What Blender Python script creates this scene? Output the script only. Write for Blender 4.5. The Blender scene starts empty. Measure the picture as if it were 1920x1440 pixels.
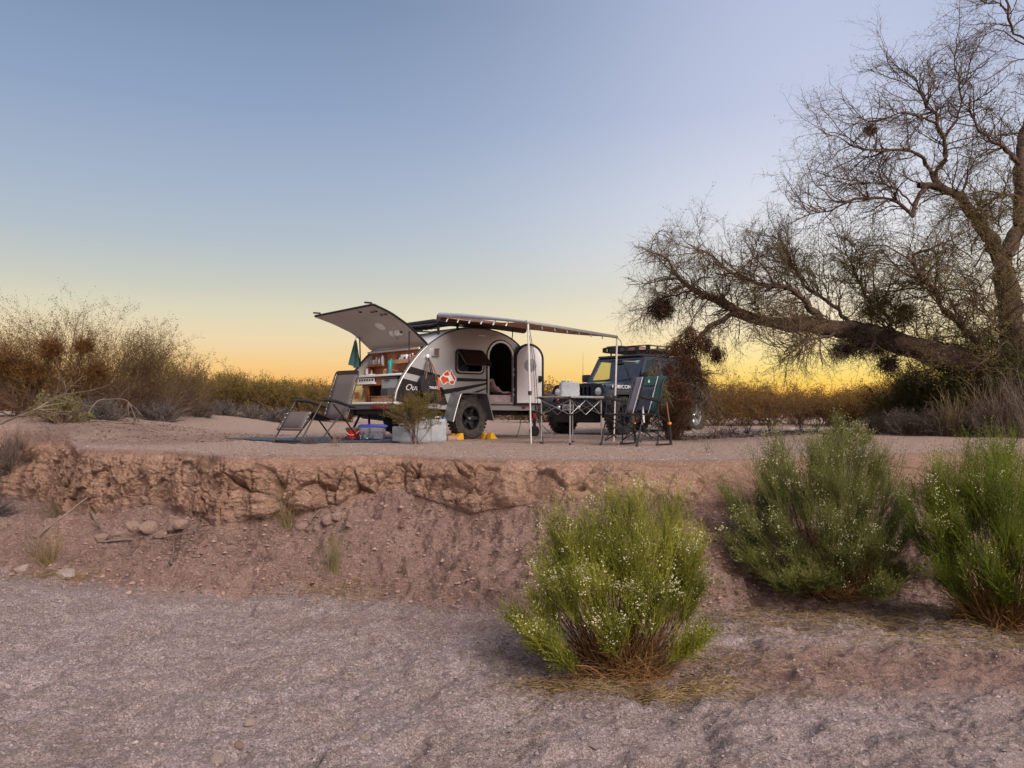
import bpy, math, random
import numpy as np
from mathutils import Vector, Matrix

random.seed(7)
SC = bpy.context.scene
COL = SC.collection
R = math.radians

# ------------------------------------------------------------------ camera
F = 1450.0                       # focal length in photo pixels (photo 1920 wide)
PITCH = math.atan(55 / F)
EYE = np.array([0.0, 0.0, 0.46])
cd = bpy.data.cameras.new('camera')
cd.sensor_width = 36.0
cd.lens = 36.0 * F / 1920.0
cd.clip_start = 0.05
cd.clip_end = 3000
cam = bpy.data.objects.new('camera', cd)
cam.location = EYE
cam.rotation_euler = (math.pi / 2 + PITCH, 0, 0)
COL.objects.link(cam)
SC.camera = cam

# ------------------------------------------------------------------ view
SC.view_settings.view_transform = 'Standard'
SC.view_settings.look = 'None'
SC.view_settings.exposure = 0.0
SC.view_settings.gamma = 1.0
SC.cycles.max_bounces = 6
SC.cycles.transparent_max_bounces = 12
SC.cycles.use_denoising = True

# ------------------------------------------------------------------ sky
def s2l(c):
    return tuple(((v / 255) / 12.92 if v / 255 <= .04045 else ((v / 255 + .055) / 1.055) ** 2.4) for v in c)

GLOW_AZ = R(24)                   # sunset azimuth, clockwise from +Y
W = bpy.data.worlds.new("World")
SC.world = W
W.use_nodes = True
nt = W.node_tree
for n in list(nt.nodes):
    nt.nodes.remove(n)
N = nt.nodes.new
L = nt.links.new
out = N('ShaderNodeOutputWorld')
geo = N('ShaderNodeTexCoord')
sep = N('ShaderNodeSeparateXYZ')
L(geo.outputs['Generated'], sep.inputs[0])
def wm(op, a, b=None, clamp=False):
    n = N('ShaderNodeMath'); n.operation = op; n.use_clamp = clamp
    for i, v in enumerate((a, b)):
        if v is None: continue
        if isinstance(v, (int, float)): n.inputs[i].default_value = v
        else: L(v, n.inputs[i])
    return n.outputs[0]
elev = wm('ARCSINE', sep.outputs['Z'])
el = wm('DIVIDE', elev, R(90), True)
az = wm('ARCTAN2', sep.outputs['X'], sep.outputs['Y'])
d = wm('SUBTRACT', az, GLOW_AZ)
d = wm('DIVIDE', d, R(21))
g = wm('POWER', 2.718, wm('MULTIPLY', wm('MULTIPLY', d, d), -1.0))
def ramp(stops):
    r = N('ShaderNodeValToRGB')
    cr = r.color_ramp
    cr.interpolation = 'B_SPLINE' if False else 'EASE'
    cr.interpolation = 'LINEAR'
    while len(cr.elements) > 1: cr.elements.remove(cr.elements[-1])
    for i, (p, c) in enumerate(stops):
        e = cr.elements[0] if i == 0 else cr.elements.new(p / 90)
        e.position = p / 90
        e.color = (*s2l(c), 1)
    L(el, r.inputs[0])
    return r.outputs[0]
cool = ramp([(0, (222, 128, 78)), (.8, (243, 158, 86)), (2.2, (249, 188, 108)), (3.6, (246, 206, 142)), (5.2, (238, 216, 176)),
             (7, (222, 215, 188)), (9.2, (199, 203, 194)), (12, (180, 192, 201)), (15, (167, 182, 202)), (21, (143, 163, 194)), (28, (121, 142, 173)),
             (40, (130, 148, 182)), (60, (184, 188, 208)), (89, (204, 204, 218))])  # zenith stops, above the view, raised as added fill light
warm = ramp([(0, (255, 138, 44)), (1.0, (255, 178, 62)), (2.2, (255, 214, 104)), (3.8, (254, 231, 152)), (6.5, (254, 236, 202)),
             (9, (236, 230, 216)), (12, (230, 230, 234)), (15.5, (219, 223, 236)), (21, (196, 203, 228)), (28, (184, 194, 222)),
             (40, (168, 178, 210)), (60, (186, 190, 210)), (89, (204, 204, 218))])  # zenith raised the same way for fill
mx = N('ShaderNodeMix'); mx.data_type = 'RGBA'
L(g, mx.inputs['Factor']); L(cool, mx.inputs[6]); L(warm, mx.inputs[7])
back = ramp([(0, (176, 160, 168)), (4, (210, 186, 188)), (10, (232, 210, 210)), (22, (226, 216, 224)), (45, (206, 206, 222)), (89, (204, 204, 218))])  # unseen sky behind the camera, brightened to add fill on the foreground
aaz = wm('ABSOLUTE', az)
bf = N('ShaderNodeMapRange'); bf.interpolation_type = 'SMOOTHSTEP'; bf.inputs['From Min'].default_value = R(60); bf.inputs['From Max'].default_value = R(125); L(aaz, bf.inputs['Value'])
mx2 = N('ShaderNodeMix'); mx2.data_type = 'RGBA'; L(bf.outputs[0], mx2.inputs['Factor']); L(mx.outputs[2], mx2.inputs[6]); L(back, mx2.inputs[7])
# thin streaks of cloud low in the glow
cv = N('ShaderNodeCombineXYZ'); L(wm('MULTIPLY', az, 5.0), cv.inputs[0]); L(wm('MULTIPLY', elev, 90.0), cv.inputs[1])
cn = N('ShaderNodeTexNoise'); cn.inputs['Scale'].default_value = 1.6; cn.inputs['Detail'].default_value = 5; L(cv.outputs[0], cn.inputs['Vector'])
c1 = N('ShaderNodeMapRange'); c1.inputs['From Min'].default_value = .60; c1.inputs['From Max'].default_value = .80; c1.inputs['To Max'].default_value = .45; L(cn.outputs[0], c1.inputs['Value'])
c2 = N('ShaderNodeMapRange'); c2.inputs['From Min'].default_value = R(6.5); c2.inputs['From Max'].default_value = R(2.5); L(elev, c2.inputs['Value'])
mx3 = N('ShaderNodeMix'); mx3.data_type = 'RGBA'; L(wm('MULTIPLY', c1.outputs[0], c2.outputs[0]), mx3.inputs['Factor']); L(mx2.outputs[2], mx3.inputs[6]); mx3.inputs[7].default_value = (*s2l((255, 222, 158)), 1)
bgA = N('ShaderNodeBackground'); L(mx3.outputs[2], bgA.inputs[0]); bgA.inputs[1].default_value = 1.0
sky = N('ShaderNodeTexSky'); sky.sky_type = 'NISHITA'; sky.sun_disc = False
FILL_EL, FILL_AZ = 36.0, 146.0
sky.sun_elevation = R(2); sky.sun_rotation = GLOW_AZ
sky.altitude = 500
bgB = N('ShaderNodeBackground'); L(sky.outputs[0], bgB.inputs[0]); bgB.inputs[1].default_value = 0.05
# thin streaks of cloud very low on the left
add = N('ShaderNodeAddShader'); L(bgA.outputs[0], add.inputs[0]); L(bgB.outputs[0], add.inputs[1])
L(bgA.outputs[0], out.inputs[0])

# broad soft fill lamp added behind the camera, opposite the sunset
sd = bpy.data.lights.new('fill_sun', 'SUN')
sd.energy = 5.0
sd.angle = R(42)
sd.color = (1.0, .88, .80)
so = bpy.data.objects.new('fill_sun', sd)
so.rotation_euler = (R(90 - FILL_EL), 0, R(-FILL_AZ + 180))
dirv = Vector((math.sin(R(FILL_AZ)) * math.cos(R(FILL_EL)), math.cos(R(FILL_AZ)) * math.cos(R(FILL_EL)), math.sin(R(FILL_EL))))
so.rotation_euler = dirv.to_track_quat('Z', 'Y').to_euler()
COL.objects.link(so)

# ================================================================== helpers
def at(px, py, Y):
    """world point on the photo ray px,py at depth Y"""
    u = (px - 960) / F; v = (720 - py) / F
    dr = np.array([u, math.cos(PITCH) - v * math.sin(PITCH), math.sin(PITCH) + v * math.cos(PITCH)])
    return EYE + dr * (Y / dr[1])

def tag(o, label=None, cat=None, group=None, kind=None):
    if label: o['label'] = label
    if cat: o['category'] = cat
    if group: o['group'] = group
    if kind: o['kind'] = kind
    return o

def empty(name, loc=(0, 0, 0), rz=0.0, label=None, cat=None, group=None, parent=None):
    o = bpy.data.objects.new(name, None)
    o.empty_display_size = .1
    o.location = loc; o.rotation_euler = (0, 0, rz)
    COL.objects.link(o)
    if parent: o.parent = parent
    return tag(o, label, cat, group)

def link_mesh(name, me, m, parent=None):
    o = bpy.data.objects.new(name, me)
    ms = m if isinstance(m, (list, tuple)) else [m]
    for q in ms: me.materials.append(q)
    COL.objects.link(o)
    if parent: o.parent = parent
    return o

def np_mesh(name, V, quads=None, tris=None, smooth=False, midx=None):
    me = bpy.data.meshes.new(name)
    V = np.asarray(V, np.float32).reshape(-1, 3)
    me.vertices.add(len(V)); me.vertices.foreach_set('co', V.ravel())
    fs = []
    if quads is not None and len(quads): fs.append(np.asarray(quads, np.int32).reshape(-1, 4))
    if tris is not None and len(tris): fs.append(np.asarray(tris, np.int32).reshape(-1, 3))
    nl = sum(f.size for f in fs); npol = sum(len(f) for f in fs)
    me.loops.add(nl); me.loops.foreach_set('vertex_index', np.concatenate([f.ravel() for f in fs]))
    me.polygons.add(npol)
    tot = np.concatenate([np.full(len(f), f.shape[1], np.int32) for f in fs])
    st = np.concatenate([[0], np.cumsum(tot)[:-1]]).astype(np.int32)
    me.polygons.foreach_set('loop_start', st)
    me.polygons.foreach_set('use_smooth', np.full(npol, smooth))
    if midx is not None: me.polygons.foreach_set('material_index', midx.astype(np.int32))
    me.update(calc_edges=True)
    return me

class MB:
    """collects shapes, then links them as one mesh object"""
    def __init__(s): s.v = []; s.f = []; s.m = []; s.cur = 0; s.M = Matrix.Identity(4)
    def add(s, vs, fs):
        b = len(s.v)
        s.v += [tuple(s.M @ Vector(v)) for v in vs]
        s.f += [tuple(b + i for i in f) for f in fs]
        s.m += [s.cur] * len(fs)
        return s
    def box(s, x0, x1, y0, y1, z0, z1):
        vs = [(x, y, z) for x in (x0, x1) for y in (y0, y1) for z in (z0, z1)]
        return s.add(vs, [(0, 1, 3, 2), (4, 6, 7, 5), (0, 4, 5, 1), (2, 3, 7, 6), (0, 2, 6, 4), (1, 5, 7, 3)])
    def hexa(s, lo, hi):
        """8 corners: lo 4 (ccw) and hi 4"""
        return s.add(list(lo) + list(hi), [(3, 2, 1, 0), (4, 5, 6, 7), (0, 1, 5, 4), (1, 2, 6, 5), (2, 3, 7, 6), (3, 0, 4, 7)])
    def tube(s, pts, r, n=8, caps=True):
        pts = [Vector(p) for p in pts]
        rs = r if isinstance(r, (list, tuple)) else [r] * len(pts)
        vs = []; fs = []
        ref = None
        for i, p in enumerate(pts):
            t = (pts[min(i + 1, len(pts) - 1)] - pts[max(i - 1, 0)]).normalized()
            if ref is None:
                ref = t.cross(Vector((0, 0, 1)))
                if ref.length < .1: ref = t.cross(Vector((1, 0, 0)))
            ref = (ref - t * ref.dot(t)).normalized()
            b = t.cross(ref)
            for k in range(n):
                a = 2 * math.pi * k / n
                vs.append(tuple(p + (ref * math.cos(a) + b * math.sin(a)) * rs[i]))
        for i in range(len(pts) - 1):
            for k in range(n):
                a = i * n + k; c = i * n + (k + 1) % n
                fs.append((a, c, c + n, a + n))
        if caps:
            fs.append(tuple(range(n))[::-1]); fs.append(tuple(range((len(pts) - 1) * n, len(pts) * n)))
        return s.add(vs, fs)
    def prism(s, poly, ax, a0, a1):
        """poly in the two other axes (in order), extruded along ax from a0 to a1"""
        def P(p, a):
            if ax == 'y': return (p[0], a, p[1])
            if ax == 'x': return (a, p[0], p[1])
            return (p[0], p[1], a)
        n = len(poly)
        vs = [P(p, a0) for p in poly] + [P(p, a1) for p in poly]
        fs = [tuple(range(n)), tuple(range(2 * n - 1, n - 1, -1))]
        fs += [(i, i + n, (i + 1) % n + n, (i + 1) % n) for i in range(n)]
        return s.add(vs, fs)
    def lathe(s, prof, n=24, ax='y', c=(0, 0, 0)):
        """prof: list of (r, a); axis ax through c"""
        vs = []; fs = []
        for r, a in prof:
            for k in range(n):
                t = 2 * math.pi * k / n
                u, w = r * math.cos(t), r * math.sin(t)
                if ax == 'y': q = (c[0] + u, c[1] + a, c[2] + w)
                elif ax == 'x': q = (c[0] + a, c[1] + u, c[2] + w)
                else: q = (c[0] + u, c[1] + w, c[2] + a)
                vs.append(q)
        for i in range(len(prof) - 1):
            for k in range(n):
                a = i * n + k; b = i * n + (k + 1) % n
                fs.append((a, b, b + n, a + n))
        return s.add(vs, fs)
    def grid(s, P):
        """P[i][j] points"""
        ni, nj = len(P), len(P[0])
        vs = [tuple(P[i][j]) for i in range(ni) for j in range(nj)]
        fs = [(i * nj + j, i * nj + j + 1, (i + 1) * nj + j + 1, (i + 1) * nj + j) for i in range(ni - 1) for j in range(nj - 1)]
        return s.add(vs, fs)
    def ball(s, c, r, n=12, m=8):
        rx, ry, rz = r if isinstance(r, (list, tuple)) else (r, r, r)
        P = []
        for i in range(m + 1):
            a = math.pi * i / m
            P.append([(c[0] + rx * math.sin(a) * math.cos(2 * math.pi * j / n), c[1] + ry * math.sin(a) * math.sin(2 * math.pi * j / n), c[2] + rz * math.cos(a)) for j in range(n + 1)])
        return s.grid(P)
    def build(s, name, m, parent=None, smooth=False, bevel=0, solid=0):
        me = bpy.data.meshes.new(name)
        me.from_pydata(s.v, [], s.f)
        ms = m if isinstance(m, (list, tuple)) else [m]
        if len(ms) > 1: me.polygons.foreach_set('material_index', s.m)
        if smooth: me.polygons.foreach_set('use_smooth', [True] * len(me.polygons))
        me.update()
        import bmesh
        bm = bmesh.new(); bm.from_mesh(me)
        bmesh.ops.recalc_face_normals(bm, faces=bm.faces)
        if bevel:
            es = [e for e in bm.edges if len(e.link_faces) == 2 and e.calc_face_angle(0) > R(30)]
            bmesh.ops.bevel(bm, geom=es, offset=bevel, segments=2, affect='EDGES', profile=.6)
        bm.to_mesh(me); bm.free()
        if bevel or smooth:
            me.polygons.foreach_set('use_smooth', [True] * len(me.polygons))
            me.set_sharp_from_angle(angle=R(40))
        o = link_mesh(name, me, ms, parent)
        if solid:
            md = o.modifiers.new('t', 'SOLIDIFY'); md.thickness = solid; md.offset = 0
        return o

def curve_mesh(splines, depth, name='plate'):
    """filled flat shape (outer outline + holes) in XY, thick +-depth in Z, as mesh data"""
    cu = bpy.data.curves.new(name, 'CURVE'); cu.dimensions = '2D'; cu.fill_mode = 'BOTH'; cu.extrude = depth
    for pts in splines:
        sp = cu.splines.new('POLY'); sp.points.add(len(pts) - 1); sp.use_cyclic_u = True
        for i, p in enumerate(pts): sp.points[i].co = (p[0], p[1], 0, 1)
    o = bpy.data.objects.new(name, cu); COL.objects.link(o)
    me = bpy.data.meshes.new_from_object(o)
    bpy.data.objects.remove(o)
    return me

def plate(name, splines, y, th, m, parent, M=None):
    """flat shape given in local x,z standing at local y (thickness th)"""
    me = curve_mesh(splines, th / 2, name)
    me.transform(Matrix(((1, 0, 0, 0), (0, 0, 1, y), (0, 1, 0, 0), (0, 0, 0, 1))))
    if M is not None: me.transform(M)
    return link_mesh(name, me, m, parent)

def text_mesh(txt, size, depth=.001, shear=0.0):
    cu = bpy.data.curves.new('t', 'FONT'); cu.body = txt; cu.size = size; cu.extrude = depth; cu.shear = shear
    cu.align_x = 'CENTER'; cu.align_y = 'CENTER'
    o = bpy.data.objects.new('t', cu); COL.objects.link(o)
    me = bpy.data.meshes.new_from_object(o)
    bpy.data.objects.remove(o)
    return me

def arc(cx, cz, r, a0, a1, n=12, rz=None):
    rz = rz or r
    return [(cx + r * math.cos(R(a0 + (a1 - a0) * i / n)), cz + rz * math.sin(R(a0 + (a1 - a0) * i / n))) for i in range(n + 1)]

def rrect(x0, x1, z0, z1, r, n=5):
    return arc(x1 - r, z1 - r, r, 0, 90, n) + arc(x0 + r, z1 - r, r, 90, 180, n) + arc(x0 + r, z0 + r, r, 180, 270, n) + arc(x1 - r, z0 + r, r, 270, 360, n)

def copy_tree(o, parent=None):
    c = o.copy(); COL.objects.link(c)
    if parent: c.parent = parent
    for ch in list(o.children): copy_tree(ch, c)
    return c

# ------------------------------------------------------------------ noise (numpy)
def _h(ix, iy, iz, seed):
    h = (ix.astype(np.int64) * 374761393 + iy.astype(np.int64) * 668265263 + iz.astype(np.int64) * 2147483647 + seed * 1274126177) & 0xffffffff
    h = ((h ^ (h >> 13)) * 1274126177) & 0xffffffff
    h = ((h ^ (h >> 16)) * 2246822519) & 0xffffffff
    return ((h ^ (h >> 15)) & 0xffffff) / float(0xffffff)
def vnoise(x, y, z, seed=0):
    ix, iy, iz = np.floor(x), np.floor(y), np.floor(z)
    fx, fy, fz = x - ix, y - iy, z - iz
    fx, fy, fz = [f * f * f * (f * (f * 6 - 15) + 10) for f in (fx, fy, fz)]
    r = 0
    for a in (0, 1):
        for b in (0, 1):
            for c in (0, 1):
                w = (fx if a else 1 - fx) * (fy if b else 1 - fy) * (fz if c else 1 - fz)
                r = r + w * _h(ix + a, iy + b, iz + c, seed)
    return r * 2 - 1
def fbm(x, y, z, s, o=4, seed=0, gain=.5):
    r = 0; a = 1; t = 0
    for i in range(o):
        r = r + a * vnoise(x / s, y / s, z / s, seed + i * 17); t += a; a *= gain; s /= 2.03
    return r / t
def worley(x, y, z, s, seed=0):
    X, Y, Z = x / s, y / s, z / s
    ix, iy, iz = np.floor(X), np.floor(Y), np.floor(Z)
    f1 = np.full(X.shape, 9.0); f2 = np.full(X.shape, 9.0); cid = np.zeros(X.shape)
    for a in (-1, 0, 1):
        for b in (-1, 0, 1):
            for c in (-1, 0, 1):
                cx, cy, cz = ix + a, iy + b, iz + c
                dx = cx + _h(cx, cy, cz, seed) - X; dy = cy + _h(cx, cy, cz, seed + 5) - Y; dz = cz + _h(cx, cy, cz, seed + 9) - Z
                dd = dx * dx + dy * dy + dz * dz
                n1 = dd < f1
                f2 = np.where(n1, f1, np.minimum(f2, dd))
                cid = np.where(n1, _h(cx, cy, cz, seed + 31), cid)
                f1 = np.where(n1, dd, f1)
    return np.sqrt(f1), np.sqrt(f2), cid

# ------------------------------------------------------------------ materials
MATS = {}
def mat(name, col, rough=.6, metal=0.0, var=.12, scale=18.0, bump=0.0, bscale=60.0, coat=0.0, trans=0.0, alpha=1.0, col2=None, emit=None, obj=True, spec=None, ior=None):
    """principled material whose colour is broken up by procedural noise"""
    if name in MATS: return MATS[name]
    m = bpy.data.materials.new(name); m.use_nodes = True
    t = m.node_tree; b = t.nodes['Principled BSDF']
    tc = t.nodes.new('ShaderNodeTexCoord')
    nz = t.nodes.new('ShaderNodeTexNoise'); nz.inputs['Scale'].default_value = scale; nz.inputs['Detail'].default_value = 5
    t.links.new(tc.outputs['Object'], nz.inputs['Vector'])
    cr = t.nodes.new('ShaderNodeValToRGB')
    c2 = col2 or tuple(min(1, v * (1 + var)) for v in col)
    c1 = tuple(v * (1 - var) for v in col)
    cr.color_ramp.elements[0].position = .3; cr.color_ramp.elements[0].color = (*c1, 1)
    cr.color_ramp.elements[1].position = .7; cr.color_ramp.elements[1].color = (*c2, 1)
    t.links.new(nz.outputs[0], cr.inputs[0]); t.links.new(cr.outputs[0], b.inputs['Base Color'])
    b.inputs['Roughness'].default_value = rough; b.inputs['Metallic'].default_value = metal
    if coat: b.inputs['Coat Weight'].default_value = coat; b.inputs['Coat Roughness'].default_value = .08
    if trans: b.inputs['Transmission Weight'].default_value = trans
    if ior: b.inputs['IOR'].default_value = ior
    if spec is not None: b.inputs['Specular IOR Level'].default_value = spec
    if alpha < 1: b.inputs['Alpha'].default_value = alpha
    if bump:
        n2 = t.nodes.new('ShaderNodeTexNoise'); n2.inputs['Scale'].default_value = bscale; n2.inputs['Detail'].default_value = 6
        t.links.new(tc.outputs['Object'], n2.inputs['Vector'])
        bp = t.nodes.new('ShaderNodeBump'); bp.inputs['Strength'].default_value = bump; bp.inputs['Distance'].default_value = .02
        t.links.new(n2.outputs[0], bp.inputs['Height']); t.links.new(bp.outputs[0], b.inputs['Normal'])
    MATS[name] = m
    return m

def leafmat(name, c1, c2, transl=.3, rough=.6):
    """thin plant matter: colour varies from twig to twig, lets some light through"""
    m = bpy.data.materials.new(name); m.use_nodes = True
    t = m.node_tree
    for n in list(t.nodes): t.nodes.remove(n)
    o = t.nodes.new('ShaderNodeOutputMaterial')
    gi = t.nodes.new('ShaderNodeNewGeometry')
    cr = t.nodes.new('ShaderNodeValToRGB')
    cr.color_ramp.elements[0].color = (*c1, 1); cr.color_ramp.elements[1].color = (*c2, 1)
    tc = t.nodes.new('ShaderNodeTexCoord'); nz = t.nodes.new('ShaderNodeTexNoise'); nz.inputs['Scale'].default_value = 3.0
    t.links.new(tc.outputs['Object'], nz.inputs['Vector'])
    mm = t.nodes.new('ShaderNodeMath'); mm.operation = 'ADD'
    m2 = t.nodes.new('ShaderNodeMath'); m2.operation = 'MULTIPLY_ADD'; m2.inputs[1].default_value = 1.5; m2.inputs[2].default_value = -.55
    t.links.new(nz.outputs[0], m2.inputs[0])
    m3 = t.nodes.new('ShaderNodeMath'); m3.operation = 'MULTIPLY_ADD'; m3.inputs[1].default_value = .7; m3.inputs[2].default_value = -.1
    t.links.new(gi.outputs['Random Per Island'], m3.inputs[0])
    t.links.new(m2.outputs[0], mm.inputs[0]); t.links.new(m3.outputs[0], mm.inputs[1])
    t.links.new(mm.outputs[0], cr.inputs[0])
    b = t.nodes.new('ShaderNodeBsdfPrincipled'); b.inputs['Roughness'].default_value = rough; b.inputs['Specular IOR Level'].default_value = .25
    t.links.new(cr.outputs[0], b.inputs['Base Color'])
    if transl:
        tr = t.nodes.new('ShaderNodeBsdfTranslucent'); t.links.new(cr.outputs[0], tr.inputs[0])
        mxs = t.nodes.new('ShaderNodeMixShader'); mxs.inputs[0].default_value = transl
        t.links.new(b.outputs[0], mxs.inputs[1]); t.links.new(tr.outputs[0], mxs.inputs[2]); t.links.new(mxs.outputs[0], o.inputs[0])
    else: t.links.new(b.outputs[0], o.inputs[0])
    return m

# ================================================================== terrain
XK = [-14, -9, -7.6, -6.9, -5.9, -4.3, -3.1, -2.2, -1.2, -.4, .3, 1.0, 2.0, 3.0, 5, 9]
YE = [14.2, 13.9, 13.2, 12.0, 10.5, 9.5, 8.6, 8.35, 8.5, 8.0, 7.75, 7.45, 7.5, 8.3, 9.0, 9.6]
ZF = [-1.0, -1.04, -1.05, -1.03, -.94, -.66, -.74, -.60, -.38, -.55, -.4, -.32, -.4, -.25, -.3, -.4]
YB = [10, 9.6, 9.2, 8.9, 8.2, 7.6, 7.0, 6.85, 6.6, 6.1, 5.95, 6.0, 6.3, 6.6, 6.3, 6.3]
DF = [.5, .45, .4, .35, .3, .28, .25, .25, .22, .3, .35, .40, .45, .8, 1.2, 1.2]
BED = -1.14
def edge(x): return np.interp(x, XK, YE) + .10 * np.sin(np.asarray(x) * 2.7) * .5
def plateau_z(x, y):
    """large shape of the upper ground"""
    x = np.asarray(x, float); y = np.asarray(y, float)
    ss = lambda a, b, t: np.clip((t - a) / (b - a), 0, 1) ** 2 * (3 - 2 * np.clip((t - a) / (b - a), 0, 1))
    z = .11 * ss(18, 27, y) + .25 * ss(27, 80, y)
    z = z + .42 * ss(-5.0, -9.5, x) * ss(11.5, 16, y)
    z = z + .10 * ss(3.0, 5.5, x) * ss(8, 11, y)
    return z
def ground_z(x, y):
    ye = float(edge(x)); yb = float(np.interp(x, XK, YB)); zf = float(np.interp(x, XK, ZF)); yf = ye - float(np.interp(x, XK, DF))
    if y >= ye: return float(plateau_z(x, y))
    if y <= yb: return BED
    if y < yf: return BED + (zf - BED) * (y - yb) / (yf - yb)
    return zf + (0 - zf) * (y - yf) / (ye - yf)

def grow_axis(start, stop, step, g):
    v = [start]
    while v[-1] < stop:
        v.append(v[-1] + step); step *= g
    return v
xs = list(np.arange(-7.9, 4.6, .0145))
xr = grow_axis(xs[-1], 700, .02, 1.07)[1:]
xl = [-v for v in grow_axis(-xs[0], 700, .02, 1.07)[1:]][::-1]
XS = np.array(xl + xs + xr)
nb, nsl, nf = 230, 190, 130
yb_rows = np.concatenate([-np.array(grow_axis(0, 60, .25, 1.18)[1:])[::-1] + 2.4, np.linspace(2.4, 1, 1) ])
pl_off = np.array(grow_axis(0, 1200, .02, 1.028)[1:])
ye = edge(XS) + .16 * fbm(XS, XS * 0, XS * 0, 1.1, 4, 83) - .22 * np.clip(fbm(XS, XS * 0 + 3, XS * 0, .45, 2, 84) - .25, 0, 1); ybx = np.interp(XS, XK, YB) + .25 * fbm(XS, XS * 0 + 5, XS * 0, 1.3, 4, 85); zf = np.interp(XS, XK, ZF); yf = ye - np.interp(XS, XK, DF)
rows_y = []; rows_z = []; rows_w = []     # w = region coordinate 0 bed, 1 slope, 2 face, 3 plateau
for v in yb_rows: rows_y.append(np.full(len(XS), v)); rows_z.append(np.full(len(XS), BED)); rows_w.append(np.zeros(len(XS)))
for i in range(1, nb + 1):
    t = i / nb; rows_y.append(2.4 + (ybx - 2.4) * t); rows_z.append(np.full(len(XS), BED)); rows_w.append(np.zeros(len(XS)) + max(0, (t - .9) * 5))
for i in range(1, nsl + 1):
    t = i / nsl; rows_y.append(ybx + (yf - ybx) * t); rows_z.append(BED + (zf - BED) * (t ** 1.15)); rows_w.append(np.zeros(len(XS)) + min(1 + 0 * t, .5 + t * 4) + max(0, (t - .92) / .08) * .5)
for i in range(1, nf + 1):
    t = i / nf; rows_y.append(yf + (ye - yf) * t ** 1.3); rows_z.append(zf + (0 - zf) * t); rows_w.append(np.zeros(len(XS)) + 1.5 + min(.5, t * 3) + max(0, (t - .85) / .15) * .6)
for o_ in pl_off: rows_y.append(ye + o_); rows_z.append(plateau_z(XS, ye + o_)); rows_w.append(np.zeros(len(XS)) + min(3, 2.6 + o_ * 2))
GY = np.array(rows_y); GZ = np.array(rows_z); GW = np.array(rows_w); GX = np.broadcast_to(XS, GY.shape).copy()
i0 = len(yb_rows)
def smooth_rows(A, k):
    B = A.copy()
    for _ in range(k): B[i0 + 2:i0 + nb + nsl + nf + 60] = (A[i0 + 1:i0 + nb + nsl + nf + 59] + 2 * A[i0 + 2:i0 + nb + nsl + nf + 60] + A[i0 + 3:i0 + nb + nsl + nf + 61]) / 4; A = B.copy()
    return B
GY = smooth_rows(GY, 14); GZ = smooth_rows(GZ, 14); GW = smooth_rows(GW, 5)
dYr = np.gradient(GY, axis=0); dZr = np.gradient(GZ, axis=0)
ln = np.sqrt(dYr ** 2 + dZr ** 2) + 1e-9
NYn, NZn = -dZr / ln, dYr / ln
near = (np.abs(GX) < 11) & (GY < 40) & (GY > 1.5)
idx = np.where(near)
x, y, z, w = GX[idx], GY[idx], GZ[idx], GW[idx]
def bumpw(c, hw): return np.clip(1 - np.abs(w - c) / hw, 0, 1)
wb = np.clip(1 - w / .8, 0, 1); wsl = np.clip(1 - np.abs(w - 1) / .8, 0, 1); wf = np.clip(1 - np.abs(w - 2.1) / .75, 0, 1); wp = np.clip((w - 2.4) / .6, 0, 1)
disp = wb * (.070 * fbm(x, y, z, .42, 4, 1) + .062 * fbm(x * .8, y * 1.1, z, .15, 4, 3, .6) + .010 * np.abs(fbm(x, y, z, .05, 2, 4)))
disp -= wb * .085 * np.clip(fbm(x, y, z, .24, 2, 77) - .22, 0, 1) * 2
disp += wsl * (.24 * fbm(x, y, z, .8, 4, 5) + .12 * fbm(x, y, z, .24, 5, 8, .64) - .10 * np.abs(fbm(x * 1.4, y * .5, z, .30, 3, 12)))
fm = w > .7
xf, yf_, zf_, wf_ = x[fm], y[fm], z[fm], w[fm]
dx = .06 * fbm(xf, yf_, zf_, .25, 2, 61); dz = .06 * fbm(xf, yf_, zf_, .25, 2, 62)
f1, f2, cid = worley(xf + dx, yf_ * .4, (zf_ + dz) * .75, .30, 11)
g1, g2, cid2 = worley(xf + dx * .6, yf_ * .5, zf_ * 1.15, .12, 21)
crack = np.clip(1 - (f2 - f1) / .06, 0, 1)
crackm = np.clip((fbm(xf, yf_, zf_, .6, 2, 45) - .02) * 4, 0, 1)
crack2 = np.clip(1 - (g2 - g1) / .14, 0, 1)
hole = np.clip(vnoise(xf / .11, yf_ / .11, zf_ / .11, 90) - .80, 0, 1) * 3
ridg = 1 - 2 * np.abs(fbm(xf, yf_ * .3, zf_ * .3, .42, 3, 36))
top = np.clip((-zf_ - .03) / .14, 0, 1)
face = .22 * fbm(xf, yf_ * .4, zf_ * .45, 1.0, 4, 31) + .05 * ridg + .11 * (cid - .5) + .032 * (cid2 - .5) - .10 * crack * (.25 + .75 * crackm) - .03 * crack2 * crackm - .30 * hole
face += .07 * fbm(xf, yf_, zf_ * 1.3, .18, 5, 33, .68) + .035 * fbm(xf, yf_ * .5, zf_ * 3.0, .22, 3, 47, .6)
face *= np.interp(xf, [-9, -3, 0], [1.3, 1.05, 1.0])
face -= .16 * np.clip(1 - np.abs(zf_ + .34) / .12, 0, 1) * np.clip(fbm(xf, yf_ * 0, zf_ * 0, .6, 3, 40) * 2, 0, 1)
face = face * top - .05 * (1 - top) * np.clip(fbm(xf, yf_, zf_, .25, 3, 48) + .1, 0, 1)
d2 = np.zeros_like(disp); d2[fm] = face
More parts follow.
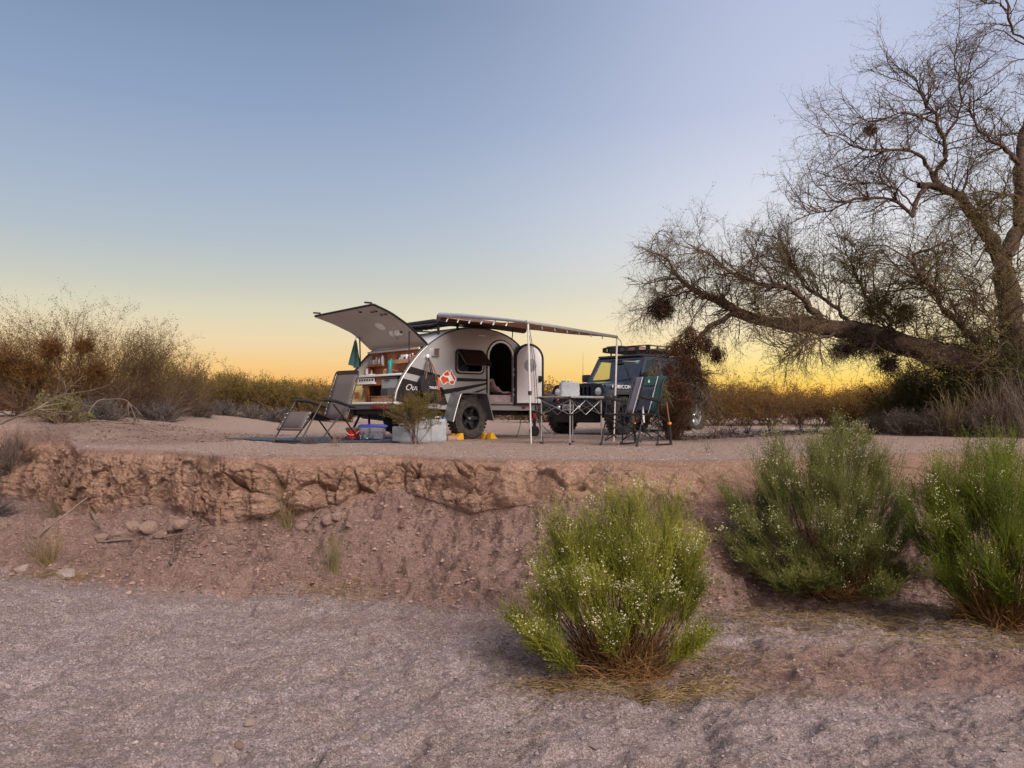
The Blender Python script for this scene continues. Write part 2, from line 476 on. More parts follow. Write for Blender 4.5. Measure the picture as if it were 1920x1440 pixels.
# less crisp face towards the right where the bank has slumped
soft = np.interp(x, [-8, .3, 1.5, 3], [1, 1, .55, .45])
disp += wf * d2 * soft * 1.05
cl = np.zeros_like(disp); cl[fm] = np.clip(1 - g1 / .46, 0, 1) * np.where(cid2 > .72, 1, 0)
disp += wsl * .045 * cl
disp += wp * (.012 * fbm(x, y, z, .5, 4, 41) + .004 * fbm(x, y, z, .07, 2, 43))
NY2 = NYn[idx]; NZ2 = NZn[idx]
GY[idx] += NY2 * disp; GZ[idx] += NZ2 * disp
GX[idx] += wf * .05 * fbm(x, y, z, .3, 3, 52)
# colour masks: r = red soil amount, g = plateau dust amount, b = face amount
soil = np.clip(wsl + wf * 1.0, 0, 1)
soil = np.clip(soil + .95 * fbm(x, y, z, .7, 5, 55) * (1 - np.abs(soil * 2 - 1)) , 0, 1)
soil = np.where(w > .85, 1.0, soil)
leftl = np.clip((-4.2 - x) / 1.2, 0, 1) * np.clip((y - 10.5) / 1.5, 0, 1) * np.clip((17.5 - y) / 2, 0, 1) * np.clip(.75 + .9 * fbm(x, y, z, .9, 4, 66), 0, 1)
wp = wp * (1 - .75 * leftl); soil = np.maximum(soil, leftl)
patch = np.exp(-(((x - 2.9) / 1.9) ** 2 + ((y - 4.95) / .52) ** 2) ** 2); disp *= 1 - .6 * patch
soil = np.maximum(soil, patch * np.clip(wb * 2, 0, 1) * (1.1 + .3 * fbm(x, y, z, .4, 3, 57)))
patch2 = np.exp(-(((x + .2) / 1.6) ** 2 + ((y - 6.0) / .35) ** 2) ** 2)
soil = np.maximum(soil, patch2 * wb * .45)
colA = np.zeros(GX.shape + (4,), np.float32); colA[..., 3] = 1
cr_ = np.zeros(GX.shape); cr_[GY > 8.5] = .35
cg_ = np.zeros(GX.shape); cg_[GY > 8.5] = 1
cb_ = np.zeros(GX.shape)
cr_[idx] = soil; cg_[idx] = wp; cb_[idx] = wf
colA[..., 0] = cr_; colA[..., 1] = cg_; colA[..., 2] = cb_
nr, nc = GX.shape
V = np.stack([GX, GY, GZ], -1).reshape(-1, 3)
ii = np.arange(nr * nc).reshape(nr, nc)
Q = np.stack([ii[:-1, :-1], ii[:-1, 1:], ii[1:, 1:], ii[1:, :-1]], -1).reshape(-1, 4)
gme = np_mesh('ground', V, Q, smooth=True)
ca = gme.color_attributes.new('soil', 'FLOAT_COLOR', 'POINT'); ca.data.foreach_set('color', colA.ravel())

def ground_material():
    m = bpy.data.materials.new('desert_ground'); m.use_nodes = True
    t = m.node_tree; b = t.nodes['Principled BSDF']; b.inputs['Roughness'].default_value = .95; b.inputs['Specular IOR Level'].default_value = .1
    A = t.nodes.new('ShaderNodeVertexColor'); A.layer_name = 'soil'
    sp = t.nodes.new('ShaderNodeSeparateColor'); t.links.new(A.outputs[0], sp.inputs[0])
    tc = t.nodes.new('ShaderNodeTexCoord')
    def nz(s, d=6, dist=0.0, r=.6):
        n = t.nodes.new('ShaderNodeTexNoise'); n.inputs['Scale'].default_value = s; n.inputs['Detail'].default_value = d; n.inputs['Distortion'].default_value = dist; n.inputs['Roughness'].default_value = r
        t.links.new(tc.outputs['Object'], n.inputs['Vector']); return n.outputs[0]
    def rp(f, stops):
        c = t.nodes.new('ShaderNodeValToRGB')
        for i, (p, q) in enumerate(stops):
            e = c.color_ramp.elements[i] if i < 2 else c.color_ramp.elements.new(p)
            e.position = p; e.color = (*q, 1)
        t.links.new(f, c.inputs[0]); return c.outputs[0]
    def mixc(f, a, b_, mode='MIX'):
        n = t.nodes.new('ShaderNodeMix'); n.data_type = 'RGBA'; n.blend_type = mode
        if isinstance(f, float): n.inputs[0].default_value = f
        else: t.links.new(f, n.inputs[0])
        t.links.new(a, n.inputs[6]); t.links.new(b_, n.inputs[7]); return n.outputs[2]
    vor = t.nodes.new('ShaderNodeTexVoronoi'); vor.inputs['Scale'].default_value = 105; t.links.new(tc.outputs['Object'], vor.inputs['Vector'])
    vs = t.nodes.new('ShaderNodeSeparateColor'); t.links.new(vor.outputs['Color'], vs.inputs[0])
    grain = rp(vs.outputs[0], [(0, GC['g0']), (1, GC['g1']), (.5, GC['g2']), (.9, GC['g3'])])
    grain = mixc(.32, grain, rp(nz(3.0, 8, 0, .7), [(.3, GC['g4']), (.7, GC['g5'])]))
    red = rp(nz(9, 9, .6, .72), [(.25, GC['r0']), (.75, GC['r1']), (.5, GC['r2'])])
    red = mixc(.35, red, rp(nz(70, 4), [(.3, GC['r3']), (.7, GC['r4'])]))
    fc = rp(nz(5, 10, 1.2, .75), [(.25, GC['f0']), (.75, GC['f1']), (.52, GC['f2'])])
    dust = rp(nz(12, 9, .3, .75), [(.25, GC['d0']), (.75, GC['d1'])])
    dust = mixc(.4, dust, rp(nz(140, 3), [(.35, GC['d2']), (.65, GC['d3'])]))
    grain = mixc(1.0, grain, rp(nz(1.7, 5, .8), [(.32, (.97, .93, .88)), (.68, (1.14, 1.15, 1.20))]), 'MULTIPLY')
    grain = mixc(.8, grain, rp(nz(14, 5, .5), [(.35, (.90, .88, .87)), (.6, (1.04, 1.04, 1.05))]), 'MULTIPLY')
    red = mixc(.9, red, rp(nz(2.5, 6, .8), [(.3, (.80, .78, .78)), (.7, (1.15, 1.15, 1.14))]), 'MULTIPLY')
    c = mixc(sp.outputs[0], grain, red)
    fb = t.nodes.new('ShaderNodeMath'); fb.operation = 'MULTIPLY'; fb.inputs[1].default_value = .85; t.links.new(sp.outputs[2], fb.inputs[0])
    c = mixc(fb.outputs[0], c, fc)
    c = mixc(sp.outputs[1], c, dust)
    t.links.new(c, b.inputs['Base Color'])
    bp = t.nodes.new('ShaderNodeBump'); bp.inputs['Strength'].default_value = 1.0; bp.inputs['Distance'].default_value = .03
    t.links.new(vor.outputs['Distance'], bp.inputs['Height'])
    bp2 = t.nodes.new('ShaderNodeBump'); bp2.inputs['Strength'].default_value = 1.0; bp2.inputs['Distance'].default_value = .09
    t.links.new(nz(22, 10, .2, .75), bp2.inputs['Height']); t.links.new(bp.outputs[0], bp2.inputs['Normal'])
    t.links.new(bp2.outputs[0], b.inputs['Normal'])
    return m
GC = dict(g0=(.19, .146, .136), g1=(.68, .58, .55), g2=(.39, .315, .30), g3=(.51, .415, .40), g4=(.31, .235, .205), g5=(.60, .49, .46),
          r0=(.215, .13, .105), r1=(.47, .32, .265), r2=(.35, .225, .185), r3=(.26, .165, .135), r4=(.49, .35, .30),
          f0=(.32, .175, .118), f1=(.74, .49, .36), f2=(.54, .33, .225),
          d0=(.44, .30, .235), d1=(.67, .50, .41), d2=(.37, .25, .195), d3=(.72, .55, .46))
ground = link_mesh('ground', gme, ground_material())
tag(ground, 'dry reddish desert soil with an eroded cut bank above a sandy gravel wash', 'ground', kind='structure')
from mathutils.bvhtree import BVHTree
BVH = BVHTree.FromPolygons([tuple(v) for v in V[::1].tolist()][:0] or [(0, 0, 0)], []) if False else None
# fast height lookup on the displaced sheet
def surf(px, py):
    """ray through photo pixel onto the ground: walk the smooth model"""
    prev = None
    for Y in np.arange(2.6, 60, .02):
        p = at(px, py, Y)
        if p[2] <= ground_z(p[0], p[1]): return p
    return p
def gz(x, y):
    """height of the displaced ground near x,y (upper sheet)"""
    j = int(np.clip(np.searchsorted(XS, x), 1, nc - 2))
    colY = GY[:, j]; 
    i = int(np.argmin(np.abs(colY - y)))
    return float(GZ[i, j])

# pebbles scattered on the wash bed and the foot of the bank
def scatter_stones(name, n, gen, smin, smax, m, label, seed, flat=.6):
    rg = np.random.default_rng(seed)
    base = np.array([(1, 0, 0), (-.9, .1, .1), (.1, 1, -.1), (0, -1, .1), (.1, .1, 1), (0, 0, -.7)], float)
    tri = np.array([(0, 2, 4), (2, 1, 4), (1, 3, 4), (3, 0, 4), (2, 0, 5), (1, 2, 5), (3, 1, 5), (0, 3, 5)])
    P = gen(rg, n)
    s = smin * (smax / smin) ** (rg.random(n) ** 2.4)
    a = rg.random(n) * 6.28
    B = base[None] * (1 + .35 * rg.standard_normal((n, 6, 1))) * s[:, None, None] * np.array([1, .8, flat])
    ca, sa = np.cos(a)[:, None], np.sin(a)[:, None]
    X = B[..., 0] * ca - B[..., 1] * sa; Yv = B[..., 0] * sa + B[..., 1] * ca
    VV = np.stack([X, Yv, B[..., 2]], -1) + P[:, None, :]
    T = (tri[None] + (np.arange(n) * 6)[:, None, None]).reshape(-1, 3)
    o = link_mesh(name, np_mesh(name, VV.reshape(-1, 3), tris=T), m)
    return tag(o, label, 'pebbles', kind='stuff')
def on_grid(rg, n, r0, r1, xlo=-8, xhi=6.5):
    j0, j1 = np.searchsorted(XS, [xlo, xhi])
    i = rg.integers(r0, r1, n); j = rg.integers(j0, j1, n)
    t = rg.random(n)
    return np.stack([GX[i, j], GY[i, j] + rg.normal(0, .01, n), GZ[i, j] + .001], -1)
pebm = leafmat('pebble_stone', (.14, .105, .10), (.34, .28, .27), 0, .9)
clodm = leafmat('clod_earth', (.17, .10, .08), (.33, .22, .18), 0, .95)
r_b0 = i0 + 25; r_b1 = i0 + nb + 10
scatter_stones('gravel_pebbles', 26000, lambda rg, n: on_grid(rg, n, r_b0, r_b1), .0025, .016, pebm, 'small grey and pink pebbles strewn over the sandy wash bed', 1)
scatter_stones('soil_crumbs', 14000, lambda rg, n: on_grid(rg, n, i0 + nb - 10, i0 + nb + nsl), .004, .03, clodm, 'crumbs of red earth lying on the slope below the bank', 2)
scatter_stones('dust_grit', 6000, lambda rg, n: on_grid(rg, n, i0 + nb + nsl + nf, i0 + nb + nsl + nf + 85), .004, .018, pebm, 'fine grit scattered over the flat ground of the campsite', 3)

def rock(p, s, label, m, seed, group=None, sq=(1, .85, .7), name='rock', cat='rock'):
    rg = np.random.default_rng(seed)
    import bmesh
    bm = bmesh.new(); bmesh.ops.create_icosphere(bm, subdivisions=3, radius=1)
    co = np.array([v.co for v in bm.verts])
    # chop by random planes for an angular look
    for _ in range(9):
        n = rg.standard_normal(3); n /= np.linalg.norm(n); dd = .62 + .25 * rg.random()
        k = co @ n; over = k > dd
        co[over] -= np.outer(k[over] - dd, n)
    co += .05 * fbm(co[:, 0] + seed, co[:, 1], co[:, 2], .6, 3, seed)[:, None] * co
    for v, c in zip(bm.verts, co): v.co = c
    me = bpy.data.meshes.new(name); bm.to_mesh(me); bm.free()
    o = link_mesh(name, me, m)
    o.location = (p[0], p[1], p[2] + s * sq[2] * .35); o.scale = (s * sq[0], s * sq[1], s * sq[2]); o.rotation_euler = (0, 0, rg.random() * 6)
    return tag(o, label, cat, group)

# ================================================================== materials for made things
M = {}
M['silver'] = mat('silver_panel', (.52, .52, .525), .34, .6, var=.03, scale=2, bump=.02, bscale=4)
M['alu'] = mat('aluminium', (.62, .62, .62), .3, .9, var=.05)
M['steel'] = mat('grey_steel', (.34, .34, .33), .42, .7, var=.1)
M['fender'] = mat('fender_grey', (.16, .16, .165), .5, .3, var=.08)
M['black'] = mat('black_plastic', (.012, .012, .014), .45, 0, var=.3)
M['blackmetal'] = mat('black_metal', (.018, .018, .02), .35, .3, var=.2)
M['rubber'] = mat('tyre_rubber', (.028, .026, .025), .85, 0, var=.35, scale=9, col2=(.075, .06, .05))
M['gasket'] = mat('gasket', (.008, .008, .009), .7)
M['cream'] = mat('cream_liner', (.52, .49, .44), .5, 0, var=.05, scale=3)
M['white'] = mat('white_paint', (.86, .85, .83), .4, 0, var=.04)
M['polewhite'] = mat('pole_white', (.50, .49, .47), .4, .2, var=.1)
M['whitecloth'] = mat('white_paper', (.82, .81, .78), .8, 0, var=.04)
M['glass'] = mat('dark_glass', (.02, .022, .025), .06, 0, var=.1)
M['decal'] = mat('black_decal', (.014, .011, .011), .35, 0, var=.1)
M['orange'] = mat('orange_decal', (.62, .075, .02), .45, 0, var=.1)
M['palegrey'] = mat('pale_grey', (.45, .45, .45), .5)
M['red'] = mat('red_plastic', (.30, .018, .018), .3, 0, var=.1)
M['amber'] = mat('amber_plastic', (.6, .12, .02), .3)
M['canvas'] = mat('awning_canvas', (.44, .24, .15), .8, 0, var=.08, scale=6, bump=.2)
M['bedding'] = mat('bedding', (.55, .42, .44), .9, 0, var=.25, scale=6, bump=.4, bscale=12)
M['shadeliner'] = mat('painted_cabin_shade', (.045, .035, .03), .8)  # near-black: the cabin's shade is put into this colour
M['teal'] = mat('teal_cloth', (.09, .21, .19), .9, 0, var=.2, scale=10)
M['tealplastic'] = mat('teal_plastic', (.02, .26, .24), .3, 0, var=.1, trans=.25)
M['fridgegrey'] = mat('fridge_grey', (.40, .40, .40), .5, 0, var=.03)
M['fridgedark'] = mat('fridge_dark', (.13, .13, .135), .5, 0, var=.05)
def woodmat(name, c1, c2, ax=(1, 1, 12)):
    m = bpy.data.materials.new(name); m.use_nodes = True
    t = m.node_tree; b = t.nodes['Principled BSDF']; b.inputs['Roughness'].default_value = .35
    tc = t.nodes.new('ShaderNodeTexCoord'); mp = t.nodes.new('ShaderNodeMapping'); mp.inputs['Scale'].default_value = ax
    nz = t.nodes.new('ShaderNodeTexNoise'); nz.inputs['Scale'].default_value = 3; nz.inputs['Detail'].default_value = 8; nz.inputs['Distortion'].default_value = 1.2
    cr = t.nodes.new('ShaderNodeValToRGB'); cr.color_ramp.elements[0].position = .3; cr.color_ramp.elements[0].color = (*c1, 1); cr.color_ramp.elements[1].position = .7; cr.color_ramp.elements[1].color = (*c2, 1)
    t.links.new(tc.outputs['Object'], mp.inputs[0]); t.links.new(mp.outputs[0], nz.inputs['Vector']); t.links.new(nz.outputs[0], cr.inputs[0]); t.links.new(cr.outputs[0], b.inputs['Base Color'])
    return m
M['wood'] = woodmat('cherry_wood', (.20, .055, .018), (.42, .15, .05), (10, 2, 1.2))
M['woodlight'] = woodmat('light_wood', (.42, .22, .11), (.60, .36, .20), (2, 1, 14))

def tintglass(name, tint, gl=.10):
    m = bpy.data.materials.new(name); m.use_nodes = True; t = m.node_tree
    for n in list(t.nodes): t.nodes.remove(n)
    o = t.nodes.new('ShaderNodeOutputMaterial'); tr = t.nodes.new('ShaderNodeBsdfTransparent'); tr.inputs[0].default_value = (*tint, 1)
    g = t.nodes.new('ShaderNodeBsdfGlossy'); g.inputs['Roughness'].default_value = .03; g.inputs[0].default_value = (.8, .85, .9, 1)
    fr = t.nodes.new('ShaderNodeLayerWeight'); fr.inputs[0].default_value = .12
    nz = t.nodes.new('ShaderNodeTexNoise'); nz.inputs['Scale'].default_value = 5
    ml = t.nodes.new('ShaderNodeMath'); ml.operation = 'MULTIPLY_ADD'; ml.inputs[1].default_value = .05; ml.inputs[2].default_value = gl
    t.links.new(nz.outputs[0], ml.inputs[0])
    ad = t.nodes.new('ShaderNodeMath'); ad.operation = 'ADD'; t.links.new(fr.outputs[1], ad.inputs[0]); t.links.new(ml.outputs[0], ad.inputs[1])
    mx = t.nodes.new('ShaderNodeMixShader'); t.links.new(ad.outputs[0], mx.inputs[0]); t.links.new(tr.outputs[0], mx.inputs[1]); t.links.new(g.outputs[0], mx.inputs[2]); t.links.new(mx.outputs[0], o.inputs[0])
    return m
M['paneglass'] = tintglass('smoked_pane', (.22, .18, .17), .02)
# ================================================================== teardrop trailer
TO = np.array([-.714, 13.65, 0.0]); TA0 = 36.0; TA = 44.0
def warp(x, y, z):
    """drawing coordinates of the trailer (first survey) to its true ones"""
    a = R(TA0); c = R(TA)
    w = np.array([TO[0] + x * math.cos(a) - .25 * math.sin(a), TO[1] + x * math.sin(a) + .25 * math.cos(a), z])
    d_ = w - EYE; n_ = np.array([-math.sin(c), math.cos(c), 0])
    t_ = (.25 - np.dot(EYE - TO, n_)) / np.dot(d_, n_); p = EYE + t_ * d_ - TO
    yy = y if y < .25 else .25 + (y - .25) * 1.64 / 1.5
    return (p[0] * math.cos(c) + p[1] * math.sin(c), yy, p[2])
trailer = empty('teardrop_trailer', TO, R(TA), 'silver teardrop camping trailer with its rear hatch and side door open', 'trailer')
PROF = [(-1.40, .62), (-1.36, .82), (-1.265, 1.03), (-1.18, 1.16), (-1.08, 1.30), (-.93, 1.475), (-.76, 1.635), (-.55, 1.78), (-.39, 1.865), (-.23, 1.925), (-.03, 1.972), (.17, 1.995),
        (.38, 2.0), (.58, 1.985), (.80, 1.945), (1.0, 1.875), (1.16, 1.785), (1.30, 1.67), (1.44, 1.51), (1.55, 1.33), (1.62, 1.13), (1.65, .92), (1.64, .70), (1.60, .52)]
HB = 6                          # profile index of the hatch hinge
def smoothline(P, n=4):
    """catmull-rom through P"""
    P = [np.array(p, float) for p in P]; o = []
    for i in range(len(P) - 1):
        p0 = P[max(i - 1, 0)]; p1 = P[i]; p2 = P[i + 1]; p3 = P[min(i + 2, len(P) - 1)]
        for k in range(n):
            t = k / n
            o.append(.5 * ((2 * p1) + (-p0 + p2) * t + (2 * p0 - 5 * p1 + 4 * p2 - p3) * t * t + (-p0 + 3 * p1 - 3 * p2 + p3) * t ** 3))
    o.append(P[-1]); return [tuple(q) for q in o]
PS = smoothline(PROF, 3)
side_out = [p for p in PS] + [(1.35, .515), (-.33, .526), (-.9, .565)]
door_hole = [(.535, .66), (1.075, .66)] + arc(.805, 1.50, .27, 0, 180, 20, .275)
win_hole = rrect(-.15, .385, 1.205, 1.57, .07)
Y0, Y1 = .25, 1.75
plate('side_panel', [side_out, door_hole, win_hole], Y0 + .014, .028, M['silver'], trailer)
plate('side_panel', [side_out], Y1 - .014, .028, M['silver'], trailer)
# roof skin ahead of the hatch
ri = HB * 3
b = MB(); b.grid([[(x_, yy, z_) for (x_, z_) in PS[ri:]] for yy in (Y0 + .03, (Y0 + Y1) / 2, Y1 - .03)])
b.build('roof_skin', M['silver'], trailer, smooth=True, solid=.012)
# black edge trim along the near and far outline
def offset_line(P, dn):
    o = []
    for i, p in enumerate(P):
        a = np.array(P[max(i - 1, 0)]); c = np.array(P[min(i + 1, len(P) - 1)]); t = c - a; t /= np.linalg.norm(t)
        o.append((p[0] - t[1] * dn, p[1] + t[0] * dn))
    return o
for yy in (Y0 - .004, Y1 + .004): b = MB(); b.tube([(x_, yy, z_) for (x_, z_) in offset_line(PS[ri:], .006)], .011, 6); b.build('edge_trim', M['black'], trailer, smooth=True)
for yy in (Y0 + .012, Y1 - .012):
    b = MB(); b.tube([(x_, yy, z_) for (x_, z_) in offset_line(PS[:ri + 1], .012)], .016, 6)
    b.build('hatch_seal', M['black'], trailer, smooth=True)
b = MB()
b.tube([(x_, Y0 - .004, z_) for (x_, z_) in offset_line(PS[:ri + 1], -.006)], .010, 6)
b.tube([(x_, Y0 - .002, z_) for (x_, z_) in [(-1.40, .618), (-.9, .562), (-.33, .523)]], .009, 6)
b.build('lip_trim', M['steel'], trailer, smooth=True)
# floor, front, bulkhead, interior
b = MB(); b.box(-1.36, 1.60, Y0 + .03, Y1 - .03, .545, .60); b.build('floor', M['black'], trailer)
b = MB(); b.box(-.76, -.73, Y0 + .03, Y1 - .03, .602, 1.60); b.build('bulkhead', M['wood'], trailer)
b = MB(); b.box(.30, 1.50, Y0 + .05, Y1 - .05, .602, .80); b.box(-.72, .30, Y0 + .05, Y1 - .05, .602, .80); b.build('mattress', M['bedding'], trailer)
rg = np.random.default_rng(3)
P = [[(.35 + .95 * i / 16, .33 + 1.1 * j / 14, .84 + .10 * math.sin(3 * i / 16 + 1) + .035 * math.sin(i * 1.1 + j * .7) + .02 * rg.random() + (.14 if i < 7 else 0)) for j in range(15)] for i in range(17)]
b = MB(); b.grid(P); b.build('blanket', M['bedding'], trailer, smooth=True, solid=.02)
b = MB(); b.prism([(x_, z_) for x_, z_ in offset_line(PS, -.02)][ri + 1:-1][::1] + [(1.5, .61), (-.72, .61)], 'y', Y1 - .05, Y1 - .035); b.build('shade_lining', M['shadeliner'], trailer)  # dark lining added to stand in for shade inside the cabin
b = MB(); b.grid([[(x_, yy, z_) for (x_, z_) in offset_line(PS, -.03)[ri:-1]] for yy in (Y0 + .03, Y1 - .03)]); b.build('shade_ceiling', M['shadeliner'], trailer, smooth=True)
b = MB(); b.box(-.74, -.70, Y0 + .04, Y1 - .06, .61, 1.58); b.build('shade_lining', M['shadeliner'], trailer)
# doorway frame
def ring_plate(name, outer, inner, y, th, m, par): return plate(name, [outer, inner], y, th, m, par)
ring_plate('door_frame', [(.505, .628), (1.105, .628)] + arc(.805, 1.50, .30, 0, 180, 20, .305), [(.540, .665), (1.07, .665)] + arc(.805, 1.50, .265, 0, 180, 20, .27), Y0 - .006, .016, M['alu'], trailer)
ring_plate('door_gasket', [(.485, .606), (1.125, .606)] + arc(.805, 1.50, .32, 0, 180, 20, .325), [(.506, .629), (1.104, .629)] + arc(.805, 1.50, .299, 0, 180, 20, .304), Y0 - .003, .010, M['gasket'], trailer)
# open door, swung forward on its hinges
dm = Matrix.Translation((1.115, Y0 - .02, 0)) @ Matrix.Rotation(R(-14), 4, 'Z')
door = empty('door', (0, 0, 0), parent=trailer); door.matrix_local = dm
door_out = [(.01, .63), (.55, .63)] + arc(.28, 1.48, .27, 0, 180, 20, .28)
plate('door_panel', [door_out], 0, .035, M['white'], door)
plate('door_seal', [[(-.008, .61), (.568, .61)] + arc(.28, 1.48, .29, 0, 180, 20, .30), [(.03, .655), (.53, .655)] + arc(.28, 1.48, .25, 0, 180, 20, .26)], -.008, .03, M['gasket'], door)
b = MB(); b.lathe([(0, -.012), (.07, -.014), (.115, -.010), (.125, 0), (.125, .01)], 28, 'y', (.30, -.022, 1.37))
for k in range(14):
    a = k * math.pi / 7; b.tube([(.30 + .03 * math.cos(a), -.038, 1.37 + .03 * math.sin(a)), (.30 + .105 * math.cos(a), -.036, 1.37 + .105 * math.sin(a))], .004, 5)
b.build('round_vent', M['palegrey'], door, smooth=True)
b = MB(); b.box(.46, .52, -.05, -.018, 1.06, 1.17); b.box(.47, .49, -.075, -.05, 1.08, 1.15); b.build('door_latch', M['black'], door, bevel=.004)
for zz in (.78, .88, 1.16, 1.26): b = MB(); b.box(1.088, 1.125, Y0 - .03, Y0 - .012, zz, zz + .05); b.build('hinge', M['alu'], trailer, bevel=.003)
# window with its pane propped open
ring_plate('window_frame', rrect(-.19, .425, 1.165, 1.61, .09), rrect(-.135, .37, 1.22, 1.555, .06), Y0 - .008, .02, M['gasket'], trailer)
ring_plate('window_rim', rrect(-.165, .40, 1.188, 1.585, .08), rrect(-.145, .38, 1.21, 1.565, .065), Y0 - .019, .006, M['alu'], trailer)
pane = link_mesh('window_pane', curve_mesh([rrect(-.27, .27, -.36, 0, .05)], .006), M['paneglass'], trailer)
b = MB(); b.tube([(-.27, 0, 0), (-.27, -.33, 0), (-.24, -.36, 0), (.24, -.36, 0), (.27, -.33, 0), (.27, 0, 0)], .011, 6); pf = b.build('pane_frame', M['black'], pane, smooth=True)
pane.matrix_local = Matrix.Translation((.12, Y0 - .03, 1.585)) @ Matrix.Rotation(R(48), 4, 'X')
for sx in (-.13, .37): b = MB(); b.tube([(sx, Y0 - .03, 1.25), (sx, Y0 - .26, 1.34)], .005, 6); b.build('window_stay', M['black'], trailer)
plate('window_glass', [rrect(-.14, .10, 1.215, 1.56, .05)], Y0 + .012, .006, M['glass'], trailer)
# cabin light, vents
b = MB(); b.box(-.67, -.535, Y0 - .045, Y0 - .002, 1.455, 1.60); b.build('side_vent', M['alu'], trailer, bevel=.012)
b = MB()
for k in range(6): b.box(-.65, -.555, Y0 - .050, Y0 - .044, 1.475 + .02 * k, 1.483 + .02 * k)
b.build('vent_louvre', M['gasket'], trailer)
b = MB(); b.box(.30, .46, Y0 - .03, Y0 - .002, 1.865, 1.885); b.build('porch_light', M['white'], trailer, bevel=.004)
b = MB(); b.box(1.30, 1.36, Y0 - .02, Y0 - .002, .545, .59); b.build('marker_light', M['red'], trailer, bevel=.003)
# black swoosh stripes and the logo on the side
def decal(name, P, m, y=Y0 - .0035, par=trailer): return plate(name, [P], y, .002, m, par)
decal('stripe', [(-1.075, 1.262), (-.50, 1.13), (-.50, 1.03), (-1.175, 1.155)], M['decal'])
decal('stripe', [(-.145, 1.095), (.20, 1.09), (.482, 1.085), (.482, 1.045), (.20, 1.035), (-.15, 1.03)], M['decal'])
decal('stripe', [(-.62, .86), (-.3, .895), (.1, .955), (.482, 1.02), (.482, .985), (.15, .905), (-.15, .84), (-.45, .79), (-.70, .77)], M['decal'])
decal('stripe', [(-.10, .79), (.2, .845), (.482, .925), (.482, .905), (.28, .83), (.1, .785)], M['decal'])
decal('stripe', [(-1.23, 1.055), (-.62, .93), (-.62, .63), (-.95, .585), (-1.36, .67), (-1.33, .84)], M['decal'])
decal('stripe', [(-.62, .925), (-.45, .915), (-.34, .62), (-.42, .60), (-.62, .64)], M['decal'])
def lg(P): return [(-.509 + (p[0] / 32 + 815 - 824) / 32 * .352, 1.234 - (p[1] / 32 + 690 - 693) / 22 * .212) for p in P]
logo = plate('logo', [lg([(330, 560), (460, 430), (520, 330), (680, 190), (760, 140), (840, 220), (900, 330), (940, 200), (960, 80), (1010, 120), (1060, 320), (1150, 420), (1260, 580), (1270, 700), (1220, 820), (1150, 980), (1050, 1010), (900, 960), (830, 860), (740, 840), (620, 960), (500, 1000), (420, 920), (390, 800), (290, 720), (290, 620)])], Y0 - .006, .002, M['white'], trailer)
for P in ([(520, 400), (600, 290), (700, 240), (750, 180), (800, 200), (800, 270), (870, 380), (830, 440), (700, 470), (600, 460), (530, 430)],
          [(490, 470), (560, 520), (650, 560), (760, 560), (790, 640), (840, 720), (820, 820), (700, 800), (640, 860), (560, 950), (500, 950), (450, 900), (430, 790), (350, 700), (350, 620), (420, 520)],
          [(970, 110), (1010, 250), (1060, 370), (1120, 450), (1200, 580), (1220, 680), (1180, 740), (1120, 650), (1060, 600), (1020, 480), (960, 400), (940, 330)],
          [(900, 720), (940, 790), (1050, 740), (1180, 750), (1130, 870), (1100, 960), (1000, 960), (900, 900), (880, 800)]):
    plate('logo_shape', [lg(P)], Y0 - .0085, .002, M['orange'], logo)
tx = link_mesh('lettering', text_mesh('Outback', .15, .001, .35), M['palegrey'], trailer)
tx.matrix_local = Matrix.Translation((-.93, Y0 - .007, .90)) @ Matrix.Rotation(R(90), 4, 'X')
# ---- rear galley
b = MB(); b.box(-1.215, -.762, Y0 + .03, Y1 - .03, 1.115, 1.150); b.build('counter', M['white'], trailer, bevel=.004)
b = MB(); b.box(-1.40, -1.385, Y0 + .0, Y1 - .0, .612, .655); b.box(-1.42, -1.37, Y0 - .03, Y1 + .03, .625, .650); b.build('sill', M['white'], trailer, bevel=.004)
b = MB(); b.box(-1.36, -.77, Y0 + .031, Y1 - .031, .602, .612); b.build('galley_floor', M['black'], trailer)
b = MB(); b.box(-1.15, -1.13, .83, Y1 - .035, .96, 1.113); b.box(-1.15, -1.13, 1.30, Y1 - .035, .62, .955); b.build('cabinet_front', M['wood'], trailer)
b = MB(); b.box(-1.20, -.80, .50, 1.16, .615, .755); b.box(-1.215, -1.20, .49, 1.17, .752, .765); b.build('drawer', M['woodlight'], trailer, bevel=.004)
b = MB(); b.box(-.98, -.77, Y0 + .04, .98, 1.345, 1.36); b.box(-.99, -.975, Y0 + .04, .98, 1.345, 1.41); b.build('shelf', M['woodlight'], trailer)
b = MB(); b.box(-.90, -.87, Y0 + .035, Y1 - .035, 1.575, 1.61); b.build('header', M['cream'], trailer)
b = MB(); b.box(-.80, -.765, Y0 + .04, Y1 - .04, 1.15, 1.60)
b.build('back_panel', M['wood'], trailer)
b = MB(); b.prism([(-1.33, .66), (-1.245, 1.03), (-1.16, 1.16), (-1.06, 1.30), (-.92, 1.45), (-.80, 1.57), (-.80, .66)], 'y', Y1 - .040, Y1 - .030); b.build('side_liner', M['cream'], trailer)
b = MB(); b.prism([(-1.33, .66), (-1.245, 1.03), (-1.16, 1.16), (-1.06, 1.30), (-.92, 1.45), (-.80, 1.57), (-.80, .66)], 'y', Y0 + .030, Y0 + .036); b.build('side_liner', M['cream'], trailer)
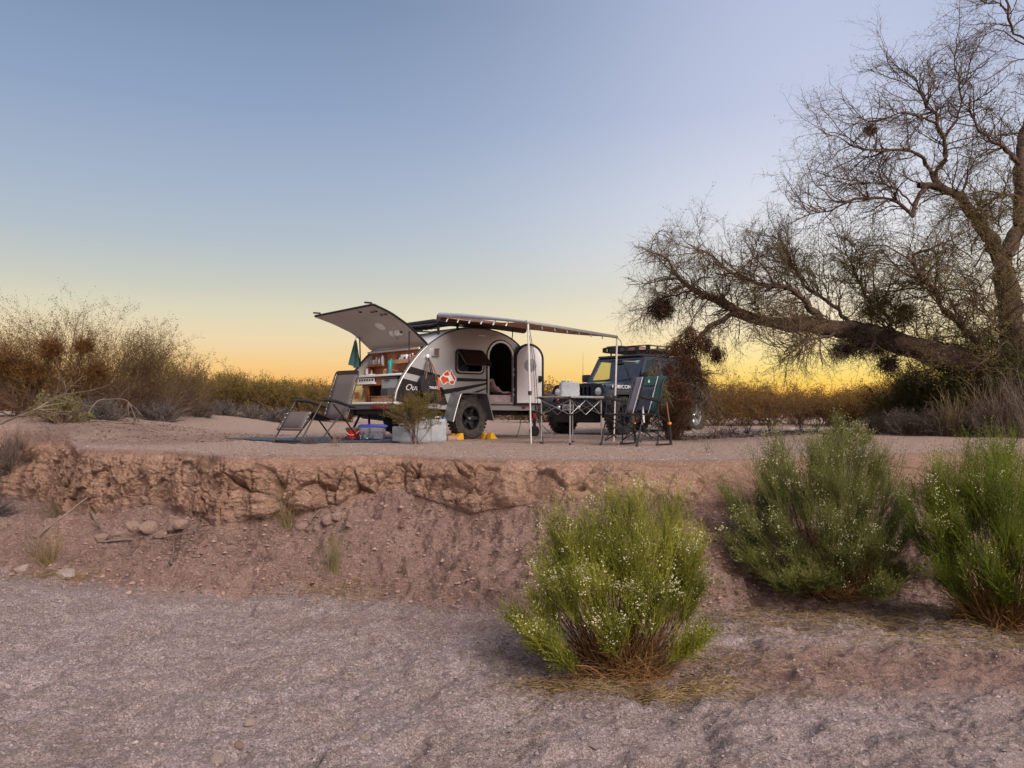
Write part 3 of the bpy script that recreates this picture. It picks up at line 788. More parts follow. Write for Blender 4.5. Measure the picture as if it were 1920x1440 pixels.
# hatch
HP = smoothline([(-.775, 1.648), (-1.115, 1.925), (-1.30, 2.04), (-1.50, 2.145), (-1.79, 2.25)], 5)
HPf = smoothline([(-.80, 1.648), (-1.14, 1.92), (-1.36, 2.02), (-1.58, 2.105), (-1.90, 2.20)], 5)
hatch = empty('hatch', parent=trailer)
def hline(t, off=0.0):
    a = offset_line(HP, off); c = offset_line(HPf, off)
    return [tuple(np.array(p) * (1 - t) + np.array(q) * t) for p, q in zip(a, c)]
b = MB()
T_ = [0, .25, .5, .75, 1]
lo = [[(p[0], Y0 + 1.5 * t, p[1]) for p in hline(t)] for t in T_]
b.grid(lo); b.build('hatch_liner', M['cream'], hatch, smooth=True)
b = MB(); up = [[(p[0], Y0 - .01 + 1.52 * t, p[1]) for p in hline(t, -.035)] for t in T_]
b.grid(up); b.build('hatch_skin', M['silver'], hatch, smooth=True)
b = MB()
for t, yy in ((0, Y0 - .006), (1, Y1 + .006)):
    A_ = [(p[0], yy, p[1]) for p in hline(t)]; C_ = [(p[0], yy, p[1]) for p in hline(t, -.035)]
    b.grid([A_, C_])
A_ = [lo[i][-1] for i in range(5)]; C_ = [up[i][-1] for i in range(5)]; b.grid([A_, C_])
for t, yy in ((0, Y0 - .008), (1, Y1 + .008)): b.tube([(p[0], yy, p[1]) for p in hline(t, -.018)], .019, 6)
b.tube([(p[0] , p[1], p[2]+.02) for p in A_], .019, 6)
b.build('hatch_edge', M['blackmetal'], hatch, smooth=True)
for t in (.06, .94):
    p = hline(t, -.05)[-1]; b = MB(); b.box(p[0] - .10, p[0] + .02, Y0 + 1.5 * t - .02, Y0 + 1.5 * t + .02, p[1] + .0, p[1] + .025); b.build('hatch_catch', M['black'], hatch)
pv = hline(.38, .012)[8]
b = MB(); b.M = Matrix.Translation((pv[0], Y0 + .57, pv[1])) @ Matrix.Rotation(R(33), 4, 'Y'); b.lathe([(0, -.012), (.09, -.012), (.10, 0), (.10, .012)], 24, 'z'); b.build('dome_light', M['white'], hatch, smooth=True)
for (t, i) in ((.10, -4), (.16, -4), (.05, -6), (.12, -6), (.3, -3)):
    p = hline(t, .006)[i]; b = MB(); b.box(p[0] - .02, p[0] + .02, Y0 + 1.5 * t - .02, Y0 + 1.5 * t + .02, p[1] - .012, p[1]); b.build('liner_clip', M['black'], hatch)
for yy in (Y0 + .07, Y1 - .07):
    p = hline(0 if yy < 1 else 1, .01)[4]; b = MB(); b.tube([(p[0], yy, p[1]), (-1.06, yy, 1.33)], [.013, .009], 8); b.build('gas_strut', M['blackmetal'], trailer)
# wheel, fender, chassis
def make_wheel(name, par, loc, r, wdt, rimr, rimmat, spokes, seed=0, blocks=34):
    """axle along local y, outside face towards -y"""
    wh = empty(name, loc, parent=par)
    b = MB(); h = wdt / 2
    b.lathe([(rimr, -h * .75), (rimr * 1.12, -h * .98), (r * .80, -h * 1.02), (r * .93, -h * .92), (r * .975, -h * .7), (r * .975, h * .7), (r * .93, h * .92), (r * .8, h * 1.02), (rimr * 1.12, h * .98), (rimr, h * .75)], 48, 'y')
    for k in range(blocks):
        a = 2 * math.pi * k / blocks
        for (y0, y1, da) in ((-h * 1.0, -h * .42, 0), (-h * .34, h * .0, .5), (h * .04, h * .38, 0), (h * .44, h * 1.0, .5)):
            a_ = a + da * 2 * math.pi / blocks
            b.M = Matrix.Rotation(a_, 4, 'Y'); b.box(-.30 * 2 * math.pi * r / blocks, .34 * 2 * math.pi * r / blocks, y0, y1, r * .955, r)
    b.M = Matrix.Identity(4)
    for rr in (.86, .76): b.lathe([(r * rr, -h * 1.045), (r * rr + .006, -h * 1.07), (r * rr + .012, -h * 1.045)], 48, 'y')
    b.build('tyre', M['rubber'], wh, smooth=True)
    b = MB()
    b.lathe([(rimr, -h * .8), (rimr * 1.03, -h * .86), (rimr * .97, -h * .86), (rimr * .93, -h * .6), (rimr * .90, h * .1), (.02, h * .1)], 40, 'y')
    for k in range(spokes):
        a = 2 * math.pi * (k + .25) / spokes
        b.M = Matrix.Rotation(a, 4, 'Y')
        q = rimr
        b.hexa([(-.20 * q, -h * .42, .12 * q), (.20 * q, -h * .42, .12 * q), (.20 * q, -h * .2, .12 * q), (-.20 * q, -h * .2, .12 * q)],
               [(-.13 * q, -h * .74, .93 * q), (.13 * q, -h * .74, .93 * q), (.13 * q, -h * .45, .93 * q), (-.13 * q, -h * .45, .93 * q)])
    b.M = Matrix.Identity(4)
    b.lathe([(0, -h * .62), (.20 * rimr, -h * .62), (.27 * rimr, -h * .5), (.30 * rimr, -h * .2)], 20, 'y')
    rim = b.build('rim', rimmat, wh, bevel=.004)
    b = MB(); b.lathe([(0, -h * .66), (.10 * rimr, -h * .66), (.13 * rimr, -h * .61)], 16, 'y'); b.build('hub_cap', M['steel'], wh, smooth=True)
    return wh
make_wheel('wheel', trailer, (0, .115, .37), .37, .235, .20, M['blackmetal'], 5)
w2 = make_wheel('wheel', trailer, (0, 1.885, .37), .37, .235, .20, M['blackmetal'], 5)
FP = [(-.435, .315), (-.35, .60), (-.28, .785), (-.265, .80), (-.22, .822), (.262, .815), (.285, .79), (.42, .325)]
def fender(yo, yi):
    f = empty('fender', parent=trailer)
    b = MB(); b.grid([[(p[0], yo, p[1]) for p in FP], [(p[0], (yo + yi) / 2, p[1] + .012) for p in FP], [(p[0], yi, p[1] + .014) for p in FP]])
    b.build('fender_shell', M['fender'], f, solid=.008)
    b = MB(); b.tube([(p[0], yo, p[1]) for p in FP], .010, 6); b.build('fender_trim', M['steel'], f, smooth=True)
fender(-.03, .248); fender(2.03, 1.752)
b = MB()
for yy in (.45, 1.5): b.box(-1.30, 1.75, yy, yy + .05, .42, .54)
for xx in (-1.28, -.6, .6, 1.5): b.box(xx, xx + .05, .3, 1.7, .44, .54)
b.box(-.03, .03, .25, 1.75, .34, .40)
b.build('chassis', M['blackmetal'], trailer)
b = MB(); b.box(-1.395, -1.35, Y0 + .02, Y1 - .02, .53, .605); b.build('rear_beam', M['fender'], trailer, bevel=.004)
b = MB(); b.prism([(-1.34, .54), (-.45, .54), (-.45, .30), (-1.0, .36)], 'y', .40, 1.70); b.build('water_tank', M['black'], trailer, bevel=.01)
b = MB(); b.prism([(-.62, .32), (-.42, .32), (-.44, .10), (-.56, .12)], 'y', 1.2, 1.65); b.build('mud_flap', M['black'], trailer)
b = MB(); b.box(-1.415, -1.395, .38, .86, .545, .590); b.build('tail_light', M['red'], trailer, bevel=.004)
b = MB(); b.tube([(-1.2, 1.22, .46), (-1.28, 1.05, .04)], .02, 6); b.box(-1.36, -1.22, .98, 1.1, .0, .03); b.build('stabiliser_leg', M['blackmetal'], trailer)
b = MB(); b.tube([(-1.2, 1.45, .46), (-1.30, 1.62, .04)], .02, 6); b.box(-1.36, -1.24, 1.56, 1.68, 0, .03); b.build('stabiliser_leg', M['blackmetal'], trailer)
# drawbar, jockey wheel, chain
b = MB(); b.tube([(1.55, .47, .48), (2.65, 1.0, .47)], .035, 4); b.tube([(1.55, 1.53, .48), (2.65, 1.0, .47)], .035, 4); b.box(2.6, 2.85, .95, 1.05, .44, .52); b.build('drawbar', M['blackmetal'], trailer)
b = MB(); b.box(1.68, 1.98, .55, 1.45, .50, .78); b.build('tongue_box', M['fridgedark'], trailer, bevel=.015)
b = MB(); b.tube([(1.95, .62, .60), (1.95, .62, .12)], .028, 8); b.lathe([(.0, -.03), (.05, -.035), (.10, -.03), (.11, 0), (.10, .03), (.05, .035), (0, .03)], 20, 'y', (1.95, .62, .11)); b.build('jockey_wheel', M['black'], trailer, smooth=True)
b = MB(); b.box(1.66, 1.74, .36, .46, .36, .46); b.build('tail_light', M['red'], trailer, bevel=.004)
def chain(P0, P1, sag, name, par, r=.006):
    b = MB(); n = 16
    for i in range(n):
        t = i / (n - 1); p = Vector(P0).lerp(Vector(P1), t); p.z -= sag * math.sin(math.pi * t)
        d_ = (Vector(P1) - Vector(P0)).normalized()
        q = arc(0, 0, .022, 0, 360, 8, .014)
        s_ = Vector((0, 1, 0)) if i % 2 else Vector((0, 0, 1))
        b.tube([p + d_ * a + s_ * c for a, c in q], r, 4, False)
    return b.build(name, M['steel'], par)
chain((1.8, .5, .45), (2.2, .35, .03), .05, 'safety_chain', trailer)
b = MB(); b.tube([(1.35, .3, .50), (1.25, .25, .22), (1.12, .15, .09), (.95, .0, .02)], .006, 6); b.build('cable', M['black'], trailer)
# roof rack
rack = empty('roof_rack', parent=trailer)
b = MB()
for yy in (.42, 1.58): b.tube([(-.62, yy, 2.015), (-.5, yy, 2.04), (.95, yy, 2.06), (1.0, yy, 2.03)], .016, 8)
for xx in (-.45, -.05, .42, .85): b.box(xx, xx + .05, .36, 1.64, 2.055, 2.08)
b.build('rack_rail', M['blackmetal'], rack)
for xx, zz in ((-.40, 1.85), (.0, 1.95), (.55, 1.97)):
    for yy in (.42, 1.58): b = MB(); b.tube([(xx, yy, zz), (xx, yy, 2.05)], .022, 8); b.build('rack_post', M['black'], rack)
b = MB()
for yy in (1.1, 1.22, 1.35, 1.5): b.tube([(-1.0, yy, 1.99), (-.55, yy, 2.04), (.1, yy, 2.06)], .011, 6)
b.tube([(-1.0, .75, 1.985), (-.1, .55, 2.10)], .012, 6)
b.box(-1.03, -.98, .72, 1.55, 1.97, 2.01)
b.tube(arc_pts := [(-1.0, 1.15 + .03 * math.cos(a * .7), 2.05 + .03 * math.sin(a * .7)) for a in range(10)], .008, 5)
b.build('rack_extension', M['blackmetal'], rack)
bpy.context.view_layer.update()
def desc(o):
    for c_ in o.children:
        if c_.name.startswith('wheel'): continue
        yield c_; yield from desc(c_)
Tinv = trailer.matrix_world.inverted(); _done = set()
for o in list(desc(trailer)):
    if o.type != 'MESH': continue
    mw = Tinv @ o.matrix_world; me = o.data
    if me.name in _done: continue
    _done.add(me.name)
    for v in me.vertices: v.co = Vector(warp(*(mw @ v.co)))
    rel = Tinv @ o.parent.matrix_world if o.parent != trailer else Matrix.Identity(4)
    o['_fix'] = 1
    o.matrix_parent_inverse = Matrix.Identity(4)
    if o.parent.type == 'EMPTY': o.matrix_basis = rel.inverted()
    else: o.matrix_basis = Matrix.Identity(4)
for o in desc(trailer):
    if '_fix' in o: del o['_fix']
w2.location = (0, 1.855 * 1.64 / 1.5, .37)
bag = MB(); bag.box(-.42, .12, .55, 1.5, 2.085, 2.15)
bo = bag.build('folded_gear', M['black'], None, bevel=.03); bo.location = TO; bo.rotation_euler = (0, 0, R(TA))
tag(bo, 'flat black gear bag strapped on the trailer roof rack', 'bag')

def tl(x, y, z):
    x, y, z = warp(x, y, z); a = R(TA); return (TO[0] + x * math.cos(a) - y * math.sin(a), TO[1] + x * math.sin(a) + y * math.cos(a), z)
def tthing(name, loc, label, cat, group=None, rz=0): return empty(name, tl(*loc), R(TA + rz), label, cat, group)

# ---- awning: case on the trailer roof, canvas drawn out to a front bar on two poles
P1 = at(990, 604, 11.75); P2 = at(1157, 632, 12.95)
P4 = at(822, 593, 13.6); P3 = at(984, 616, 15.05)
aw = empty('awning', (0, 0, 0), 0, 'pull-out canvas awning with two white poles beside the trailer', 'awning')
def lerp(a, c, t): return np.array(a) * (1 - t) + np.array(c) * t
b = MB(); nI, nJ = 14, 14; G_ = []
for i in range(nI + 1):
    u = i / nI; row = []
    for j in range(nJ + 1):
        v = j / nJ; p = lerp(lerp(P4, P3, u), lerp(P1, P2, u), v); p[2] -= .05 * math.sin(math.pi * v) * (1 - .5 * u); row.append(p)
    G_.append(row)
b.grid(G_); b.build('canvas', M['canvas'], aw, smooth=True, solid=.004)
b = MB(); ex = (P3 - P4) / np.linalg.norm(P3 - P4)
pr = [(-.05, .03), (.02, .05), (.07, .0), (.05, -.075), (-.02, -.10), (-.07, -.05)]
side_ = np.array([ex[1], -ex[0], 0]); side_ /= np.linalg.norm(side_)
A_ = [P4 + side_ * p[0] + np.array([0, 0, p[1]]) for p in pr]; C_ = [P3 + side_ * p[0] + np.array([0, 0, p[1]]) for p in pr]
n_ = len(pr); b.add([tuple(q) for q in A_ + C_], [tuple(range(n_)), tuple(range(n_, 2 * n_))[::-1]] + [(i, (i + 1) % n_, (i + 1) % n_ + n_, i + n_) for i in range(n_)])
b.build('case', mat('awning_case', (.10, .055, .04), .5), aw, bevel=.01)
def bar(b, a, c, w, h):
    a = Vector(a); c = Vector(c); t = (c - a).normalized(); s_ = t.cross(Vector((0, 0, 1))).normalized() * w / 2; u_ = s_.cross(t).normalized() * h / 2
    b.hexa([a - s_ - u_, a + s_ - u_, a + s_ + u_, a - s_ + u_], [c - s_ - u_, c + s_ - u_, c + s_ + u_, c - s_ + u_])
b = MB(); bar(b, P1 + (P1 - P2) * .02, P2 + (P2 - P1) * .0, .05, .045); b.build('front_bar', M['steel'], aw, bevel=.006)
b = MB(); b.tube([P1, lerp(P1, P4, .3) + np.array([0, 0, .02]), lerp(P1, P4, .7) + np.array([0, 0, .035]), lerp(P1, P4, .98) + np.array([0, 0, .03])], [.022, .03, .042, .045], 10); b.build('arm', mat('pale_roll', (.34, .35, .38), .5), aw, smooth=True)
b = MB(); bar(b, P2, lerp(P2, P3, .98), .04, .03); b.build('arm', M['steel'], aw, bevel=.005)
for (pt, bx, by, jy) in ((P1, 996, 832, 783), (P2, 1151, 827, 772)):
    g_ = at(bx, by, 0.46 * 1450 / (by - 775) ); g_[2] = 0
    po = empty('pole', parent=aw)
    b = MB(); b.tube([g_, lerp(g_, pt, .42)], .0125, 8); b.build('lower_tube', M['polewhite'], po, smooth=True)
    b = MB(); b.tube([lerp(g_, pt, .415), pt], .016, 8); b.build('upper_tube', M['polewhite'], po, smooth=True)
    b = MB(); c_ = lerp(g_, pt, .415); b.tube([c_ - np.array([0, 0, .03]), c_ + np.array([0, 0, .03])], .029, 8); b.build('clamp', M['black'], po)
for k in range(6):
    p = lerp(P4, P1, .12 + .135 * k); b = MB(); b.tube([p + np.array([.02, 0, -.0]), p + np.array([-.025, -.02, -.085])], .011, 5); b.build('light_clip', M['white'], aw)
for k in range(6):
    p = lerp(P1, P2, .14 + .135 * k); b = MB(); b.tube([p + np.array([0, 0, -.02]), p + np.array([.012, -.0, -.075])], .009, 5); b.build('light_clip', M['steel'], aw)
b = MB(); b.tube([P2, at(1164, 640, 13.0), at(1166, 652, 13.3)], .006, 5); b.build('guy_rope', M['black'], aw)
b = MB(); b.tube([P1 + np.array([.02, 0, -.1]), at(997, 640, 11.9), at(1002, 668, 12.1), at(1006, 720, 12.2), at(1010, 790, 12.3), at(1019, 835, 11.6)], .005, 5); b.tube([P1 + np.array([.02, 0, -.2]), at(1000, 680, 11.9), at(1004, 760, 12.1), at(1020, 830, 12.0)], .004, 5); b.build('guy_rope', M['black'], aw)
b = MB(); b.tube([at(961, 616, 14.3), at(961, 628, 14.3), at(960, 636, 14.3)], .010, 5); b.build('light_cord', M['black'], aw)

# ---- things in and on the trailer
t = tthing('portable_fridge', (-1.16, .70, .768), 'grey portable fridge with vent grille standing in the trailer galley', 'fridge')
b = MB(); b.box(-.0, .36, -.22, .24, 0, .29); b.build('body', M['fridgegrey'], t, bevel=.012)
b = MB(); b.box(-.012, .36, -.225, .245, .295, .325); b.build('lid', M['fridgedark'], t, bevel=.008)
b = MB(); b.box(-.03, -.002, .0, .12, .262, .285); b.build('handle', M['fridgedark'], t, bevel=.004)
b = MB(); b.box(-.008, -.001, -.218, .238, .005, .135); b.build('lower_panel', M['fridgedark'], t)
b = MB()
for i in range(4):
    for j in range(5): b.box(-.014, -.0085, .05 + i * .042, .083 + i * .042, .012 + j * .023, .029 + j * .023)
b.build('grille', mat('grille_blue', (.05, .06, .075), .5), t)
t = tthing('slide_out_tray', (-1.20, 1.35, .985), 'white slatted crate on the slide below the galley counter', 'crate')
b = MB(); b.box(0, .4, -.30, .32, 0, .035); b.build('base', M['white'], t, bevel=.004)
b = MB(); b.box(.02, .035, -.28, .25, .04, .11)
b.build('front', M['white'], t, bevel=.003)
b = MB()
for k in range(6): b.box(.014, .0195, -.25 + k * .08, -.20 + k * .08, .055, .095)
b.build('slot', mat('olive_slot', (.09, .085, .06), .7), t)
def pouch(loc, w_, h_, d_, col, name, label, cat, band, seed, rz=0):
    o = tthing(name, loc, label, cat, rz=rz)
    b = MB(); Pn = []
    for i in range(9):
        v = i / 8; dd = d_ * math.sin(math.pi * min(1, v * .9 + .1)) ** .6 * (1 - v * .6)
        Pn.append((w_ / 2 * (1 - .05 * math.sin(3 * v)), dd / 2 + .004, v * h_))
    b.grid([[(-p[1], -p[0], p[2]) for p in Pn], [(-p[1] * 1.2, 0, p[2]) for p in Pn], [(-p[1], p[0], p[2]) for p in Pn]])
    b.grid([[(p[1], -p[0], p[2]) for p in Pn], [(p[1] * 1.2, 0, p[2]) for p in Pn], [(p[1], p[0], p[2]) for p in Pn]])
    b.build('bag', mat('pouch_' + str(seed), col, .4, 0, var=.35, scale=14, col2=tuple(min(1, c * 1.6 + .08) for c in col)), o, smooth=True)
    b = MB(); b.box(-d_ * .62, -d_ * .60, -w_ * .33, w_ * .33, h_ * .25, h_ * .6); b.build('printed_patch', mat('patch_' + str(seed), band, .5), o)
    return o
t = tthing('cereal_box', (-1.33, 1.50, .66), 'tall pale box of food standing in the galley between two bags', 'box')
b = MB(); b.box(-.03, .03, -.085, .085, 0, .30); b.build('carton', mat('carton', (.62, .55, .42), .6, var=.15, scale=8), t, bevel=.003)
b = MB(); b.box(-.034, -.031, -.05, .05, .06, .2); b.build('printed_patch', mat('carton_print', (.55, .30, .12), .6), t)
pouch((-1.34, 1.29, .655), .22, .30, .08, (.50, .36, .06), 'food_pouch', 'yellow pouch of food with a brown print in the galley', 'food pouch', (.34, .10, .02), 2)
pouch((-1.37, 1.15, .655), .15, .24, .07, (.45, .38, .25), 'snack_pouch', 'crumpled cream snack pouch leaning at the right of the yellow one', 'food pouch', (.5, .4, .1), 3, -15)
pouch((-1.34, 1.66, .655), .20, .27, .09, (.40, .20, .19), 'red_bag', 'pale red plastic bag at the far end of the galley', 'plastic bag', (.42, .03, .03), 4)
t = tthing('drink_bottle', (-1.05, .835, 1.152), 'teal drink bottle standing on the galley counter', 'bottle')
b = MB(); b.lathe([(0, 0), (.038, 0), (.041, .01), (.040, .18), (.036, .19)], 20, 'z'); b.build('bottle_body', M['tealplastic'], t, smooth=True)
b = MB(); b.lathe([(.041, .182), (.042, .20), (.040, .24), (.03, .25), (0, .252)], 20, 'z'); b.box(-.012, .012, -.04, -.025, .235, .275); b.build('bottle_cap', mat('teal_cap', (.01, .33, .34), .3), t, smooth=True)
t = tthing('wooden_trivet', (-1.06, .98, 1.152), 'light wooden heart-shaped trivet leaning beside the teal bottle', 'trivet')
b = MB()
for s_ in (-1, 1): b.tube([(0, s_ * .005, 0), (.01, s_ * .035, .05), (.015, s_ * .03, .10), (.015, s_ * .008, .10), (.01, 0, .06)], .007, 5)
b.build('loop', M['woodlight'], t, smooth=True)
t = tthing('paper_towel_roll', (-1.07, .64, 1.875), 'white paper towel roll hanging under the open hatch', 'paper towel')
b = MB(); b.lathe([(.02, -.13), (.058, -.13), (.060, 0), (.058, .13), (.02, .13)], 20, 'y'); b.build('roll', M['whitecloth'], t, smooth=True)
b = MB(); b.lathe([(.021, -.133), (.021, .133)], 12, 'y'); b.build('core', M['black'], t)
b = MB(); b.tube([(0, -.16, 0), (0, .16, 0)], .006, 5); b.tube([(0, -.155, 0), (.0, -.155, .085)], .006, 5); b.tube([(0, .155, 0), (0, .155, .085)], .006, 5); b.build('holder', M['blackmetal'], t)
b = MB(); b.tube([(.02, .0, .07), (-.06, .01, .03), (-.065, .01, -.03), (0, .01, -.075), (-.02, -.05, -.12), (-.03, -.08, -.10)], .004, 5); b.build('cord', M['black'], t)
b = MB(); b.hexa([(-.06, .02, .0), (-.058, .15, .0), (-.054, .15, .0), (-.056, .02, .0)], [(-.03, .09, .09), (-.03, .17, .075), (-.027, .17, .075), (-.027, .09, .09)]); b.build('loose_sheet', M['whitecloth'], t)
# tea towel on a hook outside the far lip
t = tthing('tea_towel', (-1.36, 1.80, 1.37), 'blue-green tea towel hanging at the left edge of the open galley', 'towel')
P = []
for i in range(12):
    v = i / 11; wd = .015 + .115 * (v ** .8); row = []
    for j in range(11):
        u = j / 10 * 2 - 1; row.append((-.02 + u * wd * 1.0, .03 * math.sin(u * 7 + v * 2) * (.3 + v) , .45 * (1 - v) - (.06 * (1 - abs(u)) * v)))
    P.append(row)
_p = at(668, 684, 14.15); t.location = _p
b = MB(); b.grid(P); b.build('cloth', M['teal'], t, smooth=True, solid=.006)
b = MB(); b.tube([(-.02, 0, .44), (-.01, 0, .50), (.02, -.03, .51)], .006, 5); b.build('hook', M['black'], t)
# spice bottles and jars in a rack at the far back corner
def jar(loc, r_, h_, m, capm, label, grp, lid=True):
    o = tthing('condiment_bottle', loc, label, 'bottle', grp)
    b = MB(); b.lathe([(0, 0), (r_, 0), (r_, h_ * .7), (r_ * .55, h_ * .85), (r_ * .5, h_ * .9)], 12, 'z'); b.build('bottle_body', m, o, smooth=True)
    b = MB(); b.lathe([(r_ * .55, h_ * .88), (r_ * .6, h_ * .9), (r_ * .55, h_), (0, h_)], 12, 'z'); b.build('bottle_cap', capm, o, smooth=True)
wh_, gy_, rd_, gr_ = M['whitecloth'], M['palegrey'], M['red'], mat('lime', (.35, .5, .05), .5)
SPX = -.86
t = tthing('spice_rack', (SPX, 1.48, 1.335), 'dark wooden spice rack fixed in the far corner of the galley', 'rack')
b = MB(); b.box(-.05, .04, -.22, .22, -.01, 0); b.box(-.05, -.04, -.22, .22, .0, .03); b.box(-.05, .04, .20, .22, -.17, -.0); b.build('rack_shelf', M['wood'], t)
b = MB(); b.tube([(-.05, -.22, .06), (-.05, .22, .06)], .003, 5); b.build('rack_wire', M['steel'], t)
for k, (yy, r_, h_, m1, m2, lb) in enumerate([(1.66, .022, .12, M['palegrey'], wh_, 'grey spice jar at the far end of the spice rack'), (1.58, .024, .14, wh_, M['black'], 'short white spice jar second from the far end of the rack'),
        (1.50, .026, .16, M['palegrey'], wh_, 'grey spray bottle in the middle of the spice rack'), (1.42, .022, .14, wh_, wh_, 'slim white tube standing in the spice rack'), (1.32, .027, .21, wh_, M['teal'], 'tall white bottle at the near end of the spice rack')]):
    jar((SPX, yy, 1.336), r_, h_, m1, m2, lb, 'bottles in the spice rack')
jar((-.97, 1.62, 1.152), .024, .16, wh_, M['black'], 'white bottle standing on the counter below the spice rack', 'things on the galley counter')
jar((-.93, 1.54, 1.152), .02, .10, M['palegrey'], wh_, 'small grey bottle on the counter beside the white one', 'things on the galley counter')
for k, (yy, r_, h_, m1, m2, lb) in enumerate([(.90, .03, .06, mat('snack', (.6, .5, .2), .6), M['red'], 'low yellow jar at the far end of the galley shelf'), (.80, .022, .13, M['black'], M['black'], 'black jar on the galley shelf behind the teal bottle'),
        (.74, .02, .09, wh_, wh_, 'small white jar on the galley shelf'), (.48, .028, .13, mat('lilac', (.4, .3, .45), .5), wh_, 'lilac bottle on the galley shelf right of the white box'), (.40, .026, .14, rd_, wh_, 'red bottle on the galley shelf'), (.33, .03, .12, gr_, M['black'], 'lime green jar at the near end of the galley shelf')]):
    jar((-.93, yy, 1.361), r_, h_, m1, m2, lb, 'things on the galley shelf')
t = tthing('white_box', (-.93, .60, 1.361), 'white box with a dark print on the galley shelf', 'box')
b = MB(); b.box(-.03, .05, -.07, .09, 0, .13); b.build('carton', wh_, t, bevel=.004)
b = MB(); b.box(-.034, -.031, -.06, .0, .01, .09); b.build('printed_patch', mat('print_dark', (.08, .07, .12), .6), t)
t = tthing('spatula', (-.82, 1.20, 1.24), 'pink handled spatula hanging on the galley back wall', 'utensil')
b = MB(); b.tube([(0, 0, .17), (0, 0, .0)], [.005, .009], 6); b.build('handle', mat('pink', (.55, .25, .22), .5), t)
t = tthing('stove_pan', (-.98, .55, 1.152), 'dark pan lying on the counter under the shelf', 'pan')
b = MB(); b.lathe([(0, 0), (.10, 0), (.125, .05), (.118, .05), (.095, .01), (0, .01)], 24, 'z'); b.build('bowl', M['blackmetal'], t, smooth=True)
b = MB(); b.tube([(-.12, .02, .045), (-.22, .10, .075)], .01, 6); b.build('handle', M['red'], t)
t = tthing('cutting_board', (-1.14, 1.25, 1.151), 'thin white plate lying on the galley counter', 'plate')
b = MB(); b.lathe([(0, 0), (.07, .0), (.09, .012), (.088, .016), (.068, .006), (0, .006)], 20, 'z'); b.build('dish', wh_, t, smooth=True)
# black shopping bag hanging from a hook on the side
t = tthing('tote_bag', (-.78, .18, .78), 'black tote bag with orange cords hanging on the trailer side', 'bag')
b = MB(); o_ = [(-.13, .33), (.09, .34), (.14, .22), (.16, 0), (.12, -.07), (-.02, -.09), (-.14, -.02), (-.20, .12), (-.19, .25)]
b.prism(o_, 'y', -.05, .06); b.build('bag_body', mat('black_fabric', (.008, .008, .010), .85, var=.4, bump=.6, bscale=14), t, bevel=.025)
b = MB()
for s_ in (-1, 1): b.tube([(-.08, -.02 * s_, .33), (-.04 + .01 * s_, -.02 * s_, .52), (0, 0, .64), (.04, -.02 * s_, .50), (.085, -.02 * s_, .33)], .009, 6)
b.build('strap', M['black'], t, smooth=True)
b = MB()
for k in range(3): b.tube([(.01, -.03, .60), (.10 + .018 * k, -.06, .35), (.15 + .025 * k, -.065, .08), (.17 + .03 * k, -.06, -.10)], .0042, 5)
b.tube([(0, -.03, .58), (-.06, -.05, .42), (-.10, -.055, .26)], .006, 5)
b.build('cord', mat('orange_cord', (.26, .08, .05), .7, var=.6), t)
tx = link_mesh('lettering', text_mesh('THULE', .062, .001), M['white'], t); tx.matrix_local = Matrix.Translation((.05, -.078, .12)) @ Matrix.Rotation(R(90), 4, 'X')
b = MB(); b.ball((0, .02, .66), (.03, .025, .035)); b.build('hook', M['white'], t, smooth=True)
t = tthing('orange_strap', (-.555, .21, .93), 'short orange strap end hanging right of the black tote bag', 'strap')
b = MB(); b.box(-.022, .022, -.006, .0, 0, .16); b.box(-.015, .018, -.008, -.002, -.06, .0); b.build('webbing', mat('orange_web', (.62, .17, .08), .7), t, bevel=.003)

# ---- wheel chocks
for loc, rz, lb in (((-.28, .02, 0), 0, 'yellow wheel chock behind the trailer wheel'), ((.27, .02, 0), 180, 'yellow wheel chock in front of the trailer wheel')):
    o = tthing('wheel_chock', loc, lb, 'wheel chock', 'yellow wheel chocks', rz)
    for dy in (0, .17):
        b = MB(); b.prism([(-.11, 0), (.07, 0), (.05, .115), (.01, .115)], 'y', -.06 + dy, .06 + dy); b.build('wedge', mat('yellow_plastic', (.62, .33, .02), .5), o, bevel=.008)
o = tthing('levelling_board', (-.42, .0, 0), 'dusty pink board lying behind the trailer wheel', 'board')
b = MB(); b.box(-.14, .06, -.05, .09, 0, .07); b.build('plank', mat('dusty_board', (.32, .2, .15), .8), o, bevel=.006)

# ================================================================== the off-road car
M['paint'] = mat('dark_blue_paint', (.014, .018, .035), .28, .2, var=.05, coat=.7)
M['flare'] = mat('flare_plastic', (.035, .036, .042), .5, 0, var=.15)
M['trimblack'] = mat('trim_black', (.010, .010, .012), .5)
M['chrome'] = mat('bright_rim', (.60, .60, .60), .28, .85, var=.06)
M['lens'] = mat('lamp_lens', (.62, .63, .64), .12, .3, var=.15, scale=30)
M['carglass'] = tintglass('windscreen_glass', (.86, .92, .52), .02)
M['sideglass'] = tintglass('side_glass', (.97, .97, .80), .0); M['privacy'] = mat('privacy_glass', (.008, .010, .016), .05)
JO = (1.75, 17.2, float(plateau_z(1.75, 17.2))); JA = 226.0
car = empty('off_road_car', JO, R(JA), 'dark blue off-road car with a loaded roof rack parked behind the table', 'car')
# hood
b = MB()
hl = [(.40, .60, 1.075), (-.15, .655, 1.125), (-.74, .71, 1.165)]
rows = []
for (x_, hw, zt) in hl:
    rows.append([(x_, -hw, .72), (x_, -hw, zt - .07), (x_, -hw + .05, zt - .015), (x_, -hw * .5, zt + .02), (x_, 0, zt + .035), (x_, hw * .5, zt + .02), (x_, hw - .05, zt - .015), (x_, hw, zt - .07), (x_, hw, .72)])
b.grid(rows); b.build('bonnet', M['paint'], car, smooth=True)
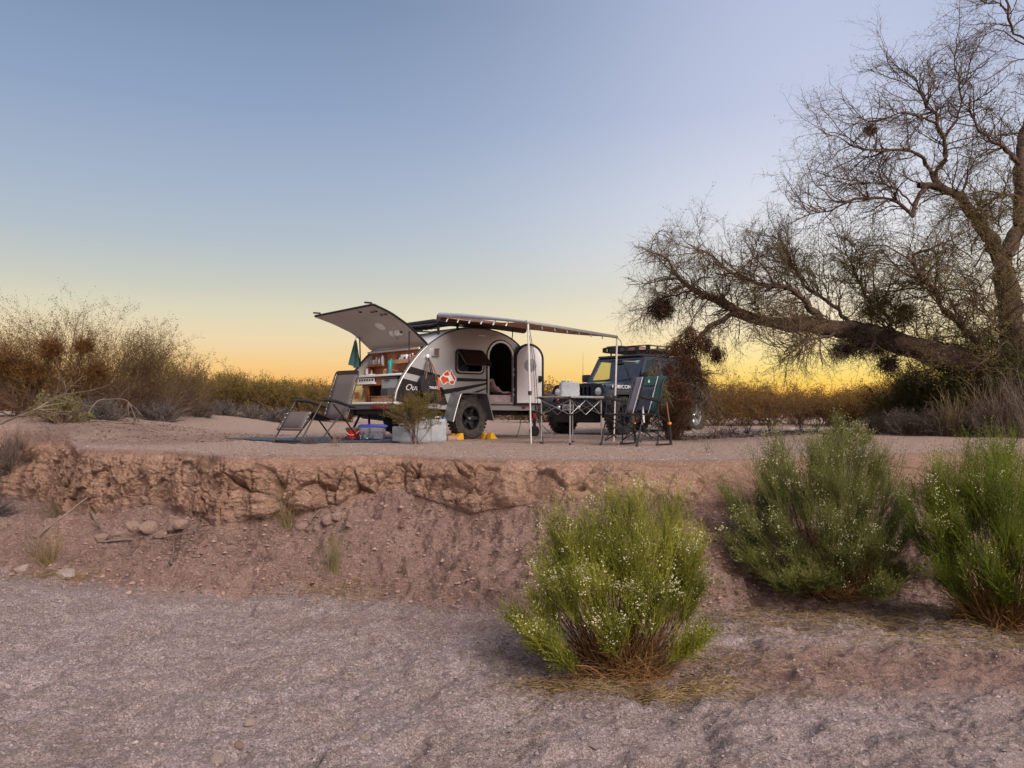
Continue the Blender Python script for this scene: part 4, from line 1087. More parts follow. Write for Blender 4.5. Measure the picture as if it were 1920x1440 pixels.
# grille with seven slots
g_out = [(-.70, .66), (.70, .66), (.74, .80), (.73, .98)] + [(.66, 1.08), (.5, 1.105), (-.5, 1.105), (-.66, 1.08)] + [(-.73, .98), (-.74, .80)]
holes = [rrect(-.40 + i * .116 - .0, -.40 + i * .116 + .066, .74, 1.03, .03) for i in range(7)]
lampcut = [[(p[0], p[1]) for p in arc(s_ * .565, .93, .115, 0, 360, 24)[:-1]] for s_ in (-1, 1)]
me = curve_mesh([g_out] + holes + lampcut, .03)
me.transform(Matrix(((0, 0, 1, .43), (1, 0, 0, 0), (0, 1, 0, 0), (0, 0, 0, 1))))
link_mesh('grille', me, M['paint'], car)
b = MB(); b.box(.36, .385, -.70, .70, .66, 1.07); b.build('radiator', M['trimblack'], car)
for s_ in (-1, 1):
    h_ = empty('headlight', (.44, s_ * .565, .93), parent=car)
    b = MB(); b.lathe([(.10, -.03), (.122, .02), (.118, .035), (.096, .03), (.092, .0)], 28, 'x'); b.build('bezel', M['trimblack'], h_, smooth=True)
    b = MB(); b.lathe([(0, .035), (.05, .032), (.085, .02), (.094, .005)], 28, 'x'); b.build('lens', M['lens'], h_, smooth=True)
    b = MB(); b.lathe([(0, .05), (.03, .046), (.042, .02)], 20, 'x', (.0, s_ * .565, .755)); o = b.build('turn_light', M['red'], car, smooth=True); o.location = (.45, 0, 0)
# body tub, firewall, floor
b = MB()
b.box(-3.58, -.72, -.72, .72, .50, .62)
b.box(-.76, -.70, -.70, .70, .55, 1.15)
b.build('floor_pan', M['trimblack'], car)
def side(s_):
    y = s_ * .735
    # lower body with rear wheel cutout
    wc = [(-2.50, .52)] + [(p[0], p[1]) for p in arc(-2.946, .50, .48, 10, 170, 14, .42)][:] + [(-3.40, .52)]
    P = [(-.62, .50), (-.70, 1.17), (-3.60, 1.17), (-3.62, .55)] + wc[::-1][0:] 
    o = plate('body_side', [P], y, .04, M['paint'], car)
    # doors as slightly proud skins
    for (x0, x1) in ((-.80, -1.68), (-1.72, -2.48)):
        d_ = plate('door', [[(x0, .60), (x0 - .01, 1.155), (x1, 1.155), (x1 + (0 if x1 > -2 else .0), .60)]], y + s_ * .024, .012, M['paint'], car)
        b = MB(); b.box(x1 + .08, x1 + .20, y + s_ * .032 - .012, y + s_ * .032 + .012, 1.04, 1.07); b.build('handle', M['trimblack'], d_, bevel=.004)
        b = MB()
        for zz in (.75, 1.02): b.box(x0 - .03, x0 + .03, y + s_ * .03 - .012, y + s_ * .03 + .012, zz, zz + .05)
        b.build('door_hinge', M['paint'], d_)
    # upper frame: windows
    fr = [(-.80, 1.17), (-1.14, 1.76), (-3.52, 1.76), (-3.60, 1.17)]
    win = [[(-.93, 1.20), (-1.20, 1.69), (-1.66, 1.69), (-1.66, 1.20)], [(-1.78, 1.20), (-1.78, 1.69), (-2.44, 1.69), (-2.50, 1.20)], [(-2.62, 1.22), (-2.62, 1.69), (-3.40, 1.69), (-3.46, 1.22)]]
    mm = Matrix.Translation((0, s_ * .70, 0))
    sh = Matrix(((1, 0, 0, 0), (0, 1, -s_ * .14, s_ * .735 + s_ * .14 * 1.17), (0, 0, 1, 0), (0, 0, 0, 1)))
    me = curve_mesh([fr] + win, .015); me.transform(Matrix(((1, 0, 0, 0), (0, 0, 1, 0), (0, 1, 0, 0), (0, 0, 0, 1)))); me.transform(sh)
    link_mesh('side_frame', me, M['paint'] , car)
    for wq in win:
        me = curve_mesh([wq], .002); me.transform(Matrix(((1, 0, 0, 0), (0, 0, 1, 0), (0, 1, 0, 0), (0, 0, 0, 1)))); me.transform(sh)
        link_mesh('side_window', me, M['sideglass'] if s_ < 0 and wq is win[0] else M['privacy'], car)
    # flares
    for (cx, pts) in ((0, [(.56, .62), (.50, .80), (.42, .875), (.30, .905), (-.36, .915), (-.50, .86), (-.60, .66)]), (-2.946, [(.58, .66), (.48, .84), (.34, .90), (-.34, .90), (-.48, .84), (-.58, .66)])):
        f_ = MB()
        f_.grid([[(cx + p[0], s_ * .64, p[1] + .05) for p in pts], [(cx + p[0], s_ * .86, p[1] + .045) for p in pts], [(cx + p[0] * .99, s_ * .925, p[1] + .015) for p in pts], [(cx + p[0] * .96, s_ * .93, p[1] - .045) for p in pts], [(cx + p[0] * .95, s_ * .80, p[1] - .05) for p in pts]])
        f_.build('wheel_flare', M['flare'], car, smooth=True, solid=.006)
    b = MB(); b.ball((.50, s_ * .935, .80), (.03, .015, .03)); b.build('side_marker', M['red'], car, smooth=True)
    # inner wheel well
    b = MB(); b.box(-.68, .36, s_ * .44 - .02, s_ * .44 + .02, .45, 1.0); b.build('wheel_well', M['trimblack'], car)
    mr = empty('mirror', parent=car)
    b = MB(); b.box(-.96, -.90, s_ * .86 - .12, s_ * .86 + .12, 1.20, 1.38); b.build('mirror_shell', M['trimblack'], mr, bevel=.03)
    b = MB(); b.tube([(-.92, s_ * .74, 1.16), (-.92, s_ * .84, 1.22)], .02, 6); b.build('mirror_arm', M['trimblack'], mr)
side(1); side(-1)
b = MB(); b.box(-3.54, -1.10, -.64, .64, 1.765, 1.815); b.build('hard_top', M['paint'], car, bevel=.02)
b = MB(); b.box(-3.62, -3.58, -.72, .72, .55, 1.20); b.box(-3.60, -3.54, -.66, -.52, 1.2, 1.76); b.box(-3.60, -3.54, .52, .66, 1.2, 1.76); b.box(-3.60, -3.54, -.52, .52, 1.66, 1.76); b.build('tailgate', M['paint'], car)
b = MB(); b.box(-3.575, -3.57, -.52, .52, 1.2, 1.66); b.build('rear_window', M['privacy'], car)
# windscreen
def wsP(y_, t): # t 0 base 1 top
    return (-.76 - .38 * t, y_ * (1 - .10 * t), 1.165 + .60 * t)
wf_ = empty('windscreen', parent=car)
b = MB()
def slabq(b, q, th=.05):
    b.hexa([(p[0], p[1], p[2]) for p in q], [(p[0] - th, p[1], p[2] - th * .2) for p in q])
slabq(b, [wsP(-.72, 0), wsP(.72, 0), wsP(.72, .12), wsP(-.72, .12)])
slabq(b, [wsP(-.72, .88), wsP(.72, .88), wsP(.72, 1), wsP(-.72, 1)])
slabq(b, [wsP(-.72, .12), wsP(-.62, .12), wsP(-.62, .88), wsP(-.72, .88)])
slabq(b, [wsP(.62, .12), wsP(.72, .12), wsP(.72, .88), wsP(.62, .88)])
b.build('windscreen_frame', M['paint'], wf_)
b = MB(); q = [wsP(-.625, .115), wsP(.625, .115), wsP(.625, .885), wsP(-.625, .885)]
b.add([(p[0] - .02, p[1], p[2]) for p in q], [(0, 1, 2, 3)]); b.build('windscreen_glass', M['carglass'], wf_)
b = MB(); 
for (a, c) in ((wsP(.20, .06), wsP(.55, .16)), (wsP(-.45, .05), wsP(-.05, .14))): b.tube([(a[0] + .03, a[1], a[2]), (c[0] + .02, c[1], c[2])], .009, 5); 
b.tube([(wsP(.5, .05)[0] + .03, .5, 1.20), tuple(np.array(wsP(.25, .62)) + np.array([.03, 0, 0]))], .009, 5)
b.build('wiper', M['trimblack'], wf_)
b = MB(); p = wsP(.50, .80); b.hexa([(p[0] - .012, .46, p[2] - .04), (p[0] - .012, .58, p[2] - .04), (p[0] - .012, .58, p[2] + .03), (p[0] - .012, .46, p[2] + .03)], [(p[0] - .016, .46, p[2] - .04), (p[0] - .016, .58, p[2] - .04), (p[0] - .016, .58, p[2] + .03), (p[0] - .016, .46, p[2] + .03)]); b.build('sticker', mat('pale_sticker', (.35, .50, .48), .5), wf_)
# seats and dash
b = MB(); b.box(-1.08, -.82, -.68, .68, .95, 1.20); b.build('dashboard', M['trimblack'], car, bevel=.03)
for s_ in (-1, 1):
    b = MB(); b.box(-1.95, -1.55, s_ * .36 - .24, s_ * .36 + .24, .75, .95); b.box(-2.05, -1.90, s_ * .36 - .24, s_ * .36 + .24, .9, 1.36); b.box(-2.05, -1.95, s_ * .36 - .12, s_ * .36 + .12, 1.38, 1.55); b.build('seat', M['trimblack'], car, bevel=.03)
b = MB(); b.box(-3.45, -2.75, -.60, .60, .62, 1.18); b.build('luggage', M['trimblack'], car, bevel=.03)
b = MB(); b.box(-1.06, -1.03, -.10, .12, 1.60, 1.66); b.build('rear_view_mirror', M['trimblack'], car, bevel=.01)
# bumper, plate, lamps
bp_ = empty('front_bumper', parent=car)
b = MB(); b.box(.52, .74, -.80, .80, .50, .66); b.box(.46, .66, -.50, .50, .60, .70); b.build('beam', M['trimblack'], bp_, bevel=.02)
b = MB(); b.box(.35, .62, -.55, .55, .26, .50); b.build('skid_plate', M['trimblack'], bp_, bevel=.02)
b = MB(); b.box(.742, .75, -.19, .13, .52, .65); np_ = b.build('number_plate', mat('plate_metal', (.40, .40, .38), .5), bp_, bevel=.003)
tx = link_mesh('lettering', text_mesh('U0708', .085, .001), M['black'], np_); tx.matrix_local = Matrix.Translation((.752, -.03, .585)) @ Matrix(((0, 0, 1, 0), (1, 0, 0, 0), (0, 1, 0, 0), (0, 0, 0, 1)))
for y_ in (-.30, .26):
    b = MB(); b.lathe([(0, .02), (.035, .015), (.045, 0)], 18, 'x', (.745, y_, .585)); b.build('fog_light', M['lens'], bp_, smooth=True)
b = MB(); b.tube([(.70, .62, .60), (.82, .62, .60), (.82, .68, .60), (.70, .68, .60)], .015, 6); b.tube([(.70, -.62, .60), (.82, -.62, .60), (.82, -.68, .60), (.70, -.68, .60)], .015, 6); b.build('tow_hook', M['trimblack'], bp_)
b = MB()
for x_ in (0, -2.946): b.tube([(x_, -.7, .41), (x_, .7, .41)], .05, 8); b.lathe([(0, -.1), (.12, -.06), (.14, 0), (.12, .06), (0, .1)], 14, 'y', (x_, .1, .40))
b.box(-3.4, .3, .34, .42, .44, .54); b.box(-3.4, .3, -.42, -.34, .44, .54)
b.build('axle', M['trimblack'], car)
for (x_, s_) in ((0, 1), (0, -1), (-2.946, 1), (-2.946, -1)):
    w_ = make_wheel('wheel', car, (x_, s_ * .80, .41), .41, .26, .225, M['chrome'] if x_ else M['blackmetal'], 5, blocks=30)
    if s_ > 0: w_.rotation_euler = (0, 0, math.pi)
b = MB(); b.tube([(-.60, -.70, 1.15), (-.62, -.71, 1.90)], [.006, .002], 5); b.build('antenna', M['trimblack'], car)
ang = math.atan2(.11, 1.14)
tx = link_mesh('lettering', text_mesh('RUBICON', .11, .004), M['white'], car)
tx.matrix_local = Matrix.Translation((-.22, .690, 1.035)) @ Matrix.Rotation(math.pi - ang, 4, 'Z') @ Matrix.Rotation(R(90), 4, 'X') @ Matrix.Scale(1.3, 4, (1, 0, 0))
b = MB(); b.box(-.02, .05, .64, .70, 1.0, 1.07); b.build('bonnet_latch', M['trimblack'], car, bevel=.008)
# roof rack and load
jr = empty('roof_rack', parent=car)
b = MB()
for zz in (1.92, 2.03):
    b.tube([(-1.34, -.62, zz), (-1.34, .62, zz), (-3.3, .62, zz), (-3.3, -.62, zz), (-1.34, -.62, zz)], .014, 6)
for k in range(6):
    x_ = -1.34 - k * .392
    for s_ in (-1, 1): b.box(x_ - .03, x_ + .03, s_ * .62 - .008, s_ * .62 + .008, 1.92, 2.03)
for k in range(5):
    y_ = -.62 + .31 * k; b.box(-1.35, -1.33, y_ - .06, y_ + .06, 1.92, 2.03)
b.build('rack_rail', M['blackmetal'], jr)
b = MB()
for k in range(14): b.box(-1.40 - k * .14, -1.36 - k * .14, -.61, .61, 1.905, 1.92)
for y_ in (-.3, .3): b.box(-3.3, -1.34, y_ - .02, y_ + .02, 1.89, 1.905)
b.build('rack_slat', M['blackmetal'], jr)
for x_ in (-1.5, -2.3, -3.1):
    for s_ in (-1, 1): b = MB(); b.tube([(x_, s_ * .55, 1.80), (x_, s_ * .55, 1.91)], .02, 6); b.build('rack_post', M['blackmetal'], jr)
def cthing(name, loc, label, cat, rz=0):
    a = R(JA); return empty(name, (JO[0] + loc[0] * math.cos(a) - loc[1] * math.sin(a), JO[1] + loc[0] * math.sin(a) + loc[1] * math.cos(a), JO[2] + loc[2]), R(JA + rz), label, cat)
o = cthing('storage_case', (-1.62, -.38, 1.922), 'dark storage case at the front left of the car roof rack', 'case')
b = MB(); b.box(-.24, .24, -.20, .20, 0, .10); b.build('case_base', mat('case_dark', (.03, .025, .03), .5), o, bevel=.015)
b = MB(); b.box(-.25, .25, -.21, .21, .105, .15); b.build('case_lid', mat('case_lid', (.07, .065, .07), .5), o, bevel=.015)
o = cthing('pink_container', (-1.62, .10, 1.922), 'pinkish clear container beside the dark case on the car roof rack', 'container')
b = MB(); b.box(-.15, .15, -.15, .15, 0, .10); b.build('tub', mat('pink_tub', (.30, .15, .16), .4), o, bevel=.012)
b = MB(); b.box(-.158, .158, -.158, .158, .10, .115); b.build('tub_lid', M['red'], o, bevel=.004)
o = cthing('folded_tarp', (-2.2, .25, 1.922), 'brown folded tarp lying low in the middle of the car roof rack', 'tarp')
b = MB(); b.box(-.3, .3, -.3, .3, 0, .05); b.box(-.25, .28, -.28, .27, .05, .075); b.build('cloth', mat('tarp_brown', (.14, .10, .08), .8), o, bevel=.02)
o = cthing('long_bag', (-2.5, -.2, 1.922), 'long grey bag lying along the car roof rack', 'bag')
b = MB(); b.tube([(-.6, 0, .07), (-.5, 0, .08), (.5, 0, .08), (.6, 0, .07)], [.03, .075, .075, .03], 12); b.build('bag_body', mat('bag_grey', (.16, .14, .13), .8, bump=.4), o, smooth=True)

# ================================================================== camp furniture
M['mesh'] = mat('sling_mesh', (.085, .072, .068), .8, 0, var=.08, scale=200)
M['browntube'] = mat('brown_tube', (.045, .032, .028), .35, .5, var=.1)
zg = empty('reclining_chair', (-2.90, 12.75, .006), R(234), 'brown reclining lounge chair on the blue mat left of the trailer', 'chair')
def sling(name, A_, B_, hw, sag, parent, m, n=8):
    """cloth between profile points A_..B_ (x,z) list, half width hw"""
    b = MB(); P = []
    for p in A_: P.append([(p[0] , y_, p[1] - sag * (1 - (y_ / hw) ** 2)) for y_ in np.linspace(-hw, hw, 7)])
    b.grid(P); return b.build(name, m, parent, smooth=True, solid=.004)
backP = [(-.24, 1.13), (-.16, .92), (-.09, .70), (-.02, .48), (.04, .37)]
seatP = [(.04, .37), (.26, .36), (.52, .42), (.70, .48)]
legP = [(.74, .48), (.82, .36), (.92, .22)]
sling('backrest', [(-.23, 1.10)] + backP[1:], None, .255, .0, zg, M['mesh'])
sling('seat', seatP, None, .255, .02, zg, mat('sling_dark', (.045, .038, .036), .85))
sling('footrest', legP, None, .255, .0, zg, M['mesh'])
b = MB()
bk = [(.04, -.29, .36)] + [(p[0], -.29, p[1]) for p in backP[::-1][1:4]] + [(-.225, -.29, 1.09), (-.24, -.27, 1.145), (-.242, -.23, 1.16), (-.242, .23, 1.16), (-.24, .27, 1.145), (-.225, .29, 1.09)] + [(p[0], .29, p[1]) for p in backP[1:4]] + [(.04, .29, .36)]
b.tube(bk, .013, 8)
b.tube([(.04, -.29, .36), (.34, -.29, .36), (.72, -.29, .49), (.94, -.29, .20)], .012, 8)
b.tube([(.04, .29, .36), (.34, .29, .36), (.72, .29, .49), (.94, .29, .20)], .012, 8)
b.tube([(.94, -.29, .20), (.94, .29, .20)], .012, 8); b.tube([(.04, -.29, .36), (.04, .29, .36)], .012, 8)
b.build('frame', M['browntube'], zg, smooth=True)
b = MB()
for s_ in (-1, 1):
    for (A_, n_) in ((backP, 16), (legP, 8)):
        for k in range(n_):
            t = (k + .3) / n_ * (len(A_) - 1); i = int(t); f_ = t - i; p = np.array(A_[i]) * (1 - f_) + np.array(A_[min(i + 1, len(A_) - 1)]) * f_
            b.tube([(p[0], s_ * .255, p[1]), (p[0] - .004, s_ * .287, p[1] + (.014 if k % 2 else -.014))], .0035, 4)
b.build('lacing', M['white'], zg)
b = MB(); b.box(-.252, -.232, -.255, .255, 1.085, 1.16); b.build('pillow_band', M['browntube'], zg, bevel=.006)
for s_ in (-1, 1):
    lg_ = MB(); y_ = s_ * .325
    lg_.tube([(.98, y_, .012), (.56, y_, .66)], .013, 8); lg_.build('leg', M['browntube'], zg, smooth=True)
    lg_ = MB(); lg_.tube([(-.22, y_, .012), (.10, y_, .36), (.34, y_, .60)], .013, 8); lg_.build('leg', M['browntube'], zg, smooth=True)
    lg_ = MB(); lg_.tube([(.60, y_, .012), (.05, y_, .58)], .012, 8); lg_.build('leg', M['browntube'], zg, smooth=True)
    lg_ = MB(); lg_.tube([(.60, y_, .012), (.80, y_, .02), (.98, y_, .012)], .012, 8); lg_.build('runner', M['browntube'], zg, smooth=True)
    ar = MB(); ar.tube([(.64, y_, .655), (.50, y_, .665), (.28, y_, .645), (.0, y_, .57), (-.12, y_, .55)], [.018, .026, .026, .022, .016], 10); ar.build('armrest', M['black'], zg, smooth=True)
for x_ in (.95, -.20): b = MB(); b.tube([(x_, -.325, .03), (x_, .325, .03)], .012, 8); b.build('crossbar', M['browntube'], zg, smooth=True)

# ground mat
def sheet(name, pts, m, label, cat, n=26, amp=.012, z0=.012):
    """thin cloth quad pts (4 world xy), lying on the ground with slight ripples"""
    b = MB(); P = []
    for i in range(n + 1):
        u = i / n; row = []
        for j in range(n + 1):
            v = j / n; p = (np.array(pts[0]) * (1 - u) + np.array(pts[1]) * u) * (1 - v) + (np.array(pts[3]) * (1 - u) + np.array(pts[2]) * u) * v
            e_ = min(u, 1 - u, v, 1 - v)
            row.append((p[0], p[1], gz(p[0], p[1]) + z0 + amp * (math.sin(9 * u + 5 * v) * math.sin(13 * v - 4 * u)) * (1 if e_ > .02 else .3)))
        P.append(row)
    b.grid(P); o = b.build(name, m, None, smooth=True, solid=.006)
    return tag(o, label, cat)
mt = bpy.data.materials.new('woven_mat'); mt.use_nodes = True
_t = mt.node_tree; _b = _t.nodes['Principled BSDF']; _b.inputs['Roughness'].default_value = .75
_tc = _t.nodes.new('ShaderNodeTexCoord'); _w = _t.nodes.new('ShaderNodeTexWave'); _w.inputs['Scale'].default_value = 2.2; _w.inputs['Distortion'].default_value = 1.5
_cr = _t.nodes.new('ShaderNodeValToRGB'); _cr.color_ramp.interpolation = 'CONSTANT'; _cr.color_ramp.elements[0].color = (.016, .024, .045, 1); _cr.color_ramp.elements[1].color = (.045, .06, .09, 1); _cr.color_ramp.elements[1].position = .55
_t.links.new(_tc.outputs['Object'], _w.inputs[0]); _t.links.new(_w.outputs[0], _cr.inputs[0]); _t.links.new(_cr.outputs[0], _b.inputs['Base Color'])
sheet('ground_mat', [(-5.25, 14.1), (-3.30, 11.75), (-1.75, 12.15), (-2.5, 15.1)], mt, 'dark blue woven mat spread under the reclining chair and behind the trailer', 'mat')
# blue-lidded bin, red tub
o = empty('storage_bin', (-2.37, 13.2, .022), R(8), 'clear plastic storage bin with a blue lid on the mat behind the trailer', 'bin')
clr = tintglass('clear_plastic', (.72, .74, .80), .22)
b = MB(); b.hexa([(-.20, -.13, 0), (.20, -.13, 0), (.20, .13, 0), (-.20, .13, 0)], [(-.225, -.15, .20), (.225, -.15, .20), (.225, .15, .20), (-.225, .15, .20)]); b.build('tub', clr, o, bevel=.015)
b = MB(); b.box(-.245, .245, -.17, .17, .20, .235); b.box(-.22, .22, -.15, .15, .235, .25); b.build('lid', mat('blue_lid', (.02, .045, .30), .35), o, bevel=.01)
b = MB(); b.tube([(-.13, -.08, .02), (-.13, -.08, .13)], .035, 10); b.tube([(-.05, .0, .02), (-.05, .0, .10)], .03, 10); b.box(.02, .17, -.08, .08, .01, .12); b.build('contents', mat('bin_contents', (.35, .30, .28), .6, var=.6, scale=25), o, smooth=False)
o = empty('red_tub', (-2.78, 13.55, .02), 0, 'red tub with a green lid left of the blue-lidded bin', 'tub')
b = MB(); b.lathe([(0, 0), (.10, 0), (.12, .15), (.122, .16)], 24, 'z'); b.build('tub_body', mat('red_tub_plastic', (.55, .02, .015), .35), o, smooth=True)
b = MB(); b.lathe([(.13, .155), (.13, .185), (.10, .195), (0, .195)], 24, 'z'); b.build('lid', mat('green_lid', (.06, .085, .06), .5), o, smooth=True)
b = MB(); b.tube([(-.12, -.03, .14), (-.07, -.11, .08), (.0, -.135, .06), (.07, -.11, .08), (.12, -.03, .14)], .004, 5); b.build('handle', M['white'], o)

# collapsible water cans
def water_can(loc, rz, w_, h_, d_, label, fill, lean=0):
    o = empty('water_can', loc, R(rz), label, 'water can', 'clear collapsible water cans')
    pl = tintglass('can_plastic' , (.80, .82, .84), .30) if 'can' not in M else M['can']
    if 'can' not in M:
        m = mat('can_plastic_milky', (.56, .60, .63), .18, 0, var=.14, scale=9, trans=.6, bump=.5, bscale=9, ior=1.15); M['can'] = m
    rg = np.random.default_rng(int(abs(loc[0]) * 100))
    P = []; nn = 10
    ring = []
    for k in range(24):
        a = 2 * math.pi * k / 24; c_, s_ = math.cos(a), math.sin(a); e_ = .28
        ring.append((math.copysign(abs(c_) ** e_, c_) * w_ / 2, math.copysign(abs(s_) ** e_, s_) * d_ / 2))
    ring.append(ring[0])
    for i in range(nn + 1):
        t = i / nn; sc_ = 1 + .02 * math.sin(t * 14) - (.05 if i in (0, nn) else 0) - .05 * max(0, t - .8)
        P.append([(x_ * sc_ + lean * t, y_ * sc_, h_ * t) for x_, y_ in ring])
    b = MB(); b.grid(P); b.add([(p[0], p[1], p[2]) for p in P[-1][:-1]], [tuple(range(24))]); b.add([(p[0], p[1], p[2]) for p in P[0][:-1]], [tuple(range(24))]); b.build('can_body', M['can'], o, smooth=True)
    b = MB(); b.tube([(-.05 + lean, 0, h_ - .005), (-.045 + lean, 0, h_ + .035), (.045 + lean, 0, h_ + .035), (.05 + lean, 0, h_ - .005)], .012, 8); b.build('handle', M['palegrey'], o, smooth=True)
    b = MB(); b.lathe([(0, 0), (.026, 0), (.026, .03), (0, .032)], 14, 'z', (-.095 + lean if fill else .10 + lean, 0, h_ - .002)); b.build('cap', mat('blue_cap', (.03, .16, .42), .35), o, bevel=.003)
    return o
def gp(px, py, z=0):
    p = at(px, py, 10); k = (z - EYE[2]) / (p[2] - EYE[2]); return EYE + (p - EYE) * k
for (px, Y, wpx, top, lab, rz) in ((752.5, 12.25, 38, 800, 'clear water can with blue cap, leftmost on the ground by the trailer', 4), (792, 12.55, 30, 788, 'clear water can standing behind the small bush, middle of three', -8), (820, 12.75, 33, 786, 'clear water can nearest the trailer wheel, catching yellow light', 6)):
    p = at(px, 800, Y); hh = EYE[2] + (775 - top) / F * Y
    water_can((p[0], Y + .13, gz(p[0], Y) + .0), rz, wpx / F * Y * .97, max(.22, hh), .24, lab, False)
water_can((at(1068, 743, 11.7)[0], 11.75, .722), 6, .295, .205, .17, 'clear water can with blue spout standing on the camp table', True)
# camp table
tb = empty('camp_table', (.90, 11.75, 0), R(42), 'folding aluminium camp table under the awning with a water can on it', 'table')
b = MB()
for k in range(9): b.box(-.38 + k * .0852, -.38 + k * .0852 + .078, -.36, .36, .700, .716)
b.build('tabletop', mat('table_slat', (.40, .38, .36), .45, .5), tb, bevel=.003)
b = MB(); b.box(-.39, .39, -.375, -.355, .685, .705); b.box(-.39, .39, .355, .375, .685, .705); b.build('rail', M['steel'], tb, bevel=.003)
for sx in (-1, 1):
    for sy in (-1, 1):
        l = MB(); l.tube([(sx * .345, sy * .30, .0), (sx * .34, sy * .30, .69)], .0105, 10); l.build('leg', M['steel'], tb, smooth=True)
        l = MB(); l.tube([(sx * .345, sy * .30, .0), (sx * .345, sy * .30, .03)], .018, 8); l.build('foot', M['black'], tb, smooth=True)
b = MB()
for sy in (-1, 1):
    b.tube([(-.34, sy * .30, .66), (0, sy * .295, .44)], .0055, 6); b.tube([(.34, sy * .30, .44), (-.0, sy * .305, .66)], .0055, 6); b.tube([(-.34, sy * .30, .44), (0, sy * .305, .66)], .0055, 6); b.tube([(.34, sy * .30, .66), (0, sy * .295, .44)], .0055, 6)
for sx in (-1, 1):
    b.tube([(sx * .34, -.30, .66), (sx * .335, .30, .44)], .0055, 6); b.tube([(sx * .34, -.30, .44), (sx * .345, .30, .66)], .0055, 6)
b.build('brace', M['steel'], tb, smooth=True)
b = MB(); 
for sx in (-1, 1):
    for sy in (-1, 1): b.box(sx * .34 - .02, sx * .34 + .02, sy * .30 - .02, sy * .30 + .02, .43, .455); b.box(sx * .34 - .022, sx * .34 + .022, sy * .30 - .022, sy * .30 + .022, .672, .698)
b.build('corner_joint', M['black'], tb, bevel=.004)

# rocking camp chair
ch = empty('camp_chair', (1.735, 11.12, .004), R(226), 'green and grey folding rocking camp chair right of the table', 'chair')
green = mat('green_canvas', (.010, .052, .042), .8, var=.12, scale=30); greyc = mat('grey_canvas', (.085, .078, .10), .8, var=.1, scale=30); chblack = mat('chair_black', (.022, .022, .024), .4, .3)
bx = lambda t: -.20 - .26 * t          # back profile x for t 0..1
bz = lambda t: .46 + .54 * t
def bpanel(name, y0, y1, t0, t1, m, d=0.0, n=6):
    b = MB(); b.grid([[(bx(t) - .02 * math.sin(math.pi * (y_ + .26) / .52) + d, y_, bz(t)) for y_ in np.linspace(y0, y1, n)] for t in np.linspace(t0, t1, 8)])
    return b.build(name, m, ch, smooth=True, solid=.006)
bpanel('back_panel', -.26, -.135, 0, 1, greyc); 
bpanel('back_panel', -.135, .135, .74, 1, green)['label'] = 'green top panel with a small emblem'
bpanel('back_panel', .135, .26, 0, 1, green)
meshm = tintglass('chair_mesh', (.34, .28, .26), .0)
bpanel('mesh_window', -.135, .135, .0, .735, meshm)
b = MB()
for y_ in (-.135, .135): b.tube([(bx(t) + .008, y_, bz(t)) for t in np.linspace(0, 1, 8)], .004, 5)
b.build('piping', M['palegrey'], ch, smooth=True)
em = plate('emblem', [[(-.014, -.02), (.014, -.02), (.017, .0), (.002, .03), (-.012, .0)]], 0, .002, M['white'], ch)
em.matrix_local = Matrix.Translation((bx(.87) + .012, 0, bz(.87))) @ Matrix.Rotation(R(90), 4, 'Z')
b = MB(); b.grid([[(x_, y_, .445 - .02 * math.sin(math.pi * (x_ + .2) / .45)) for y_ in np.linspace(-.26, .26, 6)] for x_ in np.linspace(-.21, .26, 8)]); b.build('seat', M['black'], ch, smooth=True, solid=.008)
b = MB()
for s_ in (-1, 1):
    y_ = s_ * .27
    b.tube([(-.10, y_, .40), (-.20, y_, .46), (-.33, y_, .76), (-.30 - .07, y_, .90), (bx(1) , y_ , 1.0)], .011, 8)
    b.tube([(.30, y_, .45), (-.20, y_, .44), (-.40, y_ * 1.1, .36)], .010, 8)
b.build('back_frame', chblack, ch, smooth=True)
for s_ in (-1, 1):
    y_ = s_ * .31
    a_ = MB(); a_.box(-.30, .24, y_ - .032, y_ + .034, .655, .70); q = a_.build('armrest', M['black'], ch, bevel=.011)
    q.rotation_euler = (0, R(-7), 0); q.location = (.08, 0, -.012)
    l = MB(); l.tube([(.20, y_, .66), (.23, y_, .42), (.17, y_, .24), (-.02, y_, .10)], .010, 8); l.build('leg', chblack, ch, smooth=True)
    l = MB(); l.tube([(-.16, y_, .68), (-.20, y_, .40), (-.17, y_, .02)], .010, 8); l.build('leg', chblack, ch, smooth=True)
    l = MB(); l.tube([(.25, y_, .30), (.33, y_, .03)], .012, 8); l.tube([(.33, y_, .03), (.36, y_, .01)], .018, 8); l.build('leg', chblack, ch, smooth=True)
    l = MB(); l.box(-.52, -.13, y_ - .012, y_ + .012, .0, .022); l.ball((-.15, y_, .02), (.03, .022, .02)); l.ball((-.51, y_, .02), (.028, .022, .02)); l.build('base_rail', chblack, ch)
    ps = empty('piston', parent=ch)
    l = MB(); l.tube([(-.505, y_, .02), (-.475, y_, .30)], .020, 10); l.build('cylinder', chblack, ps, smooth=True)
    l = MB(); l.tube([(-.475, y_, .31), (-.40, y_, .62)], .010, 10); l.build('rod', mat('bronze_rod', (.42, .22, .13), .35, .7), ps, smooth=True)
    l = MB(); l.tube([(-.476, y_, .298), (-.473, y_, .325)], .028, 10); l.build('collar', mat('orange_collar', (.72, .25, .02), .4), ps, smooth=True)
b = MB()
for (p_, q_) in (((.20, -.31, .42), (-.17, .31, .05)), ((.20, .31, .42), (-.17, -.31, .05)), ((.22, -.31, .40), (.25, .31, .06)), ((.22, .31, .40), (.25, -.31, .06)), ((-.20, -.31, .40), (-.17, .31, .06)), ((-.20, .31, .40), (-.17, -.31, .06)), ((.24, .31, .08), (-.16, .31, .38)), ((.24, -.31, .08), (-.16, -.31, .38))):
    b.tube([p_, q_], .008, 6)
b.build('cross_brace', chblack, ch, smooth=True)
